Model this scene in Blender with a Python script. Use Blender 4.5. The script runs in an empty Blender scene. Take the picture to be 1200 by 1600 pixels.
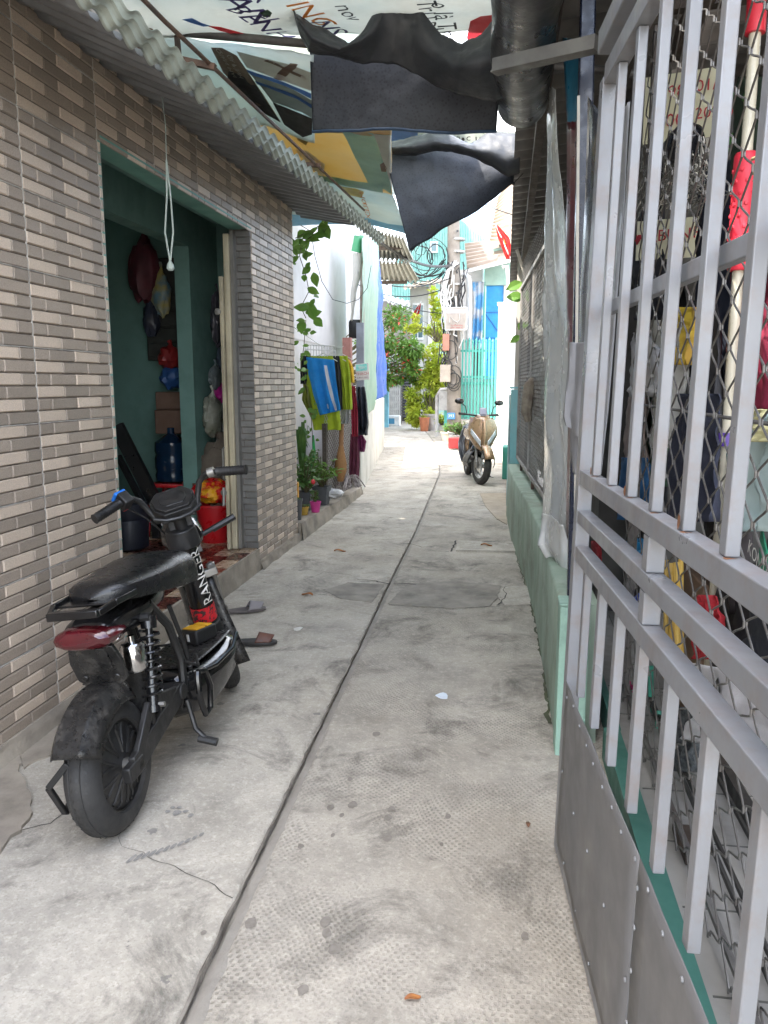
import bpy, math, random
from mathutils import Vector, Matrix, noise as mnoise
random.seed(7)
S = bpy.context.scene
COL = S.collection
R = math.radians
# ------------------------------------------------------------------ camera
FPX = 1220.0; EYE = 1.43
PITCH = math.atan(200 / FPX); YAW = math.atan(190 / FPX * math.cos(PITCH))
cd = bpy.data.cameras.new('camera'); cam = bpy.data.objects.new('camera', cd); COL.objects.link(cam)
cd.sensor_fit = 'VERTICAL'; cd.sensor_height = 36.0; cd.lens = 36.0 * FPX / 1600
cd.clip_start = 0.05; cd.clip_end = 2000
cam.location = (0, 0, EYE); cam.rotation_euler = (math.pi / 2 - PITCH, 0, YAW)
S.camera = cam
# ------------------------------------------------------------------ light
TO_SUN = Vector((-0.34, -0.36, 0.87)).normalized()
w = bpy.data.worlds.new('World'); S.world = w; w.use_nodes = True
wn = w.node_tree.nodes; wl = w.node_tree.links
bg = wn['Background']
sky = wn.new('ShaderNodeTexSky'); sky.sky_type = 'NISHITA'; sky.sun_disc = False
sky.sun_elevation = math.asin(TO_SUN.z); sky.sun_rotation = math.atan2(TO_SUN.x, TO_SUN.y)
sky.dust_density = 2.0; sky.air_density = 1.0
tcw = wn.new('ShaderNodeTexCoord'); mpw = wn.new('ShaderNodeMapping'); mpw.inputs['Scale'].default_value = (1, 1, 2.2)
nzw = wn.new('ShaderNodeTexNoise'); nzw.inputs['Scale'].default_value = 2.6; nzw.inputs['Detail'].default_value = 7
rmw = wn.new('ShaderNodeMapRange'); rmw.inputs['From Min'].default_value = .44; rmw.inputs['From Max'].default_value = .66
mxw = wn.new('ShaderNodeMix'); mxw.data_type = 'RGBA'; mxw.inputs[7].default_value = (8.6, 8.5, 8.3, 1)
wl.new(tcw.outputs['Generated'], mpw.inputs[0]); wl.new(mpw.outputs[0], nzw.inputs['Vector'])
wl.new(nzw.outputs['Fac'], rmw.inputs[0]); wl.new(rmw.outputs[0], mxw.inputs[0])
wl.new(sky.outputs[0], mxw.inputs[6]); wl.new(mxw.outputs[2], bg.inputs[0])
bg.inputs[1].default_value = 0.15
sl = bpy.data.lights.new('sun', 'SUN'); sl.energy = 2.0; sl.angle = R(0.55); sl.color = (1, .955, .88)
sun = bpy.data.objects.new('sun', sl); COL.objects.link(sun)
sun.rotation_euler = (-TO_SUN).to_track_quat('-Z', 'Y').to_euler()
vs = S.view_settings; vs.view_transform = 'Standard'; vs.look = 'None'; vs.gamma = 1; vs.use_curve_mapping = False
vs.exposure = 3.05
S.render.engine = 'CYCLES'
S.cycles.max_bounces = 8; S.cycles.diffuse_bounces = 4; S.cycles.transparent_max_bounces = 12

# ------------------------------------------------------------------ pixel of the 1200x1600 photo -> point in the place
CAM = Vector((0, 0, EYE))
FW = Vector((-math.sin(YAW) * math.cos(PITCH), math.cos(YAW) * math.cos(PITCH), -math.sin(PITCH)))
RT = Vector((math.cos(YAW), math.sin(YAW), 0)); UP = RT.cross(FW)
def ray(px, py): return FW + RT * ((px - 600) / FPX) - UP * ((py - 800) / FPX)
def onz(px, py, z=0): d = ray(px, py); return CAM + d * ((z - EYE) / d.z)
def onx(px, py, x): d = ray(px, py); return CAM + d * (x / d.x)
def ony(px, py, y): d = ray(px, py); return CAM + d * (y / d.y)
def proj(p):
    v = Vector(p) - CAM; z = v.dot(FW)
    return (600 + FPX * v.dot(RT) / z, 800 - FPX * v.dot(UP) / z, z)

# ------------------------------------------------------------------ mesh helpers
class MB:
    def __init__(s): s.v = []; s.f = []; s.m = []; s.mi = 0
    def add(s, vs_, fs_):
        o = len(s.v); s.v += [Vector(a) for a in vs_]
        for f in fs_: s.f.append([i + o for i in f]); s.m.append(s.mi)
        return s
    def box(s, x0, x1, y0, y1, z0, z1, M=None):
        vs_ = [Vector(p) for p in ((x0,y0,z0),(x1,y0,z0),(x1,y1,z0),(x0,y1,z0),(x0,y0,z1),(x1,y0,z1),(x1,y1,z1),(x0,y1,z1))]
        if M is not None: vs_ = [M @ p for p in vs_]
        return s.add(vs_, ((3,2,1,0),(4,5,6,7),(0,1,5,4),(1,2,6,5),(2,3,7,6),(3,0,4,7)))
    def bar(s, p0, p1, w_, h, up=(0,0,1)):
        p0 = Vector(p0); p1 = Vector(p1); d = p1 - p0; L = d.length; d.normalize()
        up = Vector(up); sd = d.cross(up)
        if sd.length < 1e-4: sd = d.cross(Vector((0,1,0)))
        sd.normalize(); u = sd.cross(d)
        M = Matrix((( d.x, sd.x, u.x, p0.x),(d.y, sd.y, u.y, p0.y),(d.z, sd.z, u.z, p0.z),(0,0,0,1)))
        return s.box(0, L, -w_/2, w_/2, -h/2, h/2, M)
    def tube(s, pts, r, n=8, caps=True, sq=None):
        pts = [Vector(p) for p in pts]; k = len(pts)
        rs = r if isinstance(r, (list, tuple)) else [r] * k
        vs_ = []; t0 = (pts[1] - pts[0]).normalized()
        a = Vector((0,0,1)) if abs(t0.z) < .9 else Vector((1,0,0))
        nn = t0.cross(a).normalized()
        for i, p in enumerate(pts):
            t = (pts[min(i+1,k-1)] - pts[max(i-1,0)])
            t = t.normalized() if t.length > 1e-9 else t0
            nn = nn - t * nn.dot(t)
            nn = nn.normalized() if nn.length > 1e-6 else t.orthogonal().normalized()
            b = t.cross(nn)
            for j in range(n):
                an = 2 * math.pi * j / n
                vs_.append(p + (nn * math.cos(an) + b * math.sin(an)) * rs[i])
        fs_ = [[i*n+j, i*n+(j+1)%n, (i+1)*n+(j+1)%n, (i+1)*n+j] for i in range(k-1) for j in range(n)]
        if caps: fs_ += [list(range(n))[::-1], [(k-1)*n+j for j in range(n)]]
        return s.add(vs_, fs_)
    def lathe(s, prof, n=24, M=None, caps=True, arc=1.0):
        vs_ = []; k = len(prof); nn = n if arc >= 1 else n + 1
        for (r, z) in prof:
            for j in range(nn):
                an = 2 * math.pi * arc * j / n
                p = Vector((r * math.cos(an), r * math.sin(an), z)); vs_.append(M @ p if M is not None else p)
        fs_ = []
        for i in range(k-1):
            for j in range(n):
                j2 = (j+1) % n if arc >= 1 else j + 1
                fs_.append([i*nn+j, i*nn+j2, (i+1)*nn+j2, (i+1)*nn+j])
        if caps and arc >= 1: fs_ += [[j for j in range(n)][::-1], [(k-1)*n+j for j in range(n)]]
        return s.add(vs_, fs_)
    def prism(s, poly, d0, d1, M=None):
        n = len(poly); vs_ = [Vector((a, b, d0)) for a, b in poly] + [Vector((a, b, d1)) for a, b in poly]
        if M is not None: vs_ = [M @ p for p in vs_]
        return s.add(vs_, [list(range(n))[::-1], list(range(n, 2*n))] + [[i, (i+1)%n, n+(i+1)%n, n+i] for i in range(n)])
    def grid(s, fn, nu, nv):
        vs_ = [Vector(fn(i/nu, j/nv)) for j in range(nv+1) for i in range(nu+1)]; q = nu + 1
        return s.add(vs_, [[j*q+i, j*q+i+1, (j+1)*q+i+1, (j+1)*q+i] for j in range(nv) for i in range(nu)])
    def leaf(s, c, d, up, L, W):
        d = d.normalized(); sd = d.cross(up)
        sd = sd.normalized() if sd.length > 1e-4 else d.orthogonal().normalized()
        u = sd.cross(d)
        return s.add([c, c + d*L*.5 + sd*W*.5 + u*L*.06, c + d*L - u*L*.1, c + d*L*.5 - sd*W*.5 + u*L*.06], [(0,1,2),(0,2,3)])
    def mesh(s, name, mats, smooth=True, ang=40):
        me = bpy.data.meshes.new(name); me.from_pydata([tuple(p) for p in s.v], [], s.f); 
        for m_ in (mats if isinstance(mats, (list, tuple)) else [mats]): me.materials.append(m_)
        if any(s.m): me.polygons.foreach_set('material_index', s.m)
        me.update()
        if smooth:
            me.polygons.foreach_set('use_smooth', [True] * len(me.polygons))
            try: me.set_sharp_from_angle(angle=R(ang))
            except Exception: pass
        return me
WM = {}
def link(o, parent=None, local=False):
    COL.objects.link(o)
    if parent is None: WM[o] = o.matrix_basis.copy()
    else:
        o.parent = parent
        if local: WM[o] = WM[parent] @ o.matrix_basis
        else:
            o.matrix_parent_inverse = WM[parent].inverted(); WM[o] = o.matrix_basis.copy()
    return o
def build(mb, name, mats, parent=None, local=False, smooth=True, ang=40, bevel=0, solid=0, label=None, cat=None, group=None, kind=None, sub=0):
    if parent is None and not local and mb.v:
        xs = [p.x for p in mb.v]; ys = [p.y for p in mb.v]; z0 = min(p.z for p in mb.v)
        c = Vector(((min(xs)+max(xs))/2, (min(ys)+max(ys))/2, z0)); mb.v = [p - c for p in mb.v]
    else: c = Vector((0,0,0))
    o = bpy.data.objects.new(name, mb.mesh(name, mats, smooth, ang)); o.location = c
    o.matrix_basis = Matrix.Translation(c)
    link(o, parent, local)
    if sub: m_ = o.modifiers.new('sub', 'SUBSURF'); m_.levels = sub; m_.render_levels = sub
    if solid: m_ = o.modifiers.new('solid', 'SOLIDIFY'); m_.thickness = solid; m_.offset = 0
    if bevel: m_ = o.modifiers.new('bev', 'BEVEL'); m_.width = bevel; m_.segments = 2; m_.limit_method = 'ANGLE'; m_.angle_limit = R(50)
    return tag(o, label, cat, group, kind)
def tag(o, label=None, cat=None, group=None, kind=None):
    if label: o['label'] = label
    if cat: o['category'] = cat
    if group: o['group'] = group
    if kind: o['kind'] = kind
    return o
def thing(name, label, cat, loc=(0,0,0), rot=None, group=None):
    o = bpy.data.objects.new(name, None); o.empty_display_size = .1
    M = Matrix.Translation(Vector(loc))
    if rot is not None: M = M @ (rot if isinstance(rot, Matrix) else Matrix.Rotation(rot, 4, 'Z'))
    o.matrix_basis = M; link(o); return tag(o, label, cat, group)
def inst(src, name, parent, M, local=False):
    o = bpy.data.objects.new(name, src if isinstance(src, bpy.types.Mesh) else src.data); o.matrix_basis = M
    return link(o, parent, local)
_tc = {}
def text2d(txt, size=1.0, sp=1.0):
    k = (txt, size, sp)
    if k in _tc: return _tc[k]
    cu = bpy.data.curves.new('t', 'FONT'); cu.body = txt; cu.size = size; cu.resolution_u = 2; cu.align_x = 'CENTER'; cu.align_y = 'CENTER'; cu.space_character = sp
    o = bpy.data.objects.new('t', cu); COL.objects.link(o)
    dg = bpy.context.evaluated_depsgraph_get(); me = o.evaluated_get(dg).to_mesh()
    r = ([(v.co.x, v.co.y) for v in me.vertices], [list(p.vertices) for p in me.polygons])
    o.evaluated_get(dg).to_mesh_clear(); bpy.data.objects.remove(o); bpy.data.curves.remove(cu)
    _tc[k] = r; return r
def text_mb(txt, size, M, sp=1.0, mb=None):
    vs_, fs_ = text2d(txt, size, sp); mb = mb or MB()
    return mb.add([M @ Vector((a, b, 0)) for a, b in vs_], fs_)
def frame(o, ex, ey):
    ex = Vector(ex).normalized(); ey = Vector(ey); ez = ex.cross(ey).normalized(); ey = ez.cross(ex)
    return Matrix(((ex.x, ey.x, ez.x, o[0]),(ex.y, ey.y, ez.y, o[1]),(ex.z, ey.z, ez.z, o[2]),(0,0,0,1)))
def rnd(a, b): return random.uniform(a, b)
def fb(x, y, z=0, o=4): return mnoise.fractal(Vector((x, y, z)), 1.0, 2.0, o)
def srgb(h):
    h = h.lstrip('#'); c = [int(h[i:i+2], 16)/255 for i in (0,2,4)]
    return tuple(x/12.92 if x <= .04045 else ((x+.055)/1.055)**2.4 for x in c)

# ------------------------------------------------------------------ materials
class NT:
    def __init__(s, name):
        s.mat = bpy.data.materials.new(name); s.mat.use_nodes = True; s.t = s.mat.node_tree; s.n = s.t.nodes; s.l = s.t.links
        s.b = s.n['Principled BSDF']; s.out = s.n['Material Output']; s.pos = s.n.new('ShaderNodeNewGeometry')
    def noise(s, scale, detail=4, rough=.55, vec=None, stretch=None, dist=0):
        n = s.n.new('ShaderNodeTexNoise'); n.inputs['Scale'].default_value = scale; n.inputs['Detail'].default_value = detail
        n.inputs['Roughness'].default_value = rough; n.inputs['Distortion'].default_value = dist
        v = vec or s.pos.outputs['Position']
        if stretch:
            m_ = s.n.new('ShaderNodeMapping'); m_.inputs['Scale'].default_value = stretch; s.l.new(v, m_.inputs[0]); v = m_.outputs[0]
        s.l.new(v, n.inputs['Vector']); return n.outputs['Fac']
    def rng(s, v, a, b, c=0, d=1):
        n = s.n.new('ShaderNodeMapRange'); s.l.new(v, n.inputs[0])
        for i, x in enumerate((a, b, c, d)): n.inputs[i+1].default_value = x
        return n.outputs[0]
    def mix(s, f, a, b, mode='MIX'):
        n = s.n.new('ShaderNodeMix'); n.data_type = 'RGBA'; n.blend_type = mode
        for i, x in ((0, f), (6, a), (7, b)):
            if isinstance(x, (int, float)): n.inputs[i].default_value = x
            elif isinstance(x, (tuple, list)): n.inputs[i].default_value = (*x[:3], 1)
            else: s.l.new(x, n.inputs[i])
        return n.outputs[2]
    def math(s, op, a, b=0):
        n = s.n.new('ShaderNodeMath'); n.operation = op
        for i, x in enumerate((a, b)):
            if isinstance(x, (int, float)): n.inputs[i].default_value = x
            else: s.l.new(x, n.inputs[i])
        return n.outputs[0]
    def sep(s):
        n = s.n.new('ShaderNodeSeparateXYZ'); s.l.new(s.pos.outputs['Position'], n.inputs[0]); return n.outputs
    def bump(s, h, st, dist=.01):
        n = s.n.new('ShaderNodeBump'); n.inputs['Strength'].default_value = st; n.inputs['Distance'].default_value = dist
        s.l.new(h, n.inputs['Height']); s.l.new(n.outputs[0], s.b.inputs['Normal']); return n
    def col(s, c): 
        if isinstance(c, (tuple, list)): s.b.inputs['Base Color'].default_value = (*c[:3], 1)
        else: s.l.new(c, s.b.inputs['Base Color'])
    def set(s, **k):
        for a, b in k.items():
            i = s.b.inputs[a.replace('_', ' ')]
            if hasattr(b, 'is_linked') : s.l.new(b, i)
            else: i.default_value = b
        return s
_M = {}
def mat(name, c, c2=None, rough=.6, metal=0, scale=6, bump=0, bscale=90, dirt=0, dirtc=(.05,.045,.035), dscale=3, trans=0, coat=0, stretch=None, spec=.5, rv=.15, lo=.35, hi=.65):
    if name in _M: return _M[name]
    t = NT(name)
    if c2 is None: c2 = tuple(min(1, x*.78) for x in c)
    cc = t.mix(t.rng(t.noise(scale, 5, stretch=stretch), lo, hi), c, c2)
    if dirt: cc = t.mix(t.rng(t.noise(dscale, 8, .68), .48, .72, 0, dirt), cc, dirtc)
    t.col(cc); t.set(Metallic=metal)
    t.b.inputs['Specular IOR Level'].default_value = spec
    t.l.new(t.rng(t.noise(scale*3, 4), .3, .7, max(.03, rough-rv), min(1, rough+rv)), t.b.inputs['Roughness'])
    if coat: t.set(Coat_Weight=coat, Coat_Roughness=.12)
    if bump: t.bump(t.noise(bscale, 5), bump, .006)
    if trans:
        tr = t.n.new('ShaderNodeBsdfTranslucent'); ms = t.n.new('ShaderNodeMixShader'); ms.inputs[0].default_value = trans
        t.l.new(cc, tr.inputs[0]); t.l.new(t.b.outputs[0], ms.inputs[1]); t.l.new(tr.outputs[0], ms.inputs[2]); t.l.new(ms.outputs[0], t.out.inputs[0])
    _M[name] = t.mat; return t.mat
# ================================================================== setting: ground and lane
def concrete(name, base, dark, dimple=False, warm=(.30,.26,.20)):
    t = NT(name)
    c = t.mix(t.rng(t.noise(1.3, 6, .6), .36, .66), base, dark)
    c = t.mix(t.rng(t.noise(4.5, 7, .7, stretch=(1, .8, 1)), .44, .70, 0, .75), c, tuple(x*.45 for x in base))
    c = t.mix(t.rng(t.noise(.8, 5, .6), .46, .7, 0, .6), c, warm)
    c = t.mix(t.rng(t.noise(.55, 8, .72, dist=.8), .52, .68, 0, .42), c, (.19,.172,.145))
    c = t.mix(t.rng(t.noise(38, 6, .75), .5, .78, 0, .55), c, tuple(min(.75, x*1.45) for x in base))
    c = t.mix(t.rng(t.noise(120, 3, .6), .52, .72, 0, .6), c, tuple(x*.5 for x in base))
    c = t.mix(t.rng(t.noise(2.2, 9, .78, dist=.6), .52, .66, 0, .8), c, (.10,.093,.08))
    vo = t.n.new('ShaderNodeTexVoronoi'); vo.inputs['Scale'].default_value = 6.5; t.l.new(t.pos.outputs['Position'], vo.inputs['Vector'])
    sc = t.n.new('ShaderNodeSeparateColor'); t.l.new(vo.outputs['Color'], sc.inputs[0])
    wob = t.math('ADD', vo.outputs['Distance'], t.rng(t.noise(45, 3), .3, .7, -.05, .05))
    spot = t.math('MULTIPLY', t.math('LESS_THAN', wob, .11), t.math('GREATER_THAN', sc.outputs[0], .86))
    c = t.mix(t.math('MULTIPLY', spot, .6), c, (.13,.125,.12))
    h = t.noise(55, 7, .7)
    if dimple:
        xyz = t.sep()
        nx = t.rng(t.noise(3, 2), .3, .7, -.02, .02)
        a = t.math('SINE', t.math('MULTIPLY', t.math('ADD', xyz[0], nx), 2*math.pi/.021))
        b = t.math('SINE', t.math('MULTIPLY', t.math('ADD', xyz[1], nx), 2*math.pi/.027))
        dm = t.rng(t.math('MULTIPLY', a, b), .12, .55)
        mask = t.rng(t.noise(1.5, 5, .65), .45, .58)
        dm = t.math('MULTIPLY', dm, mask)
        c = t.mix(t.math('MULTIPLY', dm, .34), c, (.13,.115,.09))
        h = t.math('SUBTRACT', h, t.math('MULTIPLY', dm, 1.1))
    t.col(c); t.set(Roughness=.9); t.b.inputs['Specular IOR Level'].default_value = .3
    t.bump(h, .55, .006)
    return t.mat
M_SLABL = concrete('concrete_left', (.50,.46,.39), (.37,.338,.285))
M_SLABR = concrete('concrete_right', (.46,.42,.355), (.33,.30,.25), True)
M_GROOVE = mat('groove_dirt', (.22,.20,.17), (.30,.275,.235), .95, bump=.6, bscale=60)
M_PLINTH = mat('plinth_cement', (.34,.295,.235), (.22,.19,.155), .92, scale=5, bump=.5, bscale=50, dirt=.7, dirtc=(.08,.07,.05))
M_CRACK = mat('crack', (.035,.03,.025), rough=.95)
M_PATCH = mat('patch_cement', (.30,.27,.225), (.21,.19,.16), .93, scale=7, bump=.6, bscale=70, dirt=.6)
M_SPOT = mat('gum', (.17,.15,.125), (.23,.205,.175), rough=.85, scale=40)

g = MB().box(-120, 120, -120, 300, -.5, -.06)
build(g, 'ground', mat('far_ground', (.25,.24,.22), rough=.9), kind='structure')
GRV = [(-.62,-3,.05),(-.66,.5,.05),(-.681,1.471,.048),(-.70,1.918,.044),(-.738,3.27,.038),(-.765,4.4,.036),(-.792,5.3,.035),(-.836,7.5,.03),(-1.008,12.5,.028),(-1.45,17.7,.028),(-2.4,24,.028),(-6,45,.03),(-9,70,.03)]
def grv(y):
    for a, b in zip(GRV, GRV[1:]):
        if y <= b[1]:
            k = (y-a[1])/(b[1]-a[1]); return a[0]+(b[0]-a[0])*k, a[2]+(b[2]-a[2])*k
    return GRV[-1][0], .03
def lane_z(x, y): return .006*fb(x*.7, y*.7, 3) + (.012*math.sin(y*.23+.6) if y > 7 else 0)*0
ys = [ -3 + .045*i for i in range(240)]
while ys[-1] < 70: ys.append(ys[-1] + (.1 if ys[-1] < 14 else .6))
def slab(left):
    mb = MB(); fr = [0, .006, .02, .06, .12, .2, .3, .42, .56, .72, .9, 1.1, 1.3, 1.6, 2.2, 4, 10] if left else [0, .006, .02, .06, .12, .2, .3, .4, .5, .6, .7, .8, .9, 1.05, 1.3, 2, 4]
    n = len(fr); vs_ = []
    for y in ys:
        c, wd = grv(y); rag = .006*fb(0 if left else 5, y*9, 0, 5) + .004*fb(1, y*40, 2 if left else 8, 3)
        if not left and 4.85 < y < 5.55: rag += .0
        for i, f in enumerate(fr):
            x = (c - wd/2 + rag - f) if left else (c + wd/2 + rag*.6 + f)
            vs_.append((x, y, lane_z(x, y) - (.012 if i == 0 else (.002 if i == 1 else 0))))
    fs_ = []
    for j in range(len(ys)-1):
        for i in range(n-1):
            q = [j*n+i, j*n+i+1, (j+1)*n+i+1, (j+1)*n+i]; fs_.append(q[::-1] if left else q)
        q = [j*n, (j+1)*n, (j+1)*n, j*n]
    mb.add(vs_, fs_)
    # side wall of the slab down into the groove
    for j in range(len(ys)-1):
        a = Vector(vs_[j*n]); b = Vector(vs_[(j+1)*n]); d = Vector((0,0,-.04))
        mb.add([a, b, b+d, a+d], [(0,1,2,3) if left else (3,2,1,0)])
    return mb
lane_l = build(slab(True), 'lane_slab', M_SLABL, kind='structure', ang=60)
lane_r = build(slab(False), 'lane_slab', M_SLABR, kind='structure', ang=60)
mb = MB(); vs_ = []
for y in ys:
    c, wd = grv(y)
    for k in range(5):
        x = c + (k/4-.5)*(wd+.06); vs_.append((x, y, (-.05,-.045,-.010,-.004,-.008)[k] + .006*fb(x*25, y*14, 9)))
mb.add(vs_, [[j*5+i, j*5+i+1, (j+1)*5+i+1, (j+1)*5+i] for j in range(len(ys)-1) for i in range(4)])
build(mb, 'lane_gutter', M_GROOVE, kind='structure')
mb = MB(); vs_ = []
for y in ys:
    c, wd = grv(y); rag = .006*fb(0, y*9, 0, 5) + .004*fb(1, y*40, 2, 3)
    for k in (0, 1): vs_.append((c-wd/2+rag+k*(.007+.006*fb(3, y*5, 1)), y, -.006))
mb.add(vs_, [[j*2, j*2+1, j*2+3, j*2+2] for j in range(len(ys)-1)]); build(mb, 'lane_seam', mat('seam_shadow_line', (.075,.063,.05), (.27,.245,.205), .95, scale=6), kind='structure')  # dark strip paints the shadow line under the raised left slab edge
def blotch(poly, dz, name, m_, parent, jag=.012, step=.03):
    pts = []
    for i in range(len(poly)):
        a = Vector((*poly[i], 0)); b = Vector((*poly[(i+1)%len(poly)], 0)); k = max(1, int((b-a).length/step))
        for q in range(k):
            p = a.lerp(b, q/k); p.x += jag*fb(p.x*14, p.y*14, 1); p.y += jag*fb(p.x*14, p.y*14, 7); pts.append(p)
    c = sum(pts, Vector())/len(pts); mb = MB()
    ring = [c.lerp(p, .5) for p in pts]; n = len(pts)
    z = lambda p: Vector((p.x, p.y, lane_z(p.x, p.y)+dz))
    mb.add([z(c)]+[z(p) for p in ring]+[z(p) for p in pts]+[z(p)-Vector((0,0,dz+.006)) for p in pts],
           [[0,1+i,1+(i+1)%n] for i in range(n)] + [[1+i,1+n+i,1+n+(i+1)%n,1+(i+1)%n] for i in range(n)] + [[1+n+i,1+2*n+i,1+2*n+(i+1)%n,1+n+(i+1)%n] for i in range(n)])
    return build(mb, name, m_, parent, ang=60)
blotch([(-.73,4.93),(-.3,4.88),(-.06,4.98),(-.02,5.2),(0.0,5.5),(-.3,5.58),(-.66,5.47)], .006, 'patch', M_PATCH, lane_r)
blotch([(-1.06,5.0),(-.84,4.95),(-.83,5.42),(-1.1,5.44),(-1.22,5.2)], .005, 'patch', M_PATCH, lane_l)
blotch([(.03,5.0),(.2,5.05),(.2,5.5),(.02,5.5),(-.02,5.2)], .007, 'patch', M_SLABL, lane_r)
blotch([(-.39,6.62),(.12,6.66),(.10,7.06),(-.40,7.04)], .016, 'drain_cover', M_SLABL, lane_r, .004)
blotch([(-.05,8.3),(.05,8.0),(.06,10.4),(-.3,10.3),(-.2,9.2)], .006, 'patch', mat('patch_warm', (.36,.30,.22), (.27,.22,.16), .93, bump=.5), lane_r)
blotch([(-1.98,1.55),(-1.66,1.7),(-1.50,2.02),(-1.55,2.25),(-1.72,2.45),(-1.98,2.75)], .012, 'patch', M_PLINTH, lane_l, .03)
blotch([(-1.98,2.7),(-1.74,2.5),(-1.68,3.0),(-1.72,3.5),(-1.98,3.55)], .008, 'patch', M_PLINTH, lane_l, .03)
def crack(pts, w_, parent, z=.0025, m_=M_CRACK):
    mb = MB(); P = []
    for i in range(len(pts)-1):
        a = Vector((*pts[i],0)); b = Vector((*pts[i+1],0)); k = max(2, int((b-a).length/.025))
        for q in range(k): P.append(a.lerp(b, q/k))
    P.append(Vector((*pts[-1],0))); vs_ = []
    for i, p in enumerate(P):
        t = (P[min(i+1,len(P)-1)]-P[max(i-1,0)]).normalized(); nn = Vector((-t.y,t.x,0)); p = p + nn*.02*fb(p.x*9, p.y*9, 4)
        ww = w_*(.4+.9*abs(fb(p.x*12,p.y*12,11)))*(1-.7*(i/len(P)))
        for s_ in (-1,1):
            q = p+nn*s_*ww*.5; vs_.append((q.x,q.y,lane_z(q.x,q.y)+z))
    mb.add(vs_, [[2*i,2*i+1,2*i+3,2*i+2] for i in range(len(P)-1)])
    return build(mb, 'crack', m_, parent)
crack([(-.72,1.92),(-.9,2.0),(-1.15,2.1),(-1.25,2.25)], .004, lane_l)
crack([(-1.95,2.2),(-1.62,2.05),(-1.45,2.18),(-1.42,2.4)], .012, lane_l)
crack([(-1.95,2.45),(-1.75,2.35),(-1.62,2.05)], .012, lane_l)
crack([(-.79,5.42),(-.9,5.5),(-1.05,5.52)], .035, lane_l, .008)
crack([(-.76,5.42),(-.68,5.45),(-.6,5.44)], .025, lane_r, .009)
crack([(-.72,4.9),(-.3,4.86),(.0,4.98),(.2,5.03)], .012, lane_r, .005)
crack([(-.02,4.98),(.04,5.2),(.03,5.45),(.1,5.52)], .016, lane_r, .009)
crack([(-.42,6.6),(-.42,7.09),(.13,7.1)], .03, lane_r, .004)
crack([(.13,7.1),(.15,6.6),(.2,6.0)], .03, lane_r, .004)
crack([(-.85,6.9),(-.7,6.75),(-.6,6.8)], .02, lane_r, .004)
crack([(-1.85,5.75),(-1.4,5.75),(-.85,5.55)], .006, lane_l, .004)
crack([(-1.35,5.7),(-1.5,5.3)], .005, lane_l, .004)
crack([(-2.0,9.3),(-1.2,8.9),(-.95,8.6)], .01, lane_l, .004)
crack([(-.95,14.2),(-.5,13.9),(.2,13.8)], .02, lane_r, .004)
crack([(-2.9,17.5),(-1.4,15.6),(-.95,14.2)], .02, lane_l, .004)
crack([(.22,3.2),(.23,4.0),(.21,4.8),(.18,5.6),(.1,7.0)], .03, lane_r, .004, mat('moss', (.07,.085,.035), (.05,.05,.03), .95))
# tyre print and paw print of dark dust
mb = MB()
for i in range(11):
    c = onz(205+i*11, 1342-i*2.6-(i*i)*.12); ex = Vector((.22,.97,0)); ey = Vector((-.97,.22,0)); L = .034*(1-.05*i); W_ = .0075
    vs_ = [c+ex*L*a+ey*W_*b for a,b in ((-.7,-.5),(-.3,-.9),(.6,-.6),(.8,.3),(.2,.9),(-.6,.6))]
    mb.add([(p.x,p.y,lane_z(p.x,p.y)+.003) for p in vs_], [range(6)])
for dx, dy, r in ((276,1270,.02),(262,1268,.011),(270,1262,.01),(280,1262,.01),(290,1268,.011),(298,1274,.013)):
    c = onz(dx, dy); mb.add([(c.x+r*rnd(.7,1.1)*math.cos(k), c.y+r*rnd(.7,1.1)*math.sin(k), lane_z(c.x,c.y)+.003) for k in [i*.785 for i in range(8)]], [range(8)])
build(mb, 'tyre_print', mat('dust', (.19,.18,.165), (.27,.255,.23), .95, scale=60), lane_l)
mb = MB()
for px, py in ((547,1218),(516,1262),(534,1274),(551,1258),(520,1305),(606,1278),(605,1310),(508,1441),(510,1458),(522,1482),(562,1450),(392,1442),(318,1457),(470,1322),(473,1546),(700,1276),(690,1320),(655,1180),(820,1465),(612,1264),(588,1148)):
    c = onz(px, py); r = rnd(.007,.016)
    mb.add([(c.x+r*rnd(.8,1.15)*math.cos(k), c.y+r*1.5*rnd(.8,1.15)*math.sin(k), lane_z(c.x,c.y)+.0025) for k in [i*.628 for i in range(10)]], [range(10)])
build(mb, 'gum_spot', M_SPOT, lane_r)

# ================================================================== tiled house on the left
WX = -1.86
M_BL = NT('tile_light'); M_BD = NT('tile_dark')
for t, ca, cb in ((M_BL, (.68,.55,.435), (.57,.46,.36)), (M_BD, (.40,.325,.258), (.275,.226,.18))):
    oi = t.n.new('ShaderNodeObjectInfo'); rr = t.math('FRACT', t.math('ADD', oi.outputs['Random'], t.pos.outputs['Random Per Island']))
    c = t.mix(rr, ca, cb); c = t.mix(t.rng(t.noise(260, 4, .7), .42, .62, 0, .5), c, tuple(x*.6 for x in cb))
    c = t.mix(t.rng(t.noise(1.2, 6, .6), .4, .75, 0, .35), c, (.20,.16,.13))
    t.col(c); t.set(Roughness=.42); t.bump(t.noise(330, 3), .25, .003); t.b.inputs['Specular IOR Level'].default_value = .4
M_BL = M_BL.mat; M_BD = M_BD.mat
M_GROUT = mat('grout', (.15,.125,.10), (.10,.085,.07), .9, scale=20)
M_GROUTW = mat('white_grout', (.56,.53,.48), (.33,.31,.28), .9, scale=20)
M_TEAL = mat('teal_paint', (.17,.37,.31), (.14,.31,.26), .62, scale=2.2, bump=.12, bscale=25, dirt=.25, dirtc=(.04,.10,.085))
M_TEALD = mat('teal_paint_room', (.145,.265,.235), (.12,.22,.195), .65, scale=2, bump=.12, bscale=25, dirt=.3, dirtc=(.03,.08,.07))
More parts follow.
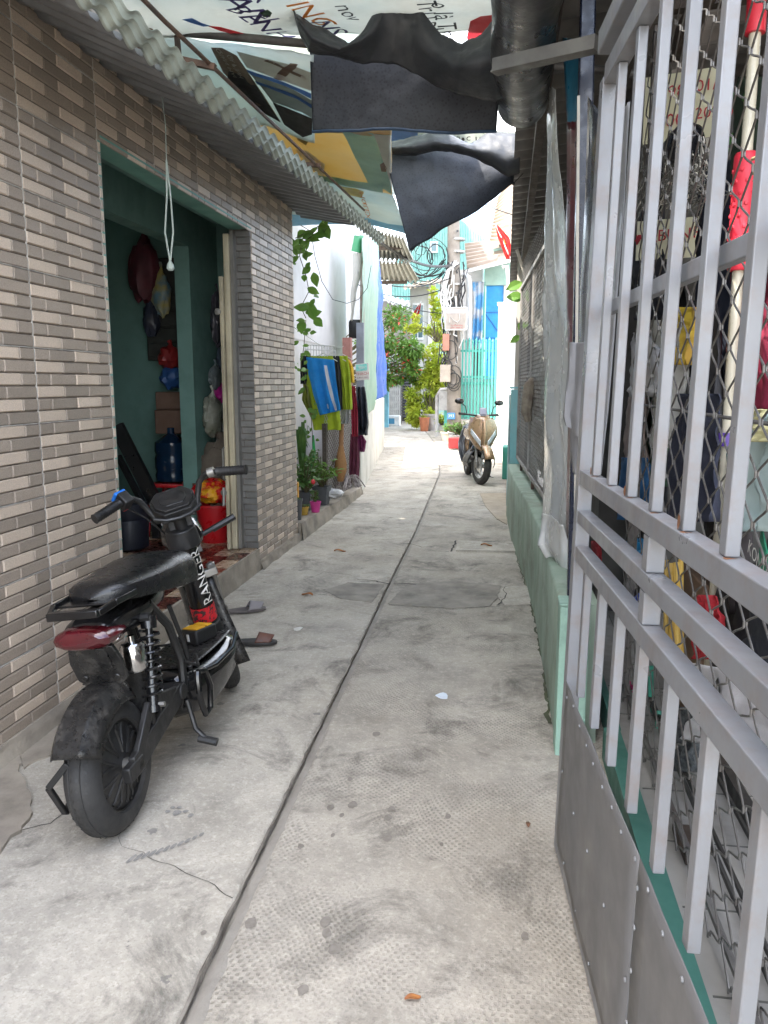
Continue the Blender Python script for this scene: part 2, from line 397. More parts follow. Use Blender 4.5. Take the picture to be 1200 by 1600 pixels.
DY0, DY1, DZ0, DZ1 = 3.56, 5.72, .17, 2.55
TOPZ = 2.97; WEND = 6.88
house = thing('tiled_house', 'low house faced with grey brick-pattern tiles and a wide open teal doorway', 'house', (-1.9, 4.6, 0))
wl_ = MB()
wl_.box(-2.0, WX-.006, -3, DY0, .1, TOPZ+.1); wl_.box(-2.0, WX-.006, DY0, DY1, DZ1+.002, TOPZ+.1); wl_.box(-2.0, WX-.006, DY1, WEND, .1, TOPZ+.1)
wall = build(wl_, 'wall', M_GROUT, house, smooth=False)
def brickmesh(L, H_, m_, name):
    b = .004; d = .007; mb = MB()
    a = [(0,0,0),(0,L,0),(0,L,H_),(0,0,H_)]; i_ = [(d,b,b),(d,L-b,b),(d,L-b,H_-b),(d,b,H_-b)]
    mb.add(a+i_, [(4,5,6,7),(0,1,5,4),(1,2,6,5),(2,3,7,6),(3,0,4,7)])
    return mb.mesh(name, m_, False)
RH = .05; GAP = .004
bm = {}
def getbm(L, light):
    k = (round(L,3), light)
    if k not in bm: bm[k] = brickmesh(L-GAP, RH-GAP, M_BL if light else M_BD, 'brick')
    return bm[k]
cand = []
JOFF = 3.53 - 6*.6     # tile joints
for r in range(59):
    z = .075 + r*RH
    if z + RH > TOPZ: break
    for tI in range(0, 14):
        y0 = JOFF + (tI-2)*.6
        segs = [(0,.2,1),(.2,.4,0),(.4,.6,0)] if r % 2 == 0 else [(0,.1,0),(.1,.3,0),(.3,.5,1),(.5,.6,0)]
        for a, b, lt in segs:
            s0, s1 = y0+a, y0+b
            if z > DZ1-.06: clips = [(s0, s1)]
            else:
                clips = []
                if s0 < DY0: clips.append((s0, min(s1, DY0)))
                if s1 > DY1: clips.append((max(s0, DY1), s1))
            for c0, c1 in clips:
                c0 = max(c0, -2.9); c1 = min(c1, WEND)
                if c1 - c0 > .02: cand.append((c0, c1-c0, z, lt))
def vis(c):
    p = proj((WX, c[0]+c[1]/2, c[2]))
    inside = p[2] > .3 and -20 < p[0] < 1220 and -20 < p[1] < 1600
    a = proj((WX, c[0], c[2])); b = proj((WX, c[0]+c[1], c[2]))
    return -abs(b[0]-a[0])*FPX*RH/p[2] if inside else 1
cand.sort(key=vis)
rest = MB()
for i, (y, L, z, lt) in enumerate(cand):
    if i < 222: inst(getbm(L, lt), 'brick', wall, Matrix.Translation((WX-.006, y, z)))
    else:
        b = .004; d = .007; L2 = L-GAP; H2 = RH-GAP; o = Vector((WX-.006, y, z)); rest.mi = 0 if lt else 1
        rest.add([o+Vector(p) for p in ((0,0,0),(0,L2,0),(0,L2,H2),(0,0,H2),(d,b,b),(d,L2-b,b),(d,L2-b,H2-b),(d,b,H2-b))], [(4,5,6,7),(0,1,5,4),(1,2,6,5),(2,3,7,6),(3,0,4,7)])
build(rest, 'brick', [M_BL, M_BD], wall, smooth=False, kind='stuff')
jw = MB()
for k in range(14):
    y = JOFF + (k-2)*.6
    if -2.9 < y < WEND:
        if DY0-.005 < y < DY1: jw.box(WX-.006, WX+.000, y-.0036, y-.0006, DZ1+.003, TOPZ)
        else: jw.box(WX-.006, WX+.000, y-.0036, y-.0006, .075, TOPZ)
for r in range(0, 59, 6):
    z = .075 + r*RH - .0032
    jw.box(WX-.006, WX+.000, -2.9, DY0-.002, z, z+.003)
    jw.box(WX-.006, WX+.000, DY1+.002, WEND, z, z+.003)
build(jw, 'joint', M_GROUTW, wall, smooth=False)
# jamb bricks (right reveal of the doorway, face towards the lane mouth)
M_BJ = mat('tile_jamb', (.19,.185,.175), (.12,.118,.112), .4, scale=7, bump=.2, bscale=300)
jb = {}
for r in range(48):
    z = DZ0 + .004 + r*RH*.985; seg = [(0,.145)] if r % 2 else [(0,.09),(.09,.145)] if r % 4 == 0 else [(0,.105),(.105,.145)]
    for a, b in seg:
        k = round(b-a,3)
        if k not in jb:
            L = b-a-.004; e = .004; d = .006; H2 = RH*.985-.004
            m2 = MB().add([(0,0,0),(-L,0,0),(-L,0,H2),(0,0,H2),(-e,-d,e),(-L+e,-d,e),(-L+e,-d,H2-e),(-e,-d,H2-e)], [(7,6,5,4),(4,5,1,0),(5,6,2,1),(6,7,3,2),(7,4,0,3)])
            jb[k] = m2.mesh('brick', M_BJ, False)
        inst(jb[k], 'brick', wall, Matrix.Translation((WX-.004-a, DY1-.001, z)))
pl = MB(); pl.box(-2.1, WX+.012, -3, DY0, -.05, .073); pl.box(-2.1, WX+.012, DY1, WEND, -.05, .073)
def rough_face(mb, x, y0, y1, z0, z1, amp=.012, sl=.03, nu=60, nv=6):
    mb.grid(lambda u, v: (x + sl*(1-v) + amp*fb((y0+(y1-y0)*u)*6, v*2, 3), y0+(y1-y0)*u, z0+(z1-z0)*v), nu, nv)
    mb.grid(lambda u, v: (x + amp*fb((y0+(y1-y0)*u)*6, 2, 3) - v*.12, y0+(y1-y0)*u, z1), nu, 1)
rough_face(pl, WX+.01, -3, DY0, -.03, .078, nu=90); rough_face(pl, WX+.008, DY1, WEND, -.03, .078)
rough_face(pl, WX+.004, DY0-.0, DY1, -.03, DZ0-.004, .006, .012)
build(pl, 'plinth', M_PLINTH, house)
# door surround, ceiling, rooms
tl = MB()
tl.box(-2.02, WX+.004, DY0-.006, DY1+.004, DZ1-.008, DZ1+.001)
tl.box(-2.02, WX-.002, DY0-.02, DY0-.0005, DZ0, DZ1-.009)
build(tl, 'door_surround', M_TEAL, house, smooth=False)
PX = -2.45
yj = onx(303, 600, PX).y; px2 = ony(280, 600, yj).x; hz = onx(303, 388, PX).z
rm = MB()
rm.box(px2, PX, yj, 6.6, DZ0, 2.9); rm.box(px2, PX, 3.0, yj, hz, 2.9); rm.box(px2, PX, 2.2, 3.0, DZ0, 2.9)
rm.box(-5.0, -2.0, 6.6, 6.8, 0, 3.0); rm.box(-5.0, -2.0, 2.0, 2.2, 0, 3.0); rm.box(-5.2, -5.0, 2.0, 6.8, 0, 3.0)
rm.box(-2.06, -2.0, 5.9, 6.6, DZ0, 2.9); rm.box(-2.06, -2.003, 2.2, DY0-.03, DZ0, 2.9)
rm.box(-2.2, -2.003, DY0-.03, 5.9, 2.62, 2.9)
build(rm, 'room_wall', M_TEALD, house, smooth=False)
rf = MB().box(-4.2, -1.9, -3, WEND, 3.07, 3.2); rf.box(-5.3,-4.2,3.6,WEND,3.07,3.2); rf.box(-5.3,-4.2,-3,2.2,3.07,3.2); build(rf, 'roof', M_PLINTH, house, smooth=False)  # gap over the back room is an added opening to let light in
us = MB().box(-5.6, -1.95, -1.9, 2.2, 3.21, 8.6); build(us, 'sun_block_storey', mat('sun_block_plaster', (.62,.58,.50), (.54,.50,.44), .85), house, smooth=False)  # unseen storey added to keep direct sun off the near lane
ce = MB().box(-4.2, -2.0, 2.2, 6.6, 2.9, 3.0); ce.box(-5.0,-4.2,3.6,6.6,2.9,3.0); build(ce, 'ceiling', M_TEALD, house, smooth=False)  # left open below the added roof gap that lights the room
fl = MB().box(-5.0, -1.868, 2.2, 6.6, 0, DZ0-.012); floor = build(fl, 'floor', M_PLINTH, house, smooth=False)
FT = [mat('tile_brown', (.10,.028,.016), (.06,.018,.012), .28, scale=9), mat('tile_cream', (.45,.33,.22), (.36,.25,.17), .3, scale=9), mat('tile_mid', (.20,.075,.04), (.14,.05,.03), .28, scale=9)]
def tmesh(i):
    mb = MB(); L, W_, d, e = .246, .121, .012, .002
    mb.add([(0,0,0),(W_,0,0),(W_,L,0),(0,L,0),(e,e,d),(W_-e,e,d),(W_-e,L-e,d),(e,L-e,d)], [(4,5,6,7),(0,1,5,4),(1,2,6,5),(2,3,7,6),(3,0,4,7)])
    return mb.mesh('tile', FT[i], False)
tms = [tmesh(i) for i in range(3)]
for i in range(13):
    for j in range(12):
        x = -1.872 - (i+1)*.125; y = 3.3 + j*.25 + (i % 2)*.125
        if y + .25 > 6.55: continue
        inst(tms[random.choice((0,0,1,1,2)) if (i+j) % 2 else random.choice((1,0,2))], 'tile', floor, Matrix.Translation((x, y, DZ0-.012)))
# folding steel door pushed against the right jamb
M_CREAM = mat('cream_steel', (.50,.44,.31), (.40,.35,.25), .45, scale=3, dirt=.35, dirtc=(.12,.10,.07))
dr = thing('folding_door', 'cream steel folding door leaves stacked open against the right jamb', 'door', (-2.0, 5.66, DZ0))
for k, (x0, x1, y, zt) in enumerate(((-2.045,-2.004,5.655,2.5),(-2.075,-2.05,5.63,2.2))):
    mb = MB(); mb.box(x0, x1, y-.02, y+.02, DZ0+.01, zt); mb.box(x0+.012, x1-.012, y-.026, y-.0205, DZ0+.1, zt-.1); build(mb, 'panel', M_CREAM, dr, bevel=.004, smooth=False)
mb = MB(); mb.box(-2.0, -1.975, 5.655, 5.715, DZ0+.01, 2.53); build(mb, 'frame', mat('steel_grey', (.23,.22,.20), rough=.5, metal=.3), dr, smooth=False)
mb = MB()
for z in (1.95, .62): mb.lathe([(.022,0),(.024,.01),(.01,.016)], 14, Matrix.Translation((-2.085, 5.6, z)) @ Matrix.Rotation(R(90), 4, 'X'))
build(mb, 'hinge', mat('steel_grey', (.23,.22,.20)), dr)
mb = MB(); mb.tube([(-2.07,5.59,.72),(-2.07,5.56,.73),(-2.07,5.56,.95),(-2.07,5.59,.96)], .007, 8); mb.tube([(-2.08,5.585,.66),(-2.08,5.57,.52)], .012, 8); build(mb, 'handle', mat('steel_grey', (.23,.22,.20)), dr)
# hanging loop of string under the awning
mb = MB(); p = ony(252, 175, 3.9)
tp = Vector((p.x, p.y, 2.92)); a0 = ony(260, 250, 3.9); a1 = ony(266, 410, 3.9)
mb.tube([tp, a0.lerp(tp,.4)+Vector((.01,0,0)), a0], .0025, 6)
for s_ in (-1,1): mb.tube([a0, a0.lerp(a1,.35)+Vector((.010*s_+.005,0,0)), a0.lerp(a1,.7)+Vector((.022*s_,0,0)), a1], .0045, 6)
mb.lathe([(.004,.05),(.016,.03),(.02,.01),(.012,0)], 10, Matrix.Translation(a1 - Vector((0,0,.04))))
build(mb, 'string_loop', mat('pale_string', (.45,.52,.48), rough=.7), label='pale knotted string loop hanging in front of the open doorway', cat='string')

# ---------------------------------------------------------------- things inside the room
def blob(c, r, seed, amp=.25, n=14, flat=1):
    mb = MB(); prof = []
    def fn(u, v):
        th = u*2*math.pi; ph = v*math.pi
        d = Vector((math.sin(ph)*math.cos(th), math.sin(ph)*math.sin(th), -math.cos(ph)))
        k = 1 + amp*fb(d.x*2.3+seed, d.y*2.3, d.z*2.3+seed*2)
        return Vector(c) + Vector((d.x*r[0]*k, d.y*r[1]*k, d.z*r[2]*k))
    return mb.grid(fn, n*2, n)
def bag(name, c, r, m_, seed, label, cat='bag', group=None, neck=True, amp=.28):
    mb = blob(c, r, seed, amp)
    if neck:
        t = Vector(c) + Vector((0,0,r[2]*.85)); mb.tube([t, t+Vector((.01,0,r[2]*.35)), t+Vector((-.005,.01,r[2]*.6))], [r[0]*.4, r[0]*.12, r[0]*.22], 8)
    return build(mb, name, m_, label=label, cat=cat, group=group)
M_RED = mat('red_plastic', (.52,.012,.018), (.42,.01,.014), .35, scale=4)
bk = thing('bucket', 'red plastic bucket on the tiled floor behind the folding door', 'bucket', (-2.35, 5.9, DZ0))
b0 = onx(337, 835, -2.3); bc = (b0.x, b0.y, DZ0)
mb = MB(); mb.lathe([(.115,0),(.12,.005),(.15,.29),(.163,.295),(.163,.31),(.15,.31),(.143,.28),(.11,.02),(0.001,.02)], 28, Matrix.Translation(bc)); build(mb, 'bucket_body', M_RED, bk)
mb = MB(); mb.tube([Vector(bc)+Vector((.15*math.cos(a), -.02-.15*abs(math.sin(a))*.3, .28-.2*math.sin(a)*.5)) for a in [i*math.pi/10 for i in range(11)]], .005, 6); build(mb, 'bail', mat('red_dark', (.3,.01,.015), rough=.4), bk)
mb = blob((bc[0]+.0, bc[1], DZ0+.40), (.19,.13,.1), 3, .3)
build(mb, 'snack_bag', mat('red_yellow_foil', (.55,.015,.015), (.75,.36,.02), .3, scale=9, lo=.5, hi=.56), label='shiny red and yellow packet lying on top of the red bucket', cat='packet')
bag('sack', (bc[0]-.02, bc[1]+.22, 1.02-.28), (.2,.14,.2), mat('brown_sack', (.16,.13,.10), (.08,.06,.05), .85, bump=.5), 11, 'crumpled brown sack on the pile behind the red bucket', 'sack')
bag('sack', (bc[0]+.05, bc[1]+.25, .38), (.2,.16,.24), mat('pale_sack', (.42,.38,.30), (.3,.26,.2), .85, bump=.5), 15, 'pale cloth sack pressed behind the folding door above the floor', 'sack')
hx = PX + .07
def hb(px, py, r, m_, seed, label):
    p = onx(px, py, hx); bag('hanging_bag', p, r, m_, seed, label, 'bag', 'bags hung on the teal partition')
hb(332, 650, (.07,.13,.17), mat('clear_bag', (.42,.42,.36), (.25,.26,.2), .3, trans=.3), 21, 'clear plastic bag with white packets hung on the teal partition wall')
hb(343, 615, (.06,.10,.08), mat('magenta_bag', (.5,.02,.28), (.4,.02,.2), .35), 23, 'magenta plastic bag hung on the teal partition wall')
hb(348, 670, (.06,.1,.2), mat('grey_bag', (.33,.33,.34), (.22,.22,.24), .35, trans=.3), 25, 'greyish plastic bag hung below the magenta bag')
hb(336, 590, (.04,.10,.1), mat('mask_bag', (.30,.34,.36), (.2,.23,.25), .4, trans=.3), 27, 'pale bag hung above the magenta bag')
hb(340, 500, (.05,.1,.2), mat('dark_bag', (.09,.08,.11), (.05,.05,.06), .4), 29, 'dark plastic bag high up beside the cream door')
hb(348, 560, (.04,.08,.12), mat('slate_bag', (.07,.09,.13), (.05,.06,.08), .5), 30, 'dark slate bag on the partition just above the pale bag')
BX = -4.2
def hb2(px, py, r, m_, seed, label, x=BX):
    p = ony(px, py, 6.45); bag('hanging_bag', p, r, m_, seed, label, 'bag', 'bags hung in the dark back room')
hb2(226, 425, (.14,.08,.26), mat('maroon_bag', (.11,.02,.03), (.05,.015,.02), .5), 41, 'maroon bag hung high in the dark back room')
hb2(252, 460, (.08,.06,.18), mat('print_bag', (.12,.22,.28), (.35,.28,.08), .4, scale=10), 43, 'blue and yellow printed bag hung in the back room')
hb2(236, 500, (.07,.06,.14), mat('navy_bag', (.02,.03,.06), (.03,.03,.04), .4), 45, 'navy bag with a white band hung below the maroon bag')
hb2(266, 560, (.1,.1,.1), mat('red_bag', (.3,.02,.02), rough=.4), 47, 'red bag on the stack beside the teal jamb')
hb2(270, 590, (.1,.1,.1), mat('blue_bag', (.03,.1,.3), rough=.4), 48, 'blue printed bag on the stack beside the teal jamb')
p = ony(266, 640, 6.35); mb = MB().box(p.x-.1, p.x+.2, p.y-.1, p.y+.15, p.z-.2, p.z+.0); mb.box(p.x-.09, p.x+.19, p.y-.09, p.y+.14, p.z+.001, p.z+.15)
build(mb, 'carton', mat('carton', (.17,.10,.07), rough=.8), bevel=.01, label='brown carton in the stack at the back room corner', cat='carton')
p = ony(268, 700, 6.2); q = Matrix.Translation((p.x, p.y, .62))
mb = MB(); mb.lathe([(.05,0),(.135,.01),(.14,.06),(.13,.09),(.14,.12),(.14,.2),(.13,.23),(.14,.26),(.135,.33),(.05,.39),(.03,.4),(.03,.45)], 24, q)
build(mb, 'water_bottle', mat('blue_bottle', (.008,.03,.075), (.006,.022,.05), .15, trans=.25), label='big blue water bottle standing on a red stool inside the room', cat='bottle')
stl = thing('stool', 'red plastic stool under the blue water bottle', 'stool', (p.x, p.y, DZ0))
mb = MB().box(p.x-.15, p.x+.15, p.y-.15, p.y+.15, .58, .615); build(mb, 'seat', M_RED, stl, bevel=.012, smooth=False)
for sx in (-1,1):
    for sy in (-1,1):
        mb = MB(); mb.tube([(p.x+sx*.13,p.y+sy*.13,.59),(p.x+sx*.17,p.y+sy*.17,DZ0)], [.025,.018], 6); build(mb, 'leg', M_RED, stl)
p = onz(275, 815, .3); mb = MB(); mb.lathe([(.12,0),(.15,.02),(.16,.22),(.15,.24),(.16,.27),(.155,.36),(.05,.38)], 24, Matrix.Translation((-2.85, 5.55, DZ0)))
build(mb, 'barrel', mat('navy_plastic', (.008,.011,.022), rough=.5), label='navy plastic barrel standing on the tiled floor inside', cat='barrel')
mb = MB(); a = ony(182, 665, 6.0); b = ony(243, 785, 6.0); mb.bar(a, b, .05, .11); mb.bar(a+Vector((.0,.0,-.25)), b+Vector((.0,-.1,-.12)), .04, .04); mb.bar(b, Vector((b.x,b.y,DZ0)), .06, .06)
build(mb, 'stair_rail', mat('black_wood', (.014,.014,.016), rough=.4), label='black sloping stair rail inside the dark room', cat='rail')
mb = MB(); a = onx(208, 500, -4.9)
sh = ony(262, 480, 6.55); mb.box(sh.x-.18, sh.x+.25, 6.5, 6.59, sh.z-.45, sh.z+.4)
for k in range(6): mb.box(sh.x-.17, sh.x+.24, 6.488, 6.499, sh.z-.42+k*.13, sh.z-.31+k*.13)
build(mb, 'cabinet', mat('dark_cabinet', (.035,.035,.03), rough=.6), bevel=.006, label='dark slatted wall cabinet in the back room', cat='cabinet')
# ================================================================== left awning
def lerp_tab(tab, y):
    if y <= tab[0][0]: return tab[0][1]
    for a, b in zip(tab, tab[1:]):
        if y <= b[0]: return a[1] + (b[1]-a[1])*(y-a[0])/(b[0]-a[0])
    return tab[-1][1]
def trap(t): # trapezoid wave -1..1
    t = (t % 1.0); return max(-1, min(1, 2.2*(1-abs(2*t-1)*2)))
M_TIN = mat('awning_tin', (.20,.205,.21), (.15,.152,.155), .5, metal=.0, scale=4, dirt=.35, dirtc=(.09,.085,.075), stretch=(1,4,1))
M_LIP = mat('awning_lip', (.42,.46,.40), (.33,.37,.33), .55, scale=5, dirt=.45, dirtc=(.14,.14,.12))
EZ = [(-3,2.62),(2.6,2.64),(3.35,2.67),(4.88,2.76),(8.6,2.91)]
ze = lambda y: lerp_tab(EZ, y)
zw = lambda y: 2.88 + .014*(y-3) if y > 3 else 2.88
aw = thing('tin_awning', 'long grey corrugated tin awning over the tiled wall', 'awning', (-1.6, 4, 2.6))
mb = MB(); PER = .165
def awn(u, v):
    y = .9 + 6.35*u; x = WX - .02 + .5*v; z = zw(y) + (ze(y)-zw(y))*v
    return (x, y, z + .016*trap(y/PER) + .006*fb(y*2, v*2))
mb.grid(awn, 700, 5); build(mb, 'sheet', M_TIN, aw, solid=.002, ang=25)
def lip(u, v):
    y = .9 + 7.7*u; a = v*1.15
    x = -1.382 + .085*math.sin(a)*1.05; z = ze(y) + .075*(1-math.cos(a)) + .012*v
    w_ = .5 + .5*math.sin(2*math.pi*y/(PER*.5))
    return (x + .004*(1 if (v*3) % 1 < .35 else 0), y, z + .017*math.cos(2*math.pi*y/PER)*(1-.25*v) - .006*(1 if (v*3) % 1 < .35 else 0))
mb = MB(); mb.grid(lip, 800, 10); build(mb, 'edge_lip', M_LIP, aw, solid=.002, ang=25)
M_RUST = mat('rusty_pipe', (.16,.09,.06), (.09,.07,.06), .75, metal=.3, scale=14, bump=.3)
M_PIPE = mat('grey_pipe', (.17,.165,.155), (.11,.10,.095), .6, metal=.4, scale=9, dirt=.4, dirtc=(.12,.06,.03))
mb = MB(); mb.tube([(-1.285,1.0,2.72),(-1.285,3.0,2.76),(-1.285,7.2,2.96)], .009, 8); build(mb, 'rail', M_RUST, aw)
for y in (1.6, 3.45, 5.4):
    mb = MB(); mb.bar((WX-.02,y,zw(y)+.035),(-1.26,y,ze(y)+.09), .025, .025); build(mb, 'bracket', M_RUST, aw)
# cross pipes that carry the cloths
for nm, a, b, lab in (('cross_pipe', ony(236,46,4.02), ony(800,110,4.02)+Vector((.6,0,-.05)), 'grey pipe spanning the lane under the white banner'),):
    mb = MB(); mb.tube([a, b], .02, 10); build(mb, nm, M_PIPE, label=lab, cat='pipe')
mb = MB(); a = ony(276, 50, 4.02); mb.tube([a, a+Vector((.01,.02,-.34))], .016, 8); mb.tube([a+Vector((-.12,-.15,.02)), a+Vector((.0,.05,-.16))], .012, 8)
build(mb, 'pipe_brace', M_RUST, label='short rusty brace joining the grey cross pipe and awning', cat='brace')

# ================================================================== cloths over the lane
def sheet_px(top, bot, depth, amp=.02, fs=3.0, seed=0):
    """sheet between two polylines given in photo pixels; depth(u,v) is its distance down the lane"""
    def at(pl, u):
        n = len(pl)-1; k = min(int(u*n), n-1); f = u*n-k; f2 = f*f*(3-2*f)*.4 + f*.6
        return (pl[k][0]+(pl[k+1][0]-pl[k][0])*f2, pl[k][1]+(pl[k+1][1]-pl[k][1])*f2)
    def fn(u, v):
        a = at(top, u); b = at(bot, u); d = depth(u, v)
        p = ony(a[0]+(b[0]-a[0])*v, a[1]+(b[1]-a[1])*v, d)
        k = amp*fb(p.x*fs+seed, p.z*fs+d*fs, seed, 4) + amp*.22*fb(p.x*fs*5+seed, p.z*fs*2.5+d, seed, 3)
        return p + Vector((.0, k, -k*.6))
    return fn
def decal(fn, polys, name, m_, parent, off=.006, sub=6):
    mb = MB()
    def on(u, v):
        p = fn(u, v); e = .01; n_ = (fn(u+e, v)-p).cross(fn(u, v+e)-p).normalized()
        if n_.dot(CAM-p) < 0: n_ = -n_
        return p + n_*off
    for pl in polys:
        if len(pl) == 4:
            a, b, c, d = [Vector((*q, 0)) for q in pl]
            mb.grid(lambda s_, t_: on(*(a.lerp(b, s_).lerp(d.lerp(c, s_), t_)).xy), sub, sub)
        else:
            c = sum((Vector((*q, 0)) for q in pl), Vector())/len(pl); vs_ = [on(c.x, c.y)]; n = len(pl)
            for q in pl: vs_.append(on(*(c.lerp(Vector((*q,0)), .5)).xy))
            for q in pl: vs_.append(on(*q))
            mb.add(vs_, [[0,1+i,1+(i+1)%n] for i in range(n)]+[[1+i,1+n+i,1+n+(i+1)%n,1+(i+1)%n] for i in range(n)])
    return build(mb, name, m_, parent)
def decal_text(fn, txt, uv, size, ang, name, m_, parent, asp=1.0, off=.006, mirror=1):
    vs_, fs_ = text2d(txt, 1.0); mb = MB(); c, s_ = math.cos(ang), math.sin(ang); P = []
    for a, b in vs_:
        a *= size*mirror; b *= size; u = uv[0] + (a*c - b*s_); v = uv[1] + (a*s_ + b*c)*asp
        p = fn(u, v); e = .01; n_ = (fn(u+e, v)-p).cross(fn(u, v+e)-p).normalized()
        if n_.dot(CAM-p) < 0: n_ = -n_
        P.append(p + n_*off)
    mb.add(P, fs_); return build(mb, name, m_, parent)
M_BANW = mat('banner_white', (.67,.67,.61), (.57,.60,.56), .5, scale=2.5, trans=.5, dirt=.3, dirtc=(.36,.33,.27), bump=.35, bscale=16)
M_BANP = mat('banner_paleblue', (.60,.68,.68), (.68,.70,.65), .5, scale=2, trans=.55, dirt=.25, dirtc=(.35,.34,.28), bump=.3, bscale=14)
M_BANY = mat('banner_yellow', (.74,.55,.25), (.80,.66,.40), .5, scale=3, trans=.5, dirt=.25, dirtc=(.45,.3,.12), bump=.3, bscale=14)
pm = lambda n, c: mat('print_'+n, c, tuple(x*.85 for x in c), .5, trans=.4)
P_PUR, P_BLK, P_RED, P_BLU, P_TEAL, P_YEL, P_ORG, P_BRN, P_DK, P_WH, P_GRN = (pm('purple',(.07,.05,.16)), pm('black',(.04,.04,.045)), pm('red',(.60,.04,.05)), pm('blue',(.08,.17,.42)), pm('teal',(.30,.55,.56)), pm('yellow',(.72,.50,.12)), pm('orange',(.75,.25,.05)), pm('brown',(.20,.13,.09)), pm('dark',(.06,.05,.045)), pm('white',(.7,.68,.62)), pm('green',(.06,.10,.06)))
# banner over the lane mouth: lies almost flat above the grey pipe
def fb1(u, v):
    x = -1.85 + 2.05*u; y = 2.35 + 1.7*v
    z = 3.06 - .03*math.sin(v*math.pi) + .10*(1-u) + .02*fb(x*2, y*2) + .006*fb(x*9, y*9)
    return Vector((x, y, z))
bn = thing('banner', 'white printed advertising banner stretched flat above the grey pipe', 'banner', (-.8, 2.3, 3.1))
build(MB().grid(fb1, 50, 60), 'cloth', M_BANW, bn, solid=.0015)
def b1uv(px, py):
    p = onz(px, py, 3.12); return ((p.x+1.85)/2.05, (p.y-2.35)/1.7)
def b1text(txt, px, py, h, ang, m_):
    u, v = b1uv(px, py); decal_text(fb1, txt, (u, v), h/2.05, ang, 'lettering', m_, bn, 2.05/1.7, mirror=-1)
b1text('ÂN', 388, 8, .21, R(-108), P_PUR); b1text('BÊNH', 408, 34, .17, R(-108), P_PUR)
b1text('ING', 487, 12, .17, R(-108), P_ORG); b1text('NS', 512, 38, .17, R(-108), P_PUR)
b1text('Trụ ph', 672, 12, .13, R(-92), P_BLK); b1text('o là Trụ', 695, 20, .13, R(-92), P_BLK); b1text('nov', 545, 5, .12, R(-100), P_BLK)
def b1poly(name, pts, m_): decal(fb1, [[b1uv(*q) for q in pts]], name, m_, bn)
b1poly('print', [(735,20),(752,8),(775,0),(790,22),(770,45),(748,55),(733,66),(730,45)], P_RED)
b1poly('print', [(284,32),(300,30),(316,38),(330,41),(318,44),(298,38)], P_BLU)
b1poly('print', [(322,42),(345,42),(375,52),(398,60),(380,60),(345,52)], P_RED)
b1poly('print', [(405,10),(418,3),(425,8),(422,18),(412,20)], P_GRN)
# banner with the boat print, beyond the pipe
fb2 = sheet_px([(205,40),(330,66),(490,84)], [(345,190),(420,198),(492,225)], lambda u, v: 4.08+1.0*v + .12*math.sin(u*3.1)*math.sin(v*3.1), .02, 2.5, 2)
b2 = thing('banner', 'faded banner with a printed wooden boat between pipe and black flap', 'banner', (-1.4, 4.5, 3.0))
build(MB().grid(fb2, 40, 24), 'cloth', M_BANP, b2, solid=.0015)
decal(fb2, [[(.47,.05),(.56,0.03),(.62,.1),(.66,.55),(.70,.86),(.6,.82),(.5,.62),(.42,.35)]], 'print', P_BRN, b2)
decal(fb2, [[(.42,.42),(.5,.3),(.64,.38),(.70,.86),(.58,.80),(.47,.62)]], 'print', P_DK, b2, .009)
decal(fb2, [[(.64,.3),(.98,.52),(.98,.72),(.70,.62)]], 'print', pm('grey', (.24,.25,.23)), b2)
decal(fb2, [[(.63,.24),(.98,.44),(.98,.50),(.645,.30)], [(.65,.37),(.98,.56),(.98,.60),(.655,.41)]], 'print', P_BLU, b2, .010)
decal(fb2, [[(.70,.62),(.98,.72),(.97,.90),(.86,.96),(.72,.88)]], 'print', P_DK, b2)
decal(fb2, [[(.63,.05),(.85,.12),(.98,.2),(.98,.42),(.64,.23)]], 'print', pm('beige', (.50,.45,.38)), b2)
decal(fb2, [[(.86,.1),(.90,.12),(.80,.33),(.76,.31)], [(.76,.1),(.96,.28),(.94,.3),(.74,.12)]], 'print', P_BRN, b2, .010)
decal_text(fb2, 'QUÁN MAI', (.53,.2), .045, R(92), 'lettering', pm('cream', (.45,.4,.34)), b2, 1.6, .012)
decal_text(fb2, 'GIA ĐÌNH', (.58,.22), .04, R(92), 'lettering', pm('cream', (.45,.4,.34)), b2, 1.6, .012)
# yellow banner
fb3 = sheet_px([(372,150),(450,172),(540,190),(612,200)], [(452,262),(500,282),(560,292),(612,302)], lambda u, v: 5.1+1.35*v, .03, 2.2, 5)
b3 = thing('banner', 'yellow and teal printed banner sagging over the lane', 'banner', (-1.2, 5.7, 3.1))
build(MB().grid(fb3, 30, 30), 'cloth', M_BANY, b3, solid=.0015)
decal(fb3, [[(.62,.18),(.99,.10),(.99,.97),(.78,.86)]], 'print', P_TEAL, b3)
decal(fb3, [[(.86,.12),(1.0,.10),(1.0,.9),(.93,.6)]], 'print', P_WH, b3, .009)
decal(fb3, [[(.89,.55),(.92,.5),(.95,.62),(.94,.68),(.90,.68)]], 'print', P_BRN, b3, .011)
decal(fb3, [[(.30,.88),(.9,.86),(.9,.99),(.3,.99)]], 'print', P_TEAL, b3)
decal(fb3, [[(.22,.62),(.34,.58),(.45,.72),(.40,.88),(.28,.82)]], 'print', P_WH, b3)
decal(fb3, [[(.0,.0),(1,.0),(1,.18),(0,.3)]], 'print', pm('ochre', (.52,.42,.25)), b3)
decal(fb3, [[(.3,.36),(.36,.34),(.4,.42),(.36,.5),(.29,.46)]], 'print', pm('olive', (.28,.22,.08)), b3, .009)
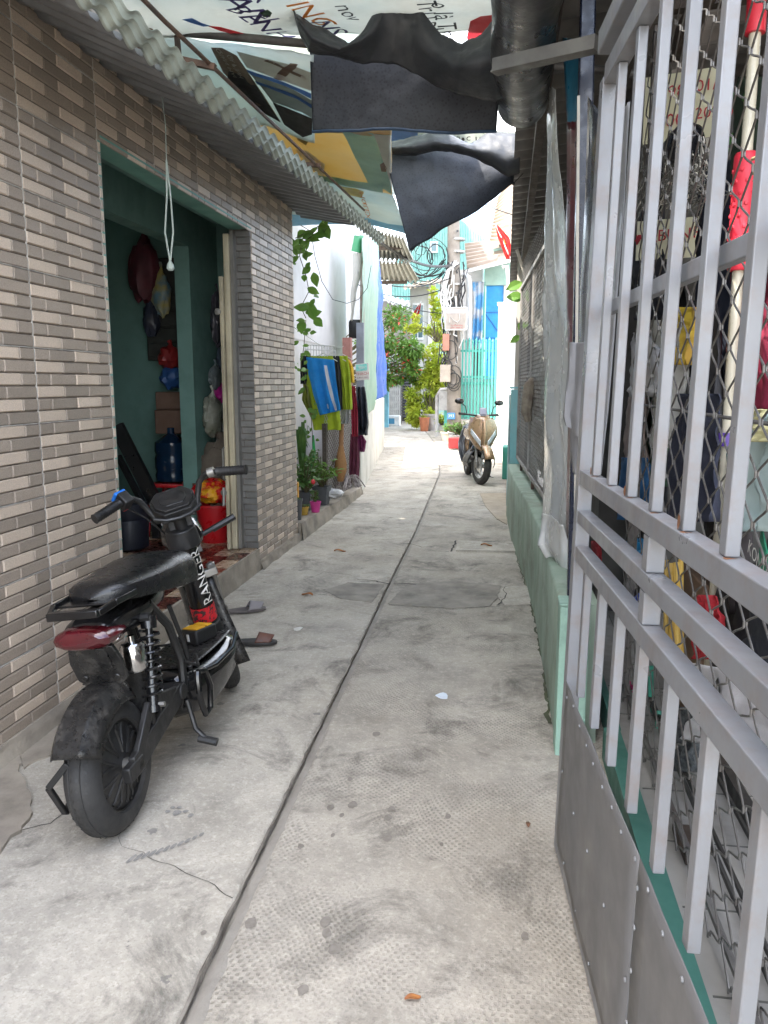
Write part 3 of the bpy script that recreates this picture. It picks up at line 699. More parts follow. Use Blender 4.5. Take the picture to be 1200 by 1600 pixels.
# pale banner with blue border
fb4 = sheet_px([(448,262),(500,280),(560,290),(612,300)], [(455,352),(520,348),(580,352),(640,368)], lambda u, v: 6.5+2.0*v, .03, 1.8, 8)
b4 = thing('banner', 'pale banner with a blue border hanging beyond the yellow one', 'banner', (-1.2, 7.5, 3.0))
build(MB().grid(fb4, 30, 24), 'cloth', M_BANP, b4, solid=.0015)
decal(fb4, [[(.0,.80),(1,.80),(1,.995),(0,.995)]], 'print', pm('skyblue', (.20,.48,.66)), b4)
decal(fb4, [[(.5,.1),(.62,.08),(.72,.14),(.66,.28),(.55,.26)]], 'print', P_YEL, b4)
decal_text(fb4, 'MOBLEX', (.68,.48), .085, R(92), 'lettering', P_ORG, b4, 2.0)
decal_text(fb4, 'KHUYẾN MÃI', (.40,.28), .06, R(92), 'lettering', P_YEL, b4, 2.0)
fb5 = sheet_px([(540,190),(640,196),(720,200),(815,205)], [(560,216),(640,232),(720,236),(815,226)], lambda u, v: 6.5+.4*v, .02, 2, 12)
b5 = thing('banner', 'narrow strip of red and blue printed banner behind the black flaps', 'banner', (-.4, 6.7, 3.2))
build(MB().grid(fb5, 30, 6), 'cloth', M_BANW, b5, solid=.0015)
decal(fb5, [[(.9,.3),(1,.3),(1,.99),(.9,.99)]], 'print', P_RED, b5); decal(fb5, [[(.1,.1),(.4,.1),(.4,.8),(.1,.7)]], 'print', P_BLU, b5)
decal_text(fb5, 'nước mía', (.72,.45), .07, 0, 'lettering', P_BLK, b5, 6)

M_BT = mat('black_tarp', (.022,.024,.028), (.035,.037,.042), .5, scale=5, bump=.5, bscale=22, dirt=.3, dirtc=(.09,.085,.075), dscale=4)
M_BTP = NT('black_tarp_printed')
vo = M_BTP.n.new('ShaderNodeTexVoronoi'); vo.inputs['Scale'].default_value = 60; M_BTP.l.new(M_BTP.pos.outputs['Position'], vo.inputs['Vector'])
M_BTP.col(M_BTP.mix(M_BTP.rng(vo.outputs['Distance'], .2, .42), (.010,.012,.017), (.022,.025,.032))); M_BTP.set(Roughness=.6); M_BTP.bump(M_BTP.noise(18, 4), .3, .01); M_BTP = M_BTP.mat
bt = thing('black_tarp', 'black tarpaulin swag with a square flap hung from the grey pipe', 'tarpaulin', (-.6, 4, 2.8))
sw = sheet_px([(440,-30),(462,18),(490,40),(545,66),(570,42),(604,0),(628,-24),(655,10),(690,55),(722,70),(752,54),(780,14),(796,-12)],
              [(446,-20),(468,52),(484,82),(512,88),(545,92),(578,97),(610,103),(645,116),(680,130),(715,145),(748,156),(774,160),(800,140)],
              lambda u, v: 3.92 - .16*math.sin(v*math.pi)*(.6+.4*math.sin(u*9)) - .10*(1-v), .022, 4.5, 20)
build(MB().grid(sw, 96, 26), 'swag', M_BT, bt, solid=.002)
fl_ = sheet_px([(484,78),(580,90),(680,95),(782,110)], [(487,201),(580,204),(680,206),(776,205)], lambda u, v: 4.16 + .03*math.sin(u*5+v*2)+.05*v, .018, 2.5, 23)
fo = build(MB().grid(fl_, 44, 24), 'flap', M_BTP, bt, solid=.002)
mb = MB(); mb.tube([fl_(i/20, 1.0) + Vector((0,-.004,0)) for i in range(21)], .008, 6); build(mb, 'hem', mat('hem_blue', (.02,.05,.10), rough=.6), fo)
b6 = thing('black_tarp', 'pointed black tarpaulin corner drooping over the lane farther on', 'tarpaulin', (-.5, 6.2, 2.4))
tri = sheet_px([(598,228),(660,228),(730,232),(806,236)], [(640,394),(690,360),(745,330),(802,286)], lambda u, v: 6.05 + .25*u - .06*math.sin(v*3.1), .025, 2.2, 31)
build(MB().grid(tri, 40, 30), 'flap', M_BTP, b6, solid=.002)
sw2 = sheet_px([(536,203),(600,222),(640,216),(672,206),(700,209),(735,222),(762,206),(785,206),(812,214)], [(545,208),(600,236),(650,244),(680,236),(706,236),(740,246),(770,262),(795,276),(812,272)], lambda u, v: 5.98 - .1*math.sin(v*3.1), .02, 4, 33)
build(MB().grid(sw2, 60, 12), 'swag', M_BT, b6, solid=.002)
cm = mat('black_cord', (.02,.02,.02), rough=.7)
for fn_, uv, top, par in ((fl_, (0,0), (0,-.02,.14), bt), (fl_, (.34,0), (.02,-.02,.12), bt), (fl_, (.68,0), (-.02,-.02,.12), bt), (sw, (0,0), (-.1,-.1,.2), bt), (sw, (.5,0), (0,-.1,.15), bt), (tri, (0,0), (-.15,.02,.1), b6), (tri, (1,0), (.2,.0,.15), b6), (tri, (1,1), (.25,-.05,.25), b6)):
    p = fn_(*uv); mb = MB(); mb.tube([p, p+Vector(top)*.5+Vector((0,0,-.01)), p+Vector(top)], .003, 5); mb.lathe([(.012,-.003),(.012,.003)], 10, Matrix.Translation(p)@Matrix.Rotation(R(90),4,'X')); build(mb, 'cord', cm, par)
# rolled tarpaulin along the right side and the angle iron under it
mb = MB(); pts = []; rs = []
for i in range(40):
    y = 1.9 + 2.45*i/39; pts.append((.045+.008*math.sin(y*3), y, 2.86-.012*math.sin(y*2.2))); rs.append(.135+.006*math.sin(y*7)+.004*fb(y*4, 1))
mb.tube(pts, rs, 28); mb.tube([Vector(pts[-1])+Vector((0,.004,0)), Vector(pts[-1])+Vector((0,.012,0))], [.09,.05], 20)
build(mb, 'rolled_tarp', mat('rolled_tarp', (.022,.023,.025), (.04,.04,.041), .36, scale=3, bump=.4, bscale=30, stretch=(1,.4,1), dirt=.3, dirtc=(.14,.13,.12)), label='rolled dark tarpaulin slung along the right roof edge', cat='tarpaulin')
st9 = MB().grid(lambda u, v: (-2.4+2.0*u, 4.1+5.0*v, 3.45+.05*v+.05*fb(u*4, v*4)), 24, 40); build(st9, 'sun_leak_cover', M_BANP, b3, solid=.0015)  # added sheet: stops a sun leak and covers bare sky above the banners
a = ony(772, 103, 3.15); b = ony(932, 66, 2.95)
mb = MB(); mb.bar(a, b, .03, .045); mb.bar(a+Vector((0,.015,-.02)), b+Vector((0,.015,-.02)), .05, .006)
build(mb, 'angle_iron', mat('angle_iron', (.15,.145,.13), (.10,.095,.09), .5, metal=.3, dirt=.3), smooth=False, label='grey angle iron bar crossing under the rolled tarpaulin', cat='bar')
# ================================================================== black electric scooter by the doorway
M_BLKG = mat('black_gloss', (.0045,.0045,.005), (.008,.008,.0085), .16, scale=8, dirt=.25, dirtc=(.035,.032,.03), dscale=12, rv=.08)
M_BLKM = mat('black_matt', (.0075,.0075,.008), (.013,.0125,.012), .5, scale=8, dirt=.35, dirtc=(.045,.042,.038), dscale=12, bump=.15)
M_BLKD = mat('black_dusty', (.008,.008,.008), (.018,.017,.016), .32, scale=16, dirt=.6, dirtc=(.085,.078,.068), dscale=22, bump=.3)
M_RUB = mat('tyre_rubber', (.018,.0175,.017), (.028,.027,.0255), .75, scale=7, dirt=.5, dirtc=(.06,.056,.05), dscale=8, bump=.2, bscale=120)
M_LEATH = mat('black_vinyl', (.006,.006,.0065), (.009,.009,.0095), .28, scale=6, bump=.2, bscale=260, rv=.04)
M_CHROME = mat('chrome', (.62,.62,.62), (.5,.5,.5), .18, metal=1)
M_STEEL = mat('dull_steel', (.35,.34,.32), (.25,.24,.22), .4, metal=.8, scale=20, dirt=.3)
M_TAILR = mat('tail_red', (.085,.005,.010), (.05,.004,.006), .18, coat=.6, scale=5)
def wheel_parts(parent, name, c, r, w_, M, rim_m, tyre_m, spokes, hubr=.05, style='motor', local=True):
    """wheel with its axle along local y of M"""
    MM = M @ Matrix.Translation(Vector(c)) @ Matrix.Rotation(R(90), 4, 'X')
    ri = r*(.66 if style == 'motor' else .68); prof = []
    for i in range(15):
        a = -math.pi*.5 - .35 + (math.pi + .7)*i/14
        prof.append((r - w_*.46 + w_*.46*math.cos(a) if False else (r-w_*.5) + w_*.5*math.cos(a)*1.0, w_*.5*math.sin(a)*1.06))
    prof = [(ri, -w_*.36)] + [(max(ri, p[0]), p[1]) for p in prof] + [(ri, w_*.36)]
    t = MB().lathe(prof, 56, MM, caps=False); tyre = build(t, name, tyre_m, parent, local=local)
    # tread: sipes cut as raised blocks between grooves
    tr = MB()
    for i in range(44):
        for s_ in (-1, 1):
            a0 = 2*math.pi*i/44; q = []
            for (da, zz) in ((0, .06), (.045, .06), (.11, .36), (.065, .36)):
                zz2 = zz*w_*s_; rr = (r-w_*.5) + math.sqrt(max(0, (w_*.5)**2 - (zz2/1.06)**2)) + .0022
                q.append(MM @ Vector((rr*math.cos(a0+da), rr*math.sin(a0+da), zz2)))
            tr.add(q, [(0,1,2,3) if s_ > 0 else (3,2,1,0)])
    for zz in (-.17, .17):
        rr = (r-w_*.5) + math.sqrt((w_*.5)**2-(zz*w_)**2); tr.lathe([(rr-.001,zz*w_-.003),(rr+.0026,zz*w_-.002),(rr+.0026,zz*w_+.002),(rr-.001,zz*w_+.003)], 56, MM, caps=False)
    build(tr, 'tread', tyre_m, tyre, local=True)
    rm_ = MB(); rm_.lathe([(ri-.004,-w_*.36),(ri+.012,-w_*.40),(ri+.016,-w_*.36),(ri-.012,-w_*.20),(ri-.012,w_*.20),(ri+.016,w_*.36),(ri+.012,w_*.40),(ri-.004,w_*.36)], 48, MM, caps=False)
    if style == 'motor':
        for s_ in (-1, 1):
            rm_.lathe([(ri-.004, s_*w_*.3),(ri-.02, s_*w_*.34),(.04, s_*w_*.44),(.03, s_*w_*.5),(.001, s_*w_*.5)], 40, MM, caps=False)
            for k in range(9):
                a = 2*math.pi*k/9
                for off in (-.13, .13):
                    p = []
                    for rr, da in ((.04, 0), (ri*.55, off*.7), (ri*.82, off*1.2), (ri*.9, off*.6 if off > 0 else off*1.6)):
                        p.append(MM @ Vector((rr*math.cos(a+da), rr*math.sin(a+da), s_*(w_*.46 - rr*.12 + .004))))
                    rm_.tube(p, .005, 5)
                rm_.lathe([(.004,0),(.005,.004),(.001,.006)], 6, MM @ Matrix.Translation(((ri-.014)*math.cos(a),(ri-.014)*math.sin(a), s_*w_*.35-(.0 if s_>0 else .006))))
    else:
        for k in range(spokes):
            a = 2*math.pi*k/spokes
            for da in (-.12, .12):
                rm_.tube([MM @ Vector((.03*math.cos(a), .03*math.sin(a), 0)), MM @ Vector((ri*.5*math.cos(a+da*.6), ri*.5*math.sin(a+da*.6), .012)), MM @ Vector(((ri-.006)*math.cos(a+da), (ri-.006)*math.sin(a+da), .0))], [.016,.011,.013], 6)
        rm_.lathe([(.045,-.03),(.05,-.02),(.05,.02),(.045,.03)], 20, MM)
        rm_.lathe([(.1,.036),(.1,.04),(.055,.04),(.055,.036)], 28, MM, caps=False)
    rim = build(rm_, 'rim', rim_m, tyre, local=True)
    ax = MB(); ax.lathe([(.022,-.085),(.022,-.05),(.012,-.05),(.012,.05),(.022,.05),(.022,.085)], 14, MM); ax.lathe([(.016,-.11),(.016,-.088),(.009,-.088),(.009,.088),(.016,.088),(.016,.11)], 6, MM)
    build(ax, 'axle', M_STEEL, tyre, local=True)
    return tyre
LEAN = Matrix.Rotation(R(-7), 4, 'X')
rc = Vector((-1.205, 2.195, 0))
ROT = Matrix.Rotation(R(90+1), 4, 'Z') @ LEAN
bike = thing('electric_scooter', 'black electric scooter with cracked rear fender parked by the open doorway', 'scooter', rc, ROT)
I4 = Matrix.Identity(4)
AX = Vector((-.36, 0, 1)).normalized(); HEAD = Vector((.90, 0, .70))
ST = Matrix.Translation(HEAD) @ Matrix.Rotation(R(30), 4, AX) @ Matrix.Translation(-HEAD)
WR = .218
M_MOTOR = mat('motor_grey', (.026,.025,.024), (.016,.0155,.015), .45, metal=.1, scale=14, dirt=.5, dirtc=(.06,.056,.05), dscale=12)
wheel_parts(bike, 'rear_wheel', (0,0,WR), WR, .105, I4, M_MOTOR, M_RUB, 0)
wheel_parts(bike, 'front_wheel', (1.25,0,.208), .208, .095, ST, M_BLKD, M_RUB, 0)
def arcshell(c, r0, w_, a0, a1, n, crown=.02, M=I4, thick=.006, taper=0, facet=True):
    mb = MB()
    def fn(u, v):
        a = a0 + (a1-a0)*v; k = (u-.5)*2; ww = w_*(1-taper*v)
        if facet: rr = r0 - (0 if abs(k) < .55 else (abs(k)-.55)/.45*crown*2.4); yy = k*ww/2*(1 if abs(k) < .6 else 1)
        else: rr = r0 - crown*k*k; yy = k*ww/2
        return M @ Vector((c[0] + rr*math.cos(a), c[1] + yy, c[2] + rr*math.sin(a)))
    return mb.grid(fn, 12, n)
mb = arcshell((0,0,WR), .262, .165, R(66), R(150), 16, .024); build(mb, 'rear_fender', M_BLKD, bike, local=True, solid=.006)
mb = MB(); mb.bar((-.15,.085,.14),(-.20,.09,.25),.02,.014); mb.bar((-.15,.085,.14),(-.03,.085,.2),.016,.02); mb.bar((-.20,.09,.25),(-.19,.02,.32),.016,.02); build(mb, 'fender_bracket', M_BLKM, bike, local=True, bevel=.003)
for s_ in (-1, 1):
    mb = MB(); y = s_*.095
    A = Vector((-.03,y,WR)); B = Vector((.40,s_*.085,.30)); C = Vector((.14,y,.36))
    mb.bar(A, B, .024, .07, (0,0,1)); mb.bar(A+Vector((.03,0,.01)), C, .022, .045); mb.bar(C, B+Vector((-.04,0,.01)), .022, .05); mb.bar(A.lerp(B,.45), C, .012, .03)
    mb.bar(A+Vector((-.05,0,-.005)), A+Vector((.05,0,.0)), .03, .05); mb.lathe([(.03,-.02),(.03,.02)], 14, Matrix.Translation(B) @ Matrix.Rotation(R(90),4,'X'))
    build(mb, 'swing_arm', M_BLKM, bike, local=True, bevel=.005)
    sh = MB(); a = Vector((.145,s_*.108,.355)); b = Vector((.215,s_*.105,.63)); d = b-a
    sh.tube([a, a+d*.45], .021, 12); sh.tube([a+d*.4, b], .013, 10); sh.tube([a-d*.08, a], .026, 12); sh.tube([a+d*.9, b+d*.05], .027, 12)
    o = build(sh, 'shock_absorber', M_BLKG, bike, local=True)
    co = MB(); n = 110; ex = d.normalized(); e1 = Vector((0,1,0)); e2 = ex.cross(e1)
    co.tube([a + d*(.1+.78*i/n) + (e1*math.cos(i*.46)+e2*math.sin(i*.46))*.031 for i in range(n+1)], .0052, 6); build(co, 'coil', M_BLKG, o, local=True)
    mb = MB(); mb.lathe([(.009,-.02),(.009,.02)], 6, Matrix.Translation(a+Vector((0,s_*.02,0))) @ Matrix.Rotation(R(90),4,'X')); build(mb, 'bolt', M_STEEL, o, local=True)
# tail
def hull(sections, mats, name, parent, sub=1, n=None, solid=0, bevel=0, smooth=True, ang=40):
    """loft of closed sections"""
    mb = MB(); k = len(sections[0]); vs_ = [p for s_ in sections for p in s_]
    fs_ = [[i*k+j, i*k+(j+1)%k, (i+1)*k+(j+1)%k, (i+1)*k+j] for i in range(len(sections)-1) for j in range(k)]
    fs_ += [list(range(k))[::-1], [(len(sections)-1)*k+j for j in range(k)]]
    mb.add(vs_, fs_); return build(mb, name, mats, parent, local=True, sub=sub, bevel=bevel, smooth=smooth, ang=ang)
def sec(x, w_, z0, z1, t=.8, mid=None):
    m_ = mid if mid is not None else (z0+z1)/2
    return [Vector((x,-w_*t,z0)),Vector((x,w_*t,z0)),Vector((x,w_,m_)),Vector((x,w_*t*.85,z1)),Vector((x,-w_*t*.85,z1)),Vector((x,-w_,m_))]
hull([sec(-.02,.085,.635,.685),sec(.03,.10,.62,.71),sec(.16,.10,.60,.725),sec(.30,.095,.59,.725),sec(.44,.07,.61,.72),sec(.54,.04,.63,.70)], M_BLKG, 'tail_cowl', bike, 2)
hull([sec(-.055,.085,.635,.675),sec(-.04,.108,.61,.69),sec(.02,.115,.605,.69),sec(.13,.107,.63,.675)], M_TAILR, 'tail_light', bike, 1)
mb = MB(); P = [(-.075,0),(.075,0),(.09,-.06),(.085,-.13),(.05,-.165),(-.05,-.165),(-.085,-.13),(-.09,-.06)]
MM = frame((.01,0,.615), (0,-1,0), (-.35,0,1)); mb.prism(P, -.008, .008, MM); mb.prism([(-.05,-.005),(.05,-.005),(.055,-.10),(-.055,-.10)], .008, .013, MM); mb.bar((.0,0,.62),(.15,0,.61),.08,.02)
for yy in (-.055, .055): mb.lathe([(.012,0),(.012,.005),(.005,.006)], 10, MM @ Matrix.Translation((yy,-.12,.008)))
build(mb, 'plate_holder', M_BLKD, bike, local=True, bevel=.004)
rk = MB()
for s_ in (-1,1): rk.bar((.02,s_*.105,.748),(.34,s_*.12,.748),.014,.022); rk.bar((.02,s_*.105,.748),(-.05,s_*.08,.735),.018,.022)
rk.bar((-.05,-.085,.735),(-.05,.085,.735),.03,.026); rk.bar((.05,-.105,.745),(.05,.105,.745),.07,.008); rk.bar((.24,-.115,.745),(.24,.115,.745),.05,.008)
build(rk, 'rear_rack', M_BLKG, bike, local=True, bevel=.007)
mb = MB()
def seat(u, v):
    x = .055 + .585*v
    wd = .095 + .05*math.sin(min(1, v*1.35)*math.pi*.62) + .02*v
    if v < .14: wd *= math.sqrt(max(.0002, 1-((.14-v)/.14)**2))
    if v > .86: wd *= math.sqrt(max(.02, 1-((v-.86)/.14)**2*.96))
    h = .05 + .042*min(1, v*1.5)**1.5 ; base = .755 - .035*v
    if v > .86: h *= math.sqrt(max(.05, 1-((v-.86)/.14)**2*.7))
    if v < .14: h *= math.sqrt(max(.0004, 1-((.14-v)/.14)**2))
    a = math.pi*(1-u)*1.16 - math.pi*.08
    return Vector((x, -wd*math.copysign(abs(math.cos(a))**.62, math.cos(a)), base + h*math.copysign(abs(math.sin(a))**.7, math.sin(a)) - .012*v))
mb.grid(seat, 28, 44); mb.grid(lambda u, v: Vector((.08+.54*v, (u-.5)*.18, .752-.02*v)), 2, 2); st_ = build(mb, 'seat', M_LEATH, bike, local=True, ang=75)
mb = MB()
for u in (.18, .82): mb.tube([seat(u, .04+.9*i/30)+Vector((0,0,.001)) for i in range(31)], .0022, 4)
build(mb, 'seam', M_BLKM, st_, local=True)
# frame: posts, controller box, canister
fr = MB()
for s_ in (-1,1):
    fr.tube([(.30,s_*.07,.67),(.42,s_*.075,.55),(.47,s_*.08,.40),(.44,s_*.085,.28)], .016, 8); fr.tube([(.44,s_*.08,.62),(.50,s_*.085,.46),(.52,s_*.09,.33)], .009, 8)
fr.tube([(.44,-.09,.30),(.44,.09,.30)], .025, 10); fr.tube([(.20,-.12,.645),(.20,.12,.645)], .016, 8)
build(fr, 'frame', M_BLKM, bike, local=True)
mb = MB().box(.20,.36,-.055,.055,.30,.50); build(mb, 'controller_box', mat('rough_box', (.03,.0285,.026), (.017,.0165,.016), .85, scale=40, bump=.5, bscale=180), bike, local=True, bevel=.02)
mb = MB(); mb.lathe([(.001,0),(.034,0),(.04,.01),(.04,.085),(.034,.095),(.012,.1),(.012,.12)], 20, Matrix.Translation((.13,-.075,.485))); build(mb, 'canister', M_CHROME, bike, local=True)
mb = MB(); mb.lathe([(.045,-.05),(.055,0),(.05,.05)], 14, Matrix.Translation((.30,0,.25))); build(mb, 'reservoir', M_BLKM, bike, local=True)
# deck and belly
hull([sec(.42,.11,.20,.36,.9),sec(.50,.15,.14,.355,.9,.33),sec(.66,.172,.11,.345,.85,.31),sec(.86,.165,.125,.345,.8,.31),sec(.97,.13,.18,.36,.8,.32),sec(1.02,.075,.24,.37,.8)], M_BLKG, 'deck_body', bike, 1)
mb = MB(); mb.grid(lambda u, v: Vector((.50+.46*v, (u-.5)*(.20 + .04*math.sin(v*3.1)), .357+.006*math.sin(v*3.1) + (.004 if int(v*14) % 2 else 0)*(1 if .15 < u < .85 else 0))), 14, 56); build(mb, 'deck_mat', M_BLKD, bike, local=True, solid=.004)
for s_ in (-1,1):
    mb = MB(); mb.tube([(.47,s_*.13,.34),(.60,s_*.158,.325),(.80,s_*.158,.325),(.95,s_*.128,.345)], .009, 8); build(mb, 'deck_trim', M_BLKG, bike, local=True)
mb = MB(); mb.tube([(.43,-.155+.0,.36),(.47,-.165,.35),(.50,-.165,.28),(.48,-.16,.20),(.44,-.155,.19),(.41,-.155,.26),(.42,-.155,.34),(.43,-.155,.36)], .012, 8); build(mb, 'side_cover', M_BLKG, bike, local=True)
mb = MB(); mb.tube([(.44,-.09,.25),(.43,-.11,.14),(.42,-.15,.10)], .010, 8); mb.tube([(.42,-.12,.105),(.42,-.19,.085)], .016, 8); mb.tube([(.42,.09,.25),(.45,.22,.02)], .011, 8); mb.tube([(.45,.22,.012),(.50,.25,.012)], .014, 8); build(mb, 'side_stand', M_BLKM, bike, local=True)
# steering column (fixed tube), fork (turned)
mb = MB(); lo = Vector((.965,0,.35)); hi = Vector((.845,0,.80))
mb.tube([lo, lo.lerp(hi,.04), lo.lerp(hi,.5), hi], [.058,.052,.049,.046], 20); col_ = build(mb, 'column', M_BLKG, bike, local=True)
mb = MB(); mb.tube([lo-Vector((-.01,0,.03)), lo, lo.lerp(hi,.12), lo.lerp(hi,.13)], [.07,.068,.060,.052], 20); build(mb, 'clamp', M_BLKM, bike, local=True)
mb = MB(); mb.tube([lo.lerp(hi,.16), lo.lerp(hi,.32)], .0535, 20, caps=False); build(mb, 'red_band', mat('red_sticker', (.5,.012,.02), (.03,.02,.02), .4, scale=55, lo=.52, hi=.56), col_, local=True)
ax_ = (hi-lo).normalized(); side = Vector((-.45,-.9,0)); side = (side - ax_*side.dot(ax_)).normalized()
TM = MB(); vs_, fs_ = text2d('RANGER', .068); e2 = ax_.cross(side); pts = []
for a, b in vs_:
    th = b/.053; c0 = lo.lerp(hi,.30) + ax_*(a+.15); dirv = side*math.cos(th) - e2*math.sin(th); pts.append(c0 + dirv*.0545)
TM.add(pts, fs_); build(TM, 'lettering', mat('white_sticker', (.75,.73,.68), rough=.4), col_, local=True)
fk = MB()
for s_ in (-1,1):
    a = Vector((1.25,s_*.075,.208)); b = Vector((1.02,s_*.075,.60))
    fk.tube([ST@a, ST@a.lerp(b,.5)], .021, 10); fk.tube([ST@a.lerp(b,.48), ST@b], .014, 10)
build(fk, 'fork', M_STEEL, bike, local=True)
mb = MB(); mb.bar(ST@Vector((1.02,-.095,.60)), ST@Vector((1.02,.095,.60)), .05, .035); mb.tube([ST@Vector((1.02,0,.6)), ST@Vector((.91,0,.72))], .03, 10)
for s_ in (-1,1): mb.lathe([(.02,0),(.02,.025),(.008,.03)], 8, ST @ Matrix.Translation((1.02,s_*.075,.612)))
build(mb, 'fork_yoke', M_STEEL, bike, local=True, bevel=.004)
mb = arcshell((1.25,0,.208), .258, .16, R(35), R(165), 22, .03, ST); build(mb, 'front_fender', M_BLKD, bike, local=True, solid=.006)
mb = MB(); mb.grid(lambda u, v: ST @ Vector((1.04 - .03*v - .02*abs(u-.5)*2, (u-.5)*(.13+.07*v), .16+.34*(1-v)*1.25)), 6, 8); build(mb, 'splash_guard', M_BLKD, bike, local=True, solid=.006)
# head cluster
def STp(*p): return ST @ Vector(p)
mb = MB(); mb.lathe([(.02,-.05),(.075,-.045),(.09,0),(.085,.05),(.05,.075),(.001,.08)], 22, ST @ Matrix.Translation((.965,0,.80)) @ Matrix.Rotation(R(80),4,'Y')); build(mb, 'headlight', M_BLKG, bike, local=True)
mb = MB(); mb.grid(lambda u, v: STp(1.02+.03*math.sin(v*3.1), (u-.5)*.13, .70+.22*v), 8, 10); build(mb, 'headlight_guard', mat('grey_gloss', (.25,.25,.25), rough=.25, coat=.4), bike, local=True, solid=.008)
mb = MB(); mb.tube([hi-ax_*.03, hi+ax_*.05], [.07,.062], 18); mb.tube([STp(.84,0,.80), STp(.80,0,.92)], .026, 12); mb.bar(STp(.80,-.07,.90), STp(.80,.07,.90), .035, .03); mb.bar(STp(.835,-.05,.86), STp(.835,.05,.86), .02, .07)
mb.tube([STp(.77,-.10,.92), STp(.75,-.05,.90), STp(.745,0,.895), STp(.75,.05,.90), STp(.77,.10,.92)], .008, 8)
build(mb, 'bar_clamp', M_BLKM, bike, local=True, bevel=.004)
mb = MB(); P = [(-.055,-.075),(.055,-.075),(.088,-.03),(.092,.03),(.06,.075),(-.06,.075),(-.092,.03),(-.088,-.03)]
DM = ST @ frame((.80,0,.965), (0,-1,0), (.80,0,.55)); mb.prism(P, -.035, .0, DM); mb.prism([(a*.9,b*.88) for a,b in P], .0, .012, DM); mb.prism([(a*.62,b*.55) for a,b in P], .012, .016, DM); build(mb, 'instrument_pod', M_BLKM, bike, local=True, bevel=.006)
hb_ = MB(); 
for s_ in (-1,1):
    hb_.tube([STp(.80,s_*.03,.90), STp(.805,s_*.085,.905), STp(.81,s_*.10,.95), STp(.80,s_*.125,1.005), STp(.77,s_*.155,1.03), STp(.735,s_*.205,1.025), STp(.69,s_*.27,1.01)], .0125, 10)
build(hb_, 'handlebar', M_BLKM, bike, local=True)
for s_ in (-1,1):
    a = STp(.735,s_*.20,1.025); b = STp(.672,s_*.305,1.0); mb = MB(); mb.tube([a, a.lerp(b,.04), b.lerp(a,.06), b], [.020,.0185,.0185,.0205], 14)
    for k in range(8): mb.tube([a.lerp(b,.12+k*.1), a.lerp(b,.16+k*.1)], .0198, 14)
    gp = build(mb, 'grip', M_BLKM, bike, local=True)
    lv = MB(); lv.tube([STp(.745,s_*.175,1.03), STp(.785,s_*.20,1.02), STp(.755,s_*.265,1.005), STp(.73,s_*.305,.99)], [.009,.007,.0055,.006], 8); lv.tube([STp(.752,s_*.165,1.03), STp(.742,s_*.19,1.03)], .021, 10)
    build(lv, 'brake_lever', M_STEEL if s_ < 0 else M_BLKM, bike, local=True)
sw_ = MB(); sc = STp(.75,.18,1.03); ex = (STp(.735,.205,1.025)-STp(.77,.155,1.03)).normalized(); SM = frame(sc, ex, ST.to_3x3() @ Vector((.5,.2,.8)))
sw_.box(-.022,.022,-.03,.026,-.028,.028, SM); swo = build(sw_, 'switch_box', M_BLKM, bike, local=True, bevel=.005)
for nm, c, bx in (('blue_switch', (.01,.15,.55), (-.026,.026,.024,.038,-.02,.026)), ('amber_switch', (.8,.32,.01), (-.012,.012,-.006,.008,.026,.036)), ('red_switch', (.75,.02,.03), (-.012,.012,-.027,-.014,.026,.036))):
    build(MB().box(*bx, SM), nm, mat(nm, c, rough=.4), swo, local=True, bevel=.003)
mb = MB()
for k, (y0, y1) in enumerate(((.06,.15),(-.05,-.16),(.03,.1))): mb.tube([STp(.80,y0,.95), STp(.86+.02*k,y0*.9,.90), STp(.89,y0*.5,.80), Vector((.90,.02*k,.66)), Vector((.93,.03,.5))], .0045, 6)
mb.tube([STp(.78,.2,1.02), STp(.82,.12,.93), STp(.88,.06,.82)], .004, 6); build(mb, 'cable', M_BLKM, bike, local=True)
mb = MB(); mb.tube([STp(.98,-.03,.765), STp(.985,-.23,.80)], [.012,.010], 8); mb.tube([STp(.985,-.13,.78), STp(.985,-.24,.802)], .0155, 8); build(mb, 'foot_peg', M_BLKM, bike, local=True)
mb = MB(); mb.tube([Vector((.45,-.10,.40)), Vector((.50,-.13,.36)), Vector((.56,-.10,.385))], .006, 6); mb.tube([(.80,.1,.36),(.72,.17,.38),(.60,.16,.36)], .005, 6); build(mb, 'wire', M_BLKM, bike, local=True)
# battery pack on the deck
BM = WM[bike] @ Matrix.Translation((.80,-.02,.368)) @ Matrix.Rotation(R(-24), 4, 'Z')
bp = thing('battery_pack', 'small black battery pack with a yellow top lying on the scooter deck', 'battery', BM.translation, BM.to_3x3().to_4x4())
build(MB().box(-.06,.06,-.05,.05,0,.06), 'case', M_BLKM, bp, local=True, bevel=.008)
mb = MB().box(-.045,.006,-.04,.04,.06,.064); mb.box(.016,.045,-.04,.04,.06,.064); build(mb, 'yellow_label', mat('yellow_print', (.72,.40,.02), (.6,.3,.02), .5, scale=30), bp, local=True)
mb = MB().box(-.063,-.06,-.008,.004,.015,.045); build(mb, 'white_mark', mat('white_sticker', (.75,.73,.68)), bp, local=True)
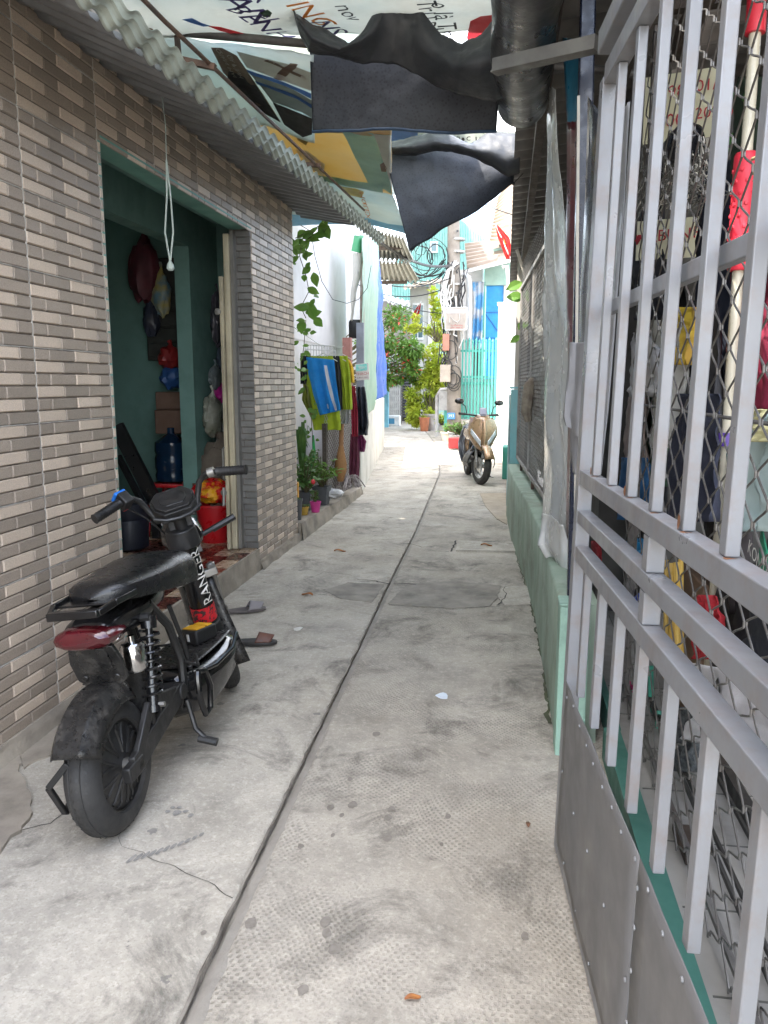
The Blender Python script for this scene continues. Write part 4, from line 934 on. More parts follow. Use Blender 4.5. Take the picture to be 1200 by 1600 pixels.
# second scooter parked inside the room (only its rear shows past the seat)
# slippers
M_SLIP = mat('brown_sole', (.13,.045,.022), (.08,.03,.018), .5, scale=12)
def slipper(name, c, ang, m_, strap, label, flip=False):
    o = thing(name, label, 'slipper', c, ang, 'slippers beside the scooter front wheel')
    P = [(.13*math.cos(a)*(1), (.045 + .008*math.cos(a))*math.sin(a)) for a in [i*math.pi/14 for i in range(28)]]
    mb = MB().prism(P, 0, .018); build(mb, 'sole', m_, o, local=True, bevel=.004)
    mb = MB(); mb.grid(lambda u, v: Vector((.01+.085*v + .02*math.sin(u*3.14), (u-.5)*.095*(1-.25*v), .018+.048*math.sin(u*math.pi)*(1-.35*v))), 14, 8); build(mb, 'strap', strap, o, local=True, solid=.005)
s1 = onz(384, 957); s2 = onz(405, 1008)
slipper('slipper', (s1.x, s1.y, .008), R(28), mat('grey_sole', (.10,.085,.08), rough=.6), mat('grey_strap', (.22,.20,.20), rough=.6), 'grey brown flip-flop lying by the doorstep behind the front wheel')
slipper('slipper', (s2.x-.03, s2.y, .008), R(8), mat('dark_sole', (.03,.028,.027), rough=.5), M_SLIP, 'tan leather slipper lying just beside the scooter front wheel')
# ================================================================== gold scooter farther down the lane
M_GOLD = mat('gold_paint', (.26,.155,.075), (.21,.125,.06), .3, metal=.35, scale=3, coat=.7)
M_LENS = mat('lens', (.55,.58,.60), (.35,.37,.39), .12, metal=.3, coat=.5)
def moto():
    fx = Vector((-.33, 11.27, 0)); rx = Vector((-.56, 12.5, 0)); d = (fx-rx); ang = math.atan2(d.y, d.x)
    o = thing('motor_scooter', 'gold and black motor scooter parked facing us by the right wall', 'scooter', rx, Matrix.Rotation(ang, 4, 'Z') @ Matrix.Rotation(R(-3), 4, 'X'))
    wb = d.length; r = .285; 
    SX = Matrix.Translation((wb,0,0)) @ Matrix.Rotation(R(14), 4, 'Z') @ Matrix.Translation((-wb,0,0))
    M_ALLOY = mat('alloy', (.55,.55,.54), (.4,.4,.4), .35, metal=.7)
    wheel_parts(o, 'rear_wheel', (0,0,r), r, .11, I4, M_ALLOY, M_RUB, 5, style='cast'); wheel_parts(o, 'front_wheel', (wb,0,r), r, .10, SX, M_ALLOY, M_RUB, 5, style='cast')
    mb = arcshell((wb,0,r), .325, .14, R(20), R(150), 16, .03, SX, facet=False); build(mb, 'front_fender', M_GOLD, o, local=True, solid=.006)
    mb = MB()
    for s_ in (-1,1): mb.tube([SX@Vector((wb,s_*.075,r)), SX@Vector((wb-.14,s_*.075,.72))], .022, 10)
    build(mb, 'fork', M_STEEL, o, local=True)
    mb = MB(); mb.box(wb-.05,wb+.03,-.10,-.055,r-.05,r+.05, SX); build(mb, 'brake_caliper', M_STEEL, o, local=True, bevel=.01)
    # front apron: gold centre crest and side panels
    def S2(x, w_, z): return x, w_, z
    mb = MB()
    def apron(u, v):
        k = (u-.5)*2; z = .50 + .47*v; half = .20 - .035*v + .03*math.sin(v*3.1)
        if v < .3: half *= .82 + .6*v
        x = wb - .02 + .13*(1-v) - .20*abs(k)**1.7 - .02*v + .05*math.sin(v*3.1)
        return Vector((x, k*half, z - .14*abs(k)**2*(1-v)*(-1) - .02))
    mb.grid(apron, 24, 16); build(mb, 'front_apron', M_GOLD, o, local=True, solid=.01)
    mb = MB(); mb.grid(lambda u, v: apron(.42+.16*u*(1-.0), .02+.93*v) + Vector((.012+.02*math.sin(u*3.14),0,0)), 6, 12); build(mb, 'centre_crest', M_GOLD, o, local=True, solid=.008)
    for s_ in (-1,1):
        mb = MB(); mb.grid(lambda u, v: apron(.5+s_*(.12+.30*u), .12+.20*v+.26*u) + Vector((.012,0,0)), 8, 6); build(mb, 'headlight', M_LENS, o, local=True, solid=.008)
        mb = MB(); mb.grid(lambda u, v: apron(.5+s_*(.46+.04*u), .05+.5*v) + Vector((-.02-.25*u, s_*.02*u,-.03*u)), 4, 8); build(mb, 'side_panel', M_GOLD, o, local=True, solid=.008)
    hull([sec(wb-.22,.19,.28,.62,.7),sec(wb-.10,.19,.36,.60,.7),sec(wb-.02,.15,.46,.58,.7)], M_BLKG, 'leg_shield', o, 1)
    for s_ in (-1,1):
        mb = MB(); mb.grid(lambda u, v: Vector((wb-.02-.22*u, s_*(.10+.09*math.sin(v*2.2)+.05*u), .50-.26*v)), 6, 8); build(mb, 'lower_cowl', M_BLKG, o, local=True, solid=.008)
    hull([sec(wb-.30,.10,.93,.99),sec(wb-.22,.14,.90,1.01),sec(wb-.13,.10,.90,.99),sec(wb-.06,.05,.91,.95)], M_GOLD, 'handlebar_cover', o, 2)
    mb = MB(); mb.grid(lambda u, v: Vector((wb-.10-.14*v, (u-.5)*(.12-.02*v), .99+.10*v)), 6, 6); build(mb, 'visor', mat('visor', (.12,.12,.15), rough=.2), o, local=True, solid=.006)
    mb = MB(); mb.tube([SX@Vector((wb-.24,-.29,1.0)), SX@Vector((wb-.22,-.2,.99)), SX@Vector((wb-.2,0,.97)), SX@Vector((wb-.22,.2,.99)), SX@Vector((wb-.24,.29,1.0))], .014, 8)
    build(mb, 'handlebar', M_BLKM, o, local=True)
    for s_ in (-1,1):
        mb = MB(); mb.tube([SX@Vector((wb-.225,s_*.21,.99)), SX@Vector((wb-.24,s_*.31,.995))], .019, 10); build(mb, 'grip', M_BLKM, o, local=True)
        mb = MB(); mb.tube([SX@Vector((wb-.18,s_*.18,.99)), SX@Vector((wb-.17,s_*.30,.985))], .008, 6); build(mb, 'brake_lever', M_BLKM, o, local=True)
        mb = MB(); q = SX@Vector((wb-.24,s_*.31,1.17)); mb.tube([SX@Vector((wb-.22,s_*.19,1.0)), SX@Vector((wb-.22,s_*.22,1.10)), q], .007, 6)
        mr = blob((q.x,q.y,q.z), (.03,.07,.042), 3, .05, 8); mb.add(mr.v, mr.f); build(mb, 'mirror', M_BLKG, o, local=True)
        mb = MB(); mb.grid(lambda u, v: Vector((.10+ (wb-.55)*u, s_*(.10+.07*math.sin(u*2.6)), .42+.30*v+.06*(1-u))), 12, 6); build(mb, 'side_cowl', M_GOLD, o, local=True, solid=.01)
    hull([sec(-.25,.08,.70,.78),sec(-.1,.13,.68,.83),sec(.3,.15,.68,.82),sec(.55,.12,.68,.78),sec(.66,.07,.68,.74)], M_LEATH, 'seat', o, 2)
    hull([sec(-.2,.07,.45,.66),sec(.2,.12,.35,.68),sec(.55,.12,.28,.60),sec(wb-.32,.13,.24,.34)], M_BLKM, 'body', o, 1)
    mb = MB(); mb.tube([(.35,.10,.28),(.38,.30,.012)], .012, 8); mb.tube([(.38,.30,.012),(.44,.33,.012)], .014, 8); build(mb, 'side_stand', M_BLKM, o, local=True)
    return o
mo = moto()
# ================================================================== right side: low green wall
M_GWALL = mat('green_wash', (.25,.33,.25), (.31,.38,.30), .85, scale=3, bump=.4, bscale=35, dirt=.9, dirtc=(.14,.14,.095), dscale=2.2, stretch=(2,2,.7))
M_GPOST = mat('green_post', (.24,.40,.31), (.30,.45,.36), .7, scale=4, bump=.3, dirt=.45, dirtc=(.07,.10,.07))
RW = [(2.95,.235),(4.83,.215),(5.64,.18),(7.17,.088),(8.56,.043)]
rwx = lambda y: lerp_tab(RW, y)
mb = MB(); H_ = .575
yy = [3.05 + (8.56-3.05)*i/60 for i in range(61)]
prof = [(0,-.05),(.0,.15),(.004,.35),(.0,H_-.012),(.012,H_),(.15,H_),(.16,-.05)]
vs_ = [(rwx(y)+a+.02*(1 if b < .02 else 0)*0 + .0012*fb(y*3, b*4, 2), y, b + .001*fb(y*2, a*9)) for y in yy for a, b in prof]; k = len(prof)
mb.add(vs_, [[i*k+j, i*k+j+1, (i+1)*k+j+1, (i+1)*k+j] for i in range(60) for j in range(k-1)] + [list(range(k)), [60*k+j for j in range(k)][::-1]])
build(mb, 'low_wall', M_GWALL, label='low pale green plastered wall stained along the right side', cat='wall', ang=50)
mb = MB().box(.225, .335, 2.92, 3.04, -.03, .60); mb.box(.222,.338,2.915,3.045,.601,.612)
build(mb, 'gate_post_block', M_GPOST, bevel=.012, label='short bright green concrete block at the end of the low wall', cat='block', smooth=False)
# teal door post at the far end of the low wall
mb = MB().box(.06, .17, 8.57, 8.66, .0, 1.37); mb.box(.10,.13,8.563,8.57,1.1,1.13); mb.box(.10,.12,8.563,8.57,.85,.87); mb.box(.04,.3,8.6,8.7,1.38,1.40)
build(mb, 'teal_post', mat('teal_post', (.20,.47,.50), (.26,.52,.55), .6, dirt=.25), smooth=False, label='light teal steel post at the far end of the low wall', cat='post')
# ---- right house shell behind the wall
M_DKTIN = mat('dark_tin', (.12,.11,.10), (.19,.175,.16), .55, scale=6, dirt=.4, dirtc=(.17,.13,.10))
M_BTIN = mat('brown_tin', (.30,.26,.22), (.22,.19,.16), .6, scale=5, dirt=.4, dirtc=(.14,.10,.08))
M_WOODD = mat('dark_wood', (.075,.055,.042), (.05,.038,.03), .75, scale=8, stretch=(4,1,1))
M_SHELL = mat('yard_wall', (.10,.095,.085), (.06,.058,.052), .85, scale=3, bump=.2, dirt=.5)
M_TILEF = mat('yard_floor', (.30,.29,.27), (.22,.21,.19), .5, scale=4, dirt=.4)
rh = thing('right_house', 'open-fronted house on the right under a dark tin roof', 'house', (1.4, 4.5, 0))
mb = MB(); mb.box(2.3, 2.45, -.6, 9.2, 0, 3.2); mb.box(.7, 2.3, 9.05, 9.2, 0, 3.0); mb.box(.55,.62,4.6,9.05,.0,2.9); mb.box(.62,2.3,4.6,4.7,0,2.9); build(mb, 'wall', M_SHELL, rh, smooth=False)
mb = MB(); mb.box(.47, 2.3, -.6, 9.05, 0, .11); fl2 = build(mb, 'floor', M_TILEF, rh, smooth=False)
mb = MB()
for i in range(14): mb.box(.48, 2.2, -.5+i*.3, -.5+i*.3+.004, .1101, .1125)
for i in range(5): mb.box(.62+i*.3, .624+i*.3, -.5, 4.5, .1101, .1125)
build(mb, 'floor_joint', mat('grey_joint', (.10,.10,.09)), fl2, smooth=False)
mb = MB().box(.405, .465, .0, 2.93, -.03, .125); mb.box(.44,.47,2.93,3.6,-.03,.125); build(mb, 'kerb', mat('dark_green_paint', (.045,.15,.12), (.06,.18,.145), .6, scale=5, dirt=.3), rh, smooth=False)
def ctin(x0, x1, y0, y1, zfn, per, amp, m_, name, parent, n=10):
    mb = MB(); N = int((y1-y0)/per*8)
    mb.grid(lambda u, v: (x0+(x1-x0)*v, y0+(y1-y0)*u, zfn(x0+(x1-x0)*v, y0+(y1-y0)*u) + amp*math.sin(2*math.pi*(y1-y0)*u/per)), N, n)
    return build(mb, name, m_, parent, solid=.002, ang=70)
rz = lambda x, y: lerp_tab([(2,3.02),(5.5,3.02),(8,2.93),(11,2.78),(12,2.72)], y) + .10*(x-.02) - (.0)
ctin(.02, .85, 2.6, 11.6, rz, .21, .024, M_DKTIN, 'roof_sheet', rh)
ctin(.35, 2.5, 2.0, 2.9, lambda x, y: 2.95+.12*(x-.4), .13, .017, M_BTIN, 'roof_sheet', rh)
ctin(.86, 2.5, 2.91, 9.3, lambda x, y: 3.2+.1*(x-.85), .2, .017, M_DKTIN, 'roof_sheet', rh, 3)
for (a, b) in (((.16,3.0,2.93),(.16,11.4,2.70)), ((.50,-.6,2.86),(.50,4.5,2.86)), ((.62,-.5,2.7),(.62,3.4,2.7))):
    mb = MB(); mb.bar(a, b, .05, .08); build(mb, 'rafter', M_WOODD, rh, smooth=False)
for y in (1.2, 2.2, 3.3): 
    mb = MB(); mb.bar((.4,y,2.82),(2.3,y,2.95), .05, .07); build(mb, 'rafter', M_WOODD, rh, smooth=False)
for y in (8.5, 11.2):
    mb = MB(); mb.bar((.24,y,H_ if y < 9 else 0),(.24,y,2.78), .045, .045); build(mb, 'post', M_PIPE, rh, smooth=False)
    mb = MB(); mb.bar((.26,y,2.3),(.08,y,2.80), .03, .03); build(mb, 'strut', mat('pale_wood', (.42,.38,.32), rough=.7), rh, smooth=False)
# ---- chain link helper
def chain_link(mb, O, U, V, nu, nv, cell, r, bulge=.3, n=4):
    O = Vector(O); U = Vector(U).normalized(); V = Vector(V).normalized(); N_ = U.cross(V)
    for j in range(nu):
        pts = []
        for k in range(nv*2+1):
            zz = ((k + j) % 2); u0 = (j + (zz*1.10 - .05))*cell; u1 = (j + ((1-zz)*1.10 - .05))*cell; v = k*cell*.5*1.2; d_ = r*1.3*(1 if zz else -1)
            for f in ((-.12, .02), (.12, .02), (.34, .28), (.5, .5), (.66, .72)):
                pts.append(O + U*(u0+(u1-u0)*f[1]) + V*(v + f[0]*cell*.6) + N_*(d_*(1-2*f[1])))
        mb.tube(pts, r, n, caps=False)
M_WIRE = mat('galv_wire', (.17,.165,.155), (.11,.10,.09), .5, metal=.5, scale=20)
ws = thing('wire_screen', 'rusty wire mesh screen standing on the low green wall', 'fence', (.2, 6.9, H_))
mb = MB(); A = Vector((rwx(8.5)+.10, 8.5, .66)); B = Vector((rwx(5.4)+.10, 5.4, .66)); Udir = (B-A); 
chain_link(mb, A, Udir, (0,0,1), int(Udir.length/.055), 30, .055, .0021, n=3); build(mb, 'wire_mesh', M_WIRE, ws, kind='stuff')
for a, b in ((A, B), (A+Vector((0,0,1.75)), B+Vector((0,0,1.75))), (A, A+Vector((0,0,1.75))), (A.lerp(B,.5), A.lerp(B,.5)+Vector((0,0,1.75))), (B, B+Vector((0,0,1.75)))):
    mb = MB(); mb.bar(a, b, .03, .03); build(mb, 'frame_bar', mat('screen_frame', (.33,.32,.30), (.2,.18,.16), .6, dirt=.3), ws, smooth=False)
for k in range(2):
    mb = MB(); p = A.lerp(B, .2+.45*k); mb.bar(p+Vector((0,0,-.09)), p, .025, .025); build(mb, 'foot', M_RUST, ws, smooth=False)
# crumpled sheets behind the mesh
mb = MB(); C1 = A+Vector((.12,0,0)); mb.grid(lambda u, v: C1.lerp(B+Vector((.1,0,0)), u)+Vector((.07*fb(u*9, v*9, 5)+.03*fb(u*25, v*25, 6), 0, 1.7*v)), 60, 50)
build(mb, 'plastic_lining', mat('crumpled_plastic', (.62,.62,.57), (.40,.38,.33), .35, scale=5, trans=.25, dirt=.4, dirtc=(.16,.13,.09)), label='crumpled grey plastic lining behind the wire mesh screen', cat='plastic sheet')
mb = MB(); p = ony(832, 640, 6.7)
mb.tube([p+Vector((0,0,.26)), p+Vector((-.03,0,.2)), p+Vector((-.05,0,-.02)), p+Vector((-.03,0,-.1))], [.02,.05,.045,.03], 8)
mb.tube([p+Vector((0,0,.26)), p+Vector((.03,0,.15)), p+Vector((.035,0,-.06))], [.02,.035,.02], 8)
build(mb, 'hanging_rag', mat('brown_rag', (.14,.11,.085), (.25,.22,.17), .9, scale=14, bump=.5), label='brown rag knotted on the wire mesh screen', cat='rag')
# ---- silver film, sheets and posts between mesh and gate
M_FILM = mat('silver_film', (.66,.66,.63), (.56,.58,.57), .25, metal=.3, scale=3, bump=.5, bscale=9, rv=.08)
def vsheet(L, R_, dep, amp, fs, seed, nu, nv):
    f = sheet_px(L, R_, dep, 0, 1, 0)
    def fn(u, v):
        p = f(u, v); q_ = v*1.7 + .9*fb(p.z*1.1*fs*.4, v, seed, 2); k = amp*(abs((q_ % 1)-.5)*2-.5) + amp*.5*fb(p.z*fs*.6, v*1.3, seed, 4)
        return p + Vector((k*.35, k, 0))
    return MB().grid(fn, nu, nv)
mb = vsheet([(856,140),(852,330),(848,480),(850,640),(845,790),(846,868),(866,905)], [(868,140),(872,250),(884,360),(894,480),(893,640),(886,790),(898,892)], lambda u, v: 4.5-.65*v, .075, 2.2, 3, 120, 26)
build(mb, 'silver_film', M_FILM, label='crumpled silver plastic film hanging down over the low green wall', cat='plastic sheet', solid=.001, ang=80)
mb = vsheet([(850,800),(842,850),(862,900),(870,950)], [(880,820),(890,870),(895,910),(896,965)], lambda u, v: 3.95-.35*v, .05, 5, 9, 40, 16)
build(mb, 'film_tail', M_FILM, label='silver film end folded over the top of the low wall', cat='plastic sheet', solid=.001, ang=80)
mb = vsheet([(886,190),(884,400),(888,600),(884,800),(882,890)], [(908,190),(906,400),(906,600),(903,800),(900,905)], lambda u, v: 3.75-.25*v, .02, 2, 5, 40, 8)
build(mb, 'maroon_sheet', mat('maroon_sheet', (.14,.035,.045), (.09,.025,.03), .35, scale=4), label='narrow maroon plastic sheet hanging beside the navy post', cat='plastic sheet', solid=.002)
mb = vsheet([(880,60),(885,160),(890,250)], [(910,60),(908,160),(905,250)], lambda u, v: 3.8-.2*v, .02, 2, 7, 20, 8)
build(mb, 'blue_sheet', mat('blue_sheet', (.04,.22,.36), rough=.4), label='small blue plastic sheet under the tin roof behind the navy post', cat='plastic sheet', solid=.002)
a = ony(896, 965, 3.18); t = ony(918, 20, 3.18); e_ = a.lerp(t, 1.25); s_ = a.lerp(t, -.2)
mb = MB(); mb.bar(s_, e_, .055, .05, (0,1,0)); build(mb, 'navy_post', mat('navy_post', (.004,.008,.024), (.006,.011,.03), .3, scale=6, dirt=.15, dirtc=(.05,.05,.06)), smooth=False, bevel=.006, label='navy painted steel post behind the end of the gate', cat='post')
mb = MB(); a = ony(898, 890, 3.1); t = ony(904, 150, 3.1); mb.bar(a, t, .010, .010); build(mb, 'white_pole', mat('cream_pole', (.38,.35,.29), rough=.4), smooth=False, label='thin pale pole alongside the maroon sheet', cat='pole')
mb = vsheet([(888,535),(884,600),(880,650),(884,664)], [(920,535),(918,600),(914,650),(912,690)], lambda u, v: 2.75-.2*v, .03, 3, 11, 40, 12)
build(mb, 'grey_cloth', mat('grey_cloth', (.33,.33,.34), (.26,.26,.27), .7, scale=4, trans=.2), label='grey cloth draped beside the far end of the gate', cat='cloth', solid=.002)
mb = vsheet([(892,640),(890,700),(894,738)], [(918,640),(915,700),(914,748)], lambda u, v: 2.85-.15*v, .02, 3, 12, 16, 10)
build(mb, 'grey_cloth', mat('grey_cloth', (.33,.33,.34)), label='short lower end of grey cloth behind the gate post', cat='cloth', solid=.002)
mb = vsheet([(950,190),(945,330),(938,480),(925,640),(918,740)], [(985,160),(976,330),(962,480),(950,640),(940,740)], lambda u, v: 2.62-.25*v, .03, 2, 14, 40, 12)
build(mb, 'film_curtain', mat('clear_film', (.45,.46,.48), (.36,.37,.39), .3, scale=3, trans=.3), label='greyish translucent film curtain hung just behind the gate', cat='plastic sheet', solid=.001)

# ================================================================== open grey gate
M_GATE = mat('gate_paint', (.20,.205,.215), (.165,.168,.175), .40, metal=.1, scale=3, dirt=.5, dirtc=(.17,.125,.10), dscale=16, coat=.1)
M_GPAN = mat('gate_panel', (.145,.142,.14), (.125,.122,.12), .5, metal=.0, scale=2.5, bump=.12, bscale=7, dirt=.3, dirtc=(.11,.10,.09), stretch=(1,1,.5))
G0 = Vector((.208, 2.22, .016)); Gd = Vector((.079,-.997,0)).normalized(); Gu = (Vector((.252,2.22,2.161))-G0).normalized(); Gn = Gd.cross(Gu).normalized()
GM = Matrix(((Gd.x,Gu.x,Gn.x,G0.x),(Gd.y,Gu.y,Gn.y,G0.y),(Gd.z,Gu.z,Gn.z,G0.z),(0,0,0,1)))
gate = thing('steel_gate', 'open grey steel bar gate with a solid lower panel at right', 'gate', G0, GM.to_3x3().to_4x4())
# outward side (towards lane) is -Gn or +Gn: keep everything symmetric about the plane
GL = 1.95
def gbar(name, s0, z0, s1, z1, w_, th, parent=gate, m_=M_GATE, dn=0):
    mb = MB()
    if abs(s1-s0) > abs(z1-z0): mb.box(s0, s1, z0-w_/2, z0+w_/2, dn-th/2, dn+th/2)
    else: mb.box(s0-w_/2, s0+w_/2, z0, z1, dn-th/2, dn+th/2)
    return build(mb, name, m_, parent, local=True, smooth=False, bevel=.0025)
gbar('stile', -.04, 0, -.04, 2.20, .05, .04); gbar('stile', GL, 0, GL, 2.20, .05, .04)
for z, w_ in ((.94,.042),(1.045,.036),(1.155,.042),(2.205,.05),(.02,.04)): gbar('rail', -.015, z, GL-.025, z, w_, .036)
gbar('rail', -.06, 1.615, GL+.02, 1.615, .034, .02, dn=-(-1 if Gn.x > 0 else 1)*.032)
mb = MB().box(-.07, GL+.03, 2.27, 2.33, -.035, .03); build(mb, 'header', M_GATE, gate, local=True, smooth=False, bevel=.004)
for i in range(10): gbar('bar', .12+i*.194, 1.177, .12+i*.194, 2.179, .027, .021, dn=.0)
for i in range(9):
    gbar('bar', .10+i*.197, .557 if i % 1 == 0 else 0, .10+i*.197, .918, .028, .021)
for s_ in (.715, 1.5):
    gbar('upright', s_, .962, s_, 1.026, .036, .034); gbar('upright', s_, 1.064, s_, 1.133, .036, .034)
SD = -1 if Gn.x > 0 else 1       # side of the lane
for s0, s1 in ((-.012,.846),(.852,1.922)):
    mb = MB(); n = 14; mb.grid(lambda u, v: Vector((s0+(s1-s0)*u, .042+.512*v, SD*(.0205+.004*fb((s0+(s1-s0)*u)*4, v*3, 4)))), n, n); build(mb, 'panel', M_GPAN, gate, local=True, solid=.002)
rv = MB()
for s_ in [.03+.10*i for i in range(19)]:
    for z in ((.53, .065) if int(s_*10) % 2 else (.53, .29)): rv.lathe([(.0055,0),(.0045,.003),(.001,.004)], 8, Matrix.Translation((s_+rnd(-.01,.01), z+rnd(-.012,.012), SD*.0225)) @ (Matrix.Rotation(math.pi,4,'X') if SD < 0 else I4))
for z in (.12,.22,.33,.42,.5): rv.lathe([(.0055,0),(.0045,.003),(.001,.004)], 8, Matrix.Translation((.862, z, SD*.0225)) @ (Matrix.Rotation(math.pi,4,'X') if SD < 0 else I4))
build(rv, 'rivet', mat('rivet', (.20,.20,.20), rough=.4, metal=.2), gate, local=True, kind='stuff')
ru = MB()
for i in range(10):
    s_ = .12+i*.194
    ru.add([Vector((s_+.018+rnd(0,.012)*math.cos(a), 1.1765, .006+.010*math.sin(a)*rnd(.6,1.2))) for a in [k*.9 for k in range(7)]], [range(7)])
    if i % 2 == 0: ru.add([Vector((s_+.0+.012*math.cos(a)*rnd(.5,1), 1.19+.014*math.sin(a)*rnd(.5,1.2), SD*.0142)) for a in [k*.9 for k in range(7)]], [range(7)])
build(ru, 'rust_spot', mat('rust', (.22,.09,.035), (.13,.06,.03), .9, scale=60), gate, local=True, kind='stuff')

# ================================================================== yard behind the gate
yf = thing('chain_link_fence', 'chain link fence of twisted wire right behind the grey gate', 'fence', (.5, 1.9, .12))
mb = MB(); chain_link(mb, (.51,3.35,.14), (.0,-1,0), (0,0,1), 33, 24, .088, .0026, n=5); build(mb, 'wire_mesh', M_WIRE, yf, kind='stuff')
for y in (3.3, .7):
    mb = MB(); mb.bar((.535,y,.11),(.535,y,2.75),.035,.035); build(mb, 'post', M_PIPE, yf, smooth=False)
mb = MB(); mb.tube([(.53,.6,.16),(.53,3.4,.16)], .010, 8); mb.tube([(.53,.6,1.35),(.53,3.4,1.35)], .005, 6); build(mb, 'tension_bar', M_PIPE, yf)
def cloth(name, rows, x, m_, label, cat='garment', amp=.03, waves=3.0, seed=0, nv=26, nu=22, solid=.004, group=None, thick=.0):
    """hanging cloth in the plane x=const: rows of (py, pxL, pxR) in photo pixels"""
    x = .56 + (x-.62)*.42; amp = min(amp, .03)
    def fn(u, v):
        n = len(rows)-1; k = min(int(v*n), n-1); f = v*n-k; a, b = rows[k], rows[k+1]
        py = a[0]+(b[0]-a[0])*f; l = a[1]+(b[1]-a[1])*f; r = a[2]+(b[2]-a[2])*f
        p = onx(l+(r-l)*u, py, x)
        d = amp*(.3+.7*v)*math.sin(u*waves*2*math.pi+seed+v*1.5) + amp*.6*fb(u*3+seed, v*4, seed)
        return p + Vector((d, 0, 0))
    return build(MB().grid(fn, nu, nv), name, m_, label=label, cat=cat, solid=solid, group=group)
fab = lambda n, c, c2=None, **k: mat('fabric_'+n, c, c2, .85, scale=k.pop('scale', 8), bump=.25, bscale=200, **k)
cloth('shirt', [(405,1140,1215),(480,1138,1220),(560,1140,1220),(640,1150,1220)], 1.25, fab('crimson', (.22,.012,.04)), 'crimson shirt hung behind the chain link at the right edge', seed=1)
cloth('trousers', [(615,1052,1118),(660,1050,1120),(730,1048,1116),(815,1050,1112)], .80, fab('navy', (.018,.022,.04), (.03,.034,.055)), 'dark navy trousers hung behind the gate bars', seed=2, amp=.04)
cloth('carrier_bag', [(640,1165,1225),(680,1150,1230),(760,1146,1230),(830,1160,1230)], .78, mat('pale_blue_bag', (.42,.56,.58), (.50,.60,.58), .35, scale=4, trans=.35), 'pale blue plastic carrier bag behind the chain link', 'bag', seed=4, amp=.05)
cloth('yellow_cloth', [(640,1185,1225),(690,1182,1225)], .76, fab('lemon', (.68,.64,.34)), 'pale yellow cloth folded over the carrier bag', 'cloth', seed=5)
cloth('shirt', [(520,990,1012),(545,984,1030),(600,982,1036),(620,984,1030)], .72, fab('white', (.62,.62,.63)), 'white shirt hung high behind the gate, second bay', seed=6)
cloth('shirt', [(500,1020,1062),(560,1018,1066),(640,1022,1062),(700,1024,1058)], .78, fab('offwhite', (.58,.57,.52)), 'off-white shirt hung behind the gate, middle bays', seed=7)
cloth('yellow_vest', [(480,1062,1092),(520,1056,1094),(570,1058,1092)], .80, fab('yellow', (.62,.46,.03), (.5,.3,.05)), 'golden yellow garment between the gate bars', seed=8)
cloth('coat', [(470,1080,1118),(540,1070,1120),(640,1066,1122),(720,1070,1118)], .95, fab('charcoal', (.03,.03,.033)), 'charcoal coat hung beside the pale pole', seed=9)
cloth('grey_jacket', [(590,1060,1092),(640,1056,1096),(720,1058,1096)], .86, fab('greyj', (.33,.33,.33)), 'grey jacket under the yellow garment', seed=10)
cloth('pink_shirt', [(620,985,1012),(700,980,1015),(770,982,1012)], .80, fab('pinkish', (.42,.34,.31)), 'pinkish shirt in the second gate bay', seed=11)
cloth('green_cloth', [(620,1016,1040),(700,1010,1042),(760,1012,1040)], .9, fab('green', (.06,.12,.07)), 'dark green cloth behind the gate, third bay', 'cloth', seed=12)
cloth('blue_cloth', [(715,970,1010),(770,962,1012),(812,968,1006)], .72, fab('blue', (.03,.14,.34)), 'blue cloth crumpled low between the upper gate bars', 'cloth', seed=13, amp=.05)
cloth('black_jacket', [(330,1000,1020),(400,990,1030),(470,992,1050),(500,1000,1040)], .9, fab('inky', (.02,.022,.03)), 'black jacket hung below the wire hangers', seed=14)
cloth('red_cloth', [(930,1090,1112),(970,1092,1122),(1030,1094,1130)], .86, fab('red', (.36,.012,.02)), 'red cloth hung low behind the middle rails', 'cloth', seed=15)
# navy backpack with lettering
bpk = thing('backpack', 'navy backpack with green patch and white lettering behind the gate', 'backpack', onx(1195, 1080, .72))
p = onx(1200, 950, .66); mb = blob((.70,p.y,p.z), (.07,.17,.20), 5, .15, 12); build(mb, 'pack', fab('navy2', (.015,.018,.026)), bpk)
mb = blob((.69,p.y+.02,p.z-.17), (.065,.16,.12), 6, .15, 12); build(mb, 'pocket', fab('navy2', (.015,.018,.026)), bpk)
mb = MB(); q = onx(1185, 830, .615); mb.grid(lambda u, v: q + Vector((.0-.0, -.02-.12*u*v, -.12*v+.02*u)), 4, 4); build(mb, 'patch', fab('green2', (.02,.2,.11)), bpk, solid=.003)
for tx, px, py, sz in (('KONTU', 1185, 878, .05), ('SSA', 1192, 905, .032)):
    q = onx(px, py, .605); TM = text_mb(tx, sz, frame(q, (0,-1,-.25), (0,-.25,1))); build(TM, 'lettering', mat('white_sticker', (.75,.73,.68)), bpk)
# white football shirt with a black tick mark
ws_ = thing('football_shirt', 'white ribbed sports shirt with black tick mark low behind the gate', 'shirt', onx(1150, 1180, .66))
def wsf(u, v):
    a = onx(1075+150*u, 1035+25*u+ (120+10*u)*v, .58); return a + Vector((.03*math.sin(u*5+v*4)*v + .012*fb(u*4, v*4), 0, 0))
build(MB().grid(wsf, 30, 24), 'cloth', fab('white2', (.80,.80,.84)), ws_, solid=.004)
mb = MB(); q = [(.08,.30),(.16,.36),(.26,.36),(.30,.22),(.36,.10),(.37,.32),(.30,.50),(.22,.52),(.14,.46)]; decal(wsf, [q], 'tick_mark', mat('black_print', (.02,.02,.02), rough=.6), ws_, .006)
cloth('mesh_bag', [(1105,1050,1100),(1150,1052,1096),(1205,1056,1088)], .70, mat('dark_mesh', (.02,.024,.03), (.10,.11,.11), .8, scale=70), 'dark mesh bag hung under the white sports shirt', 'bag', seed=17)
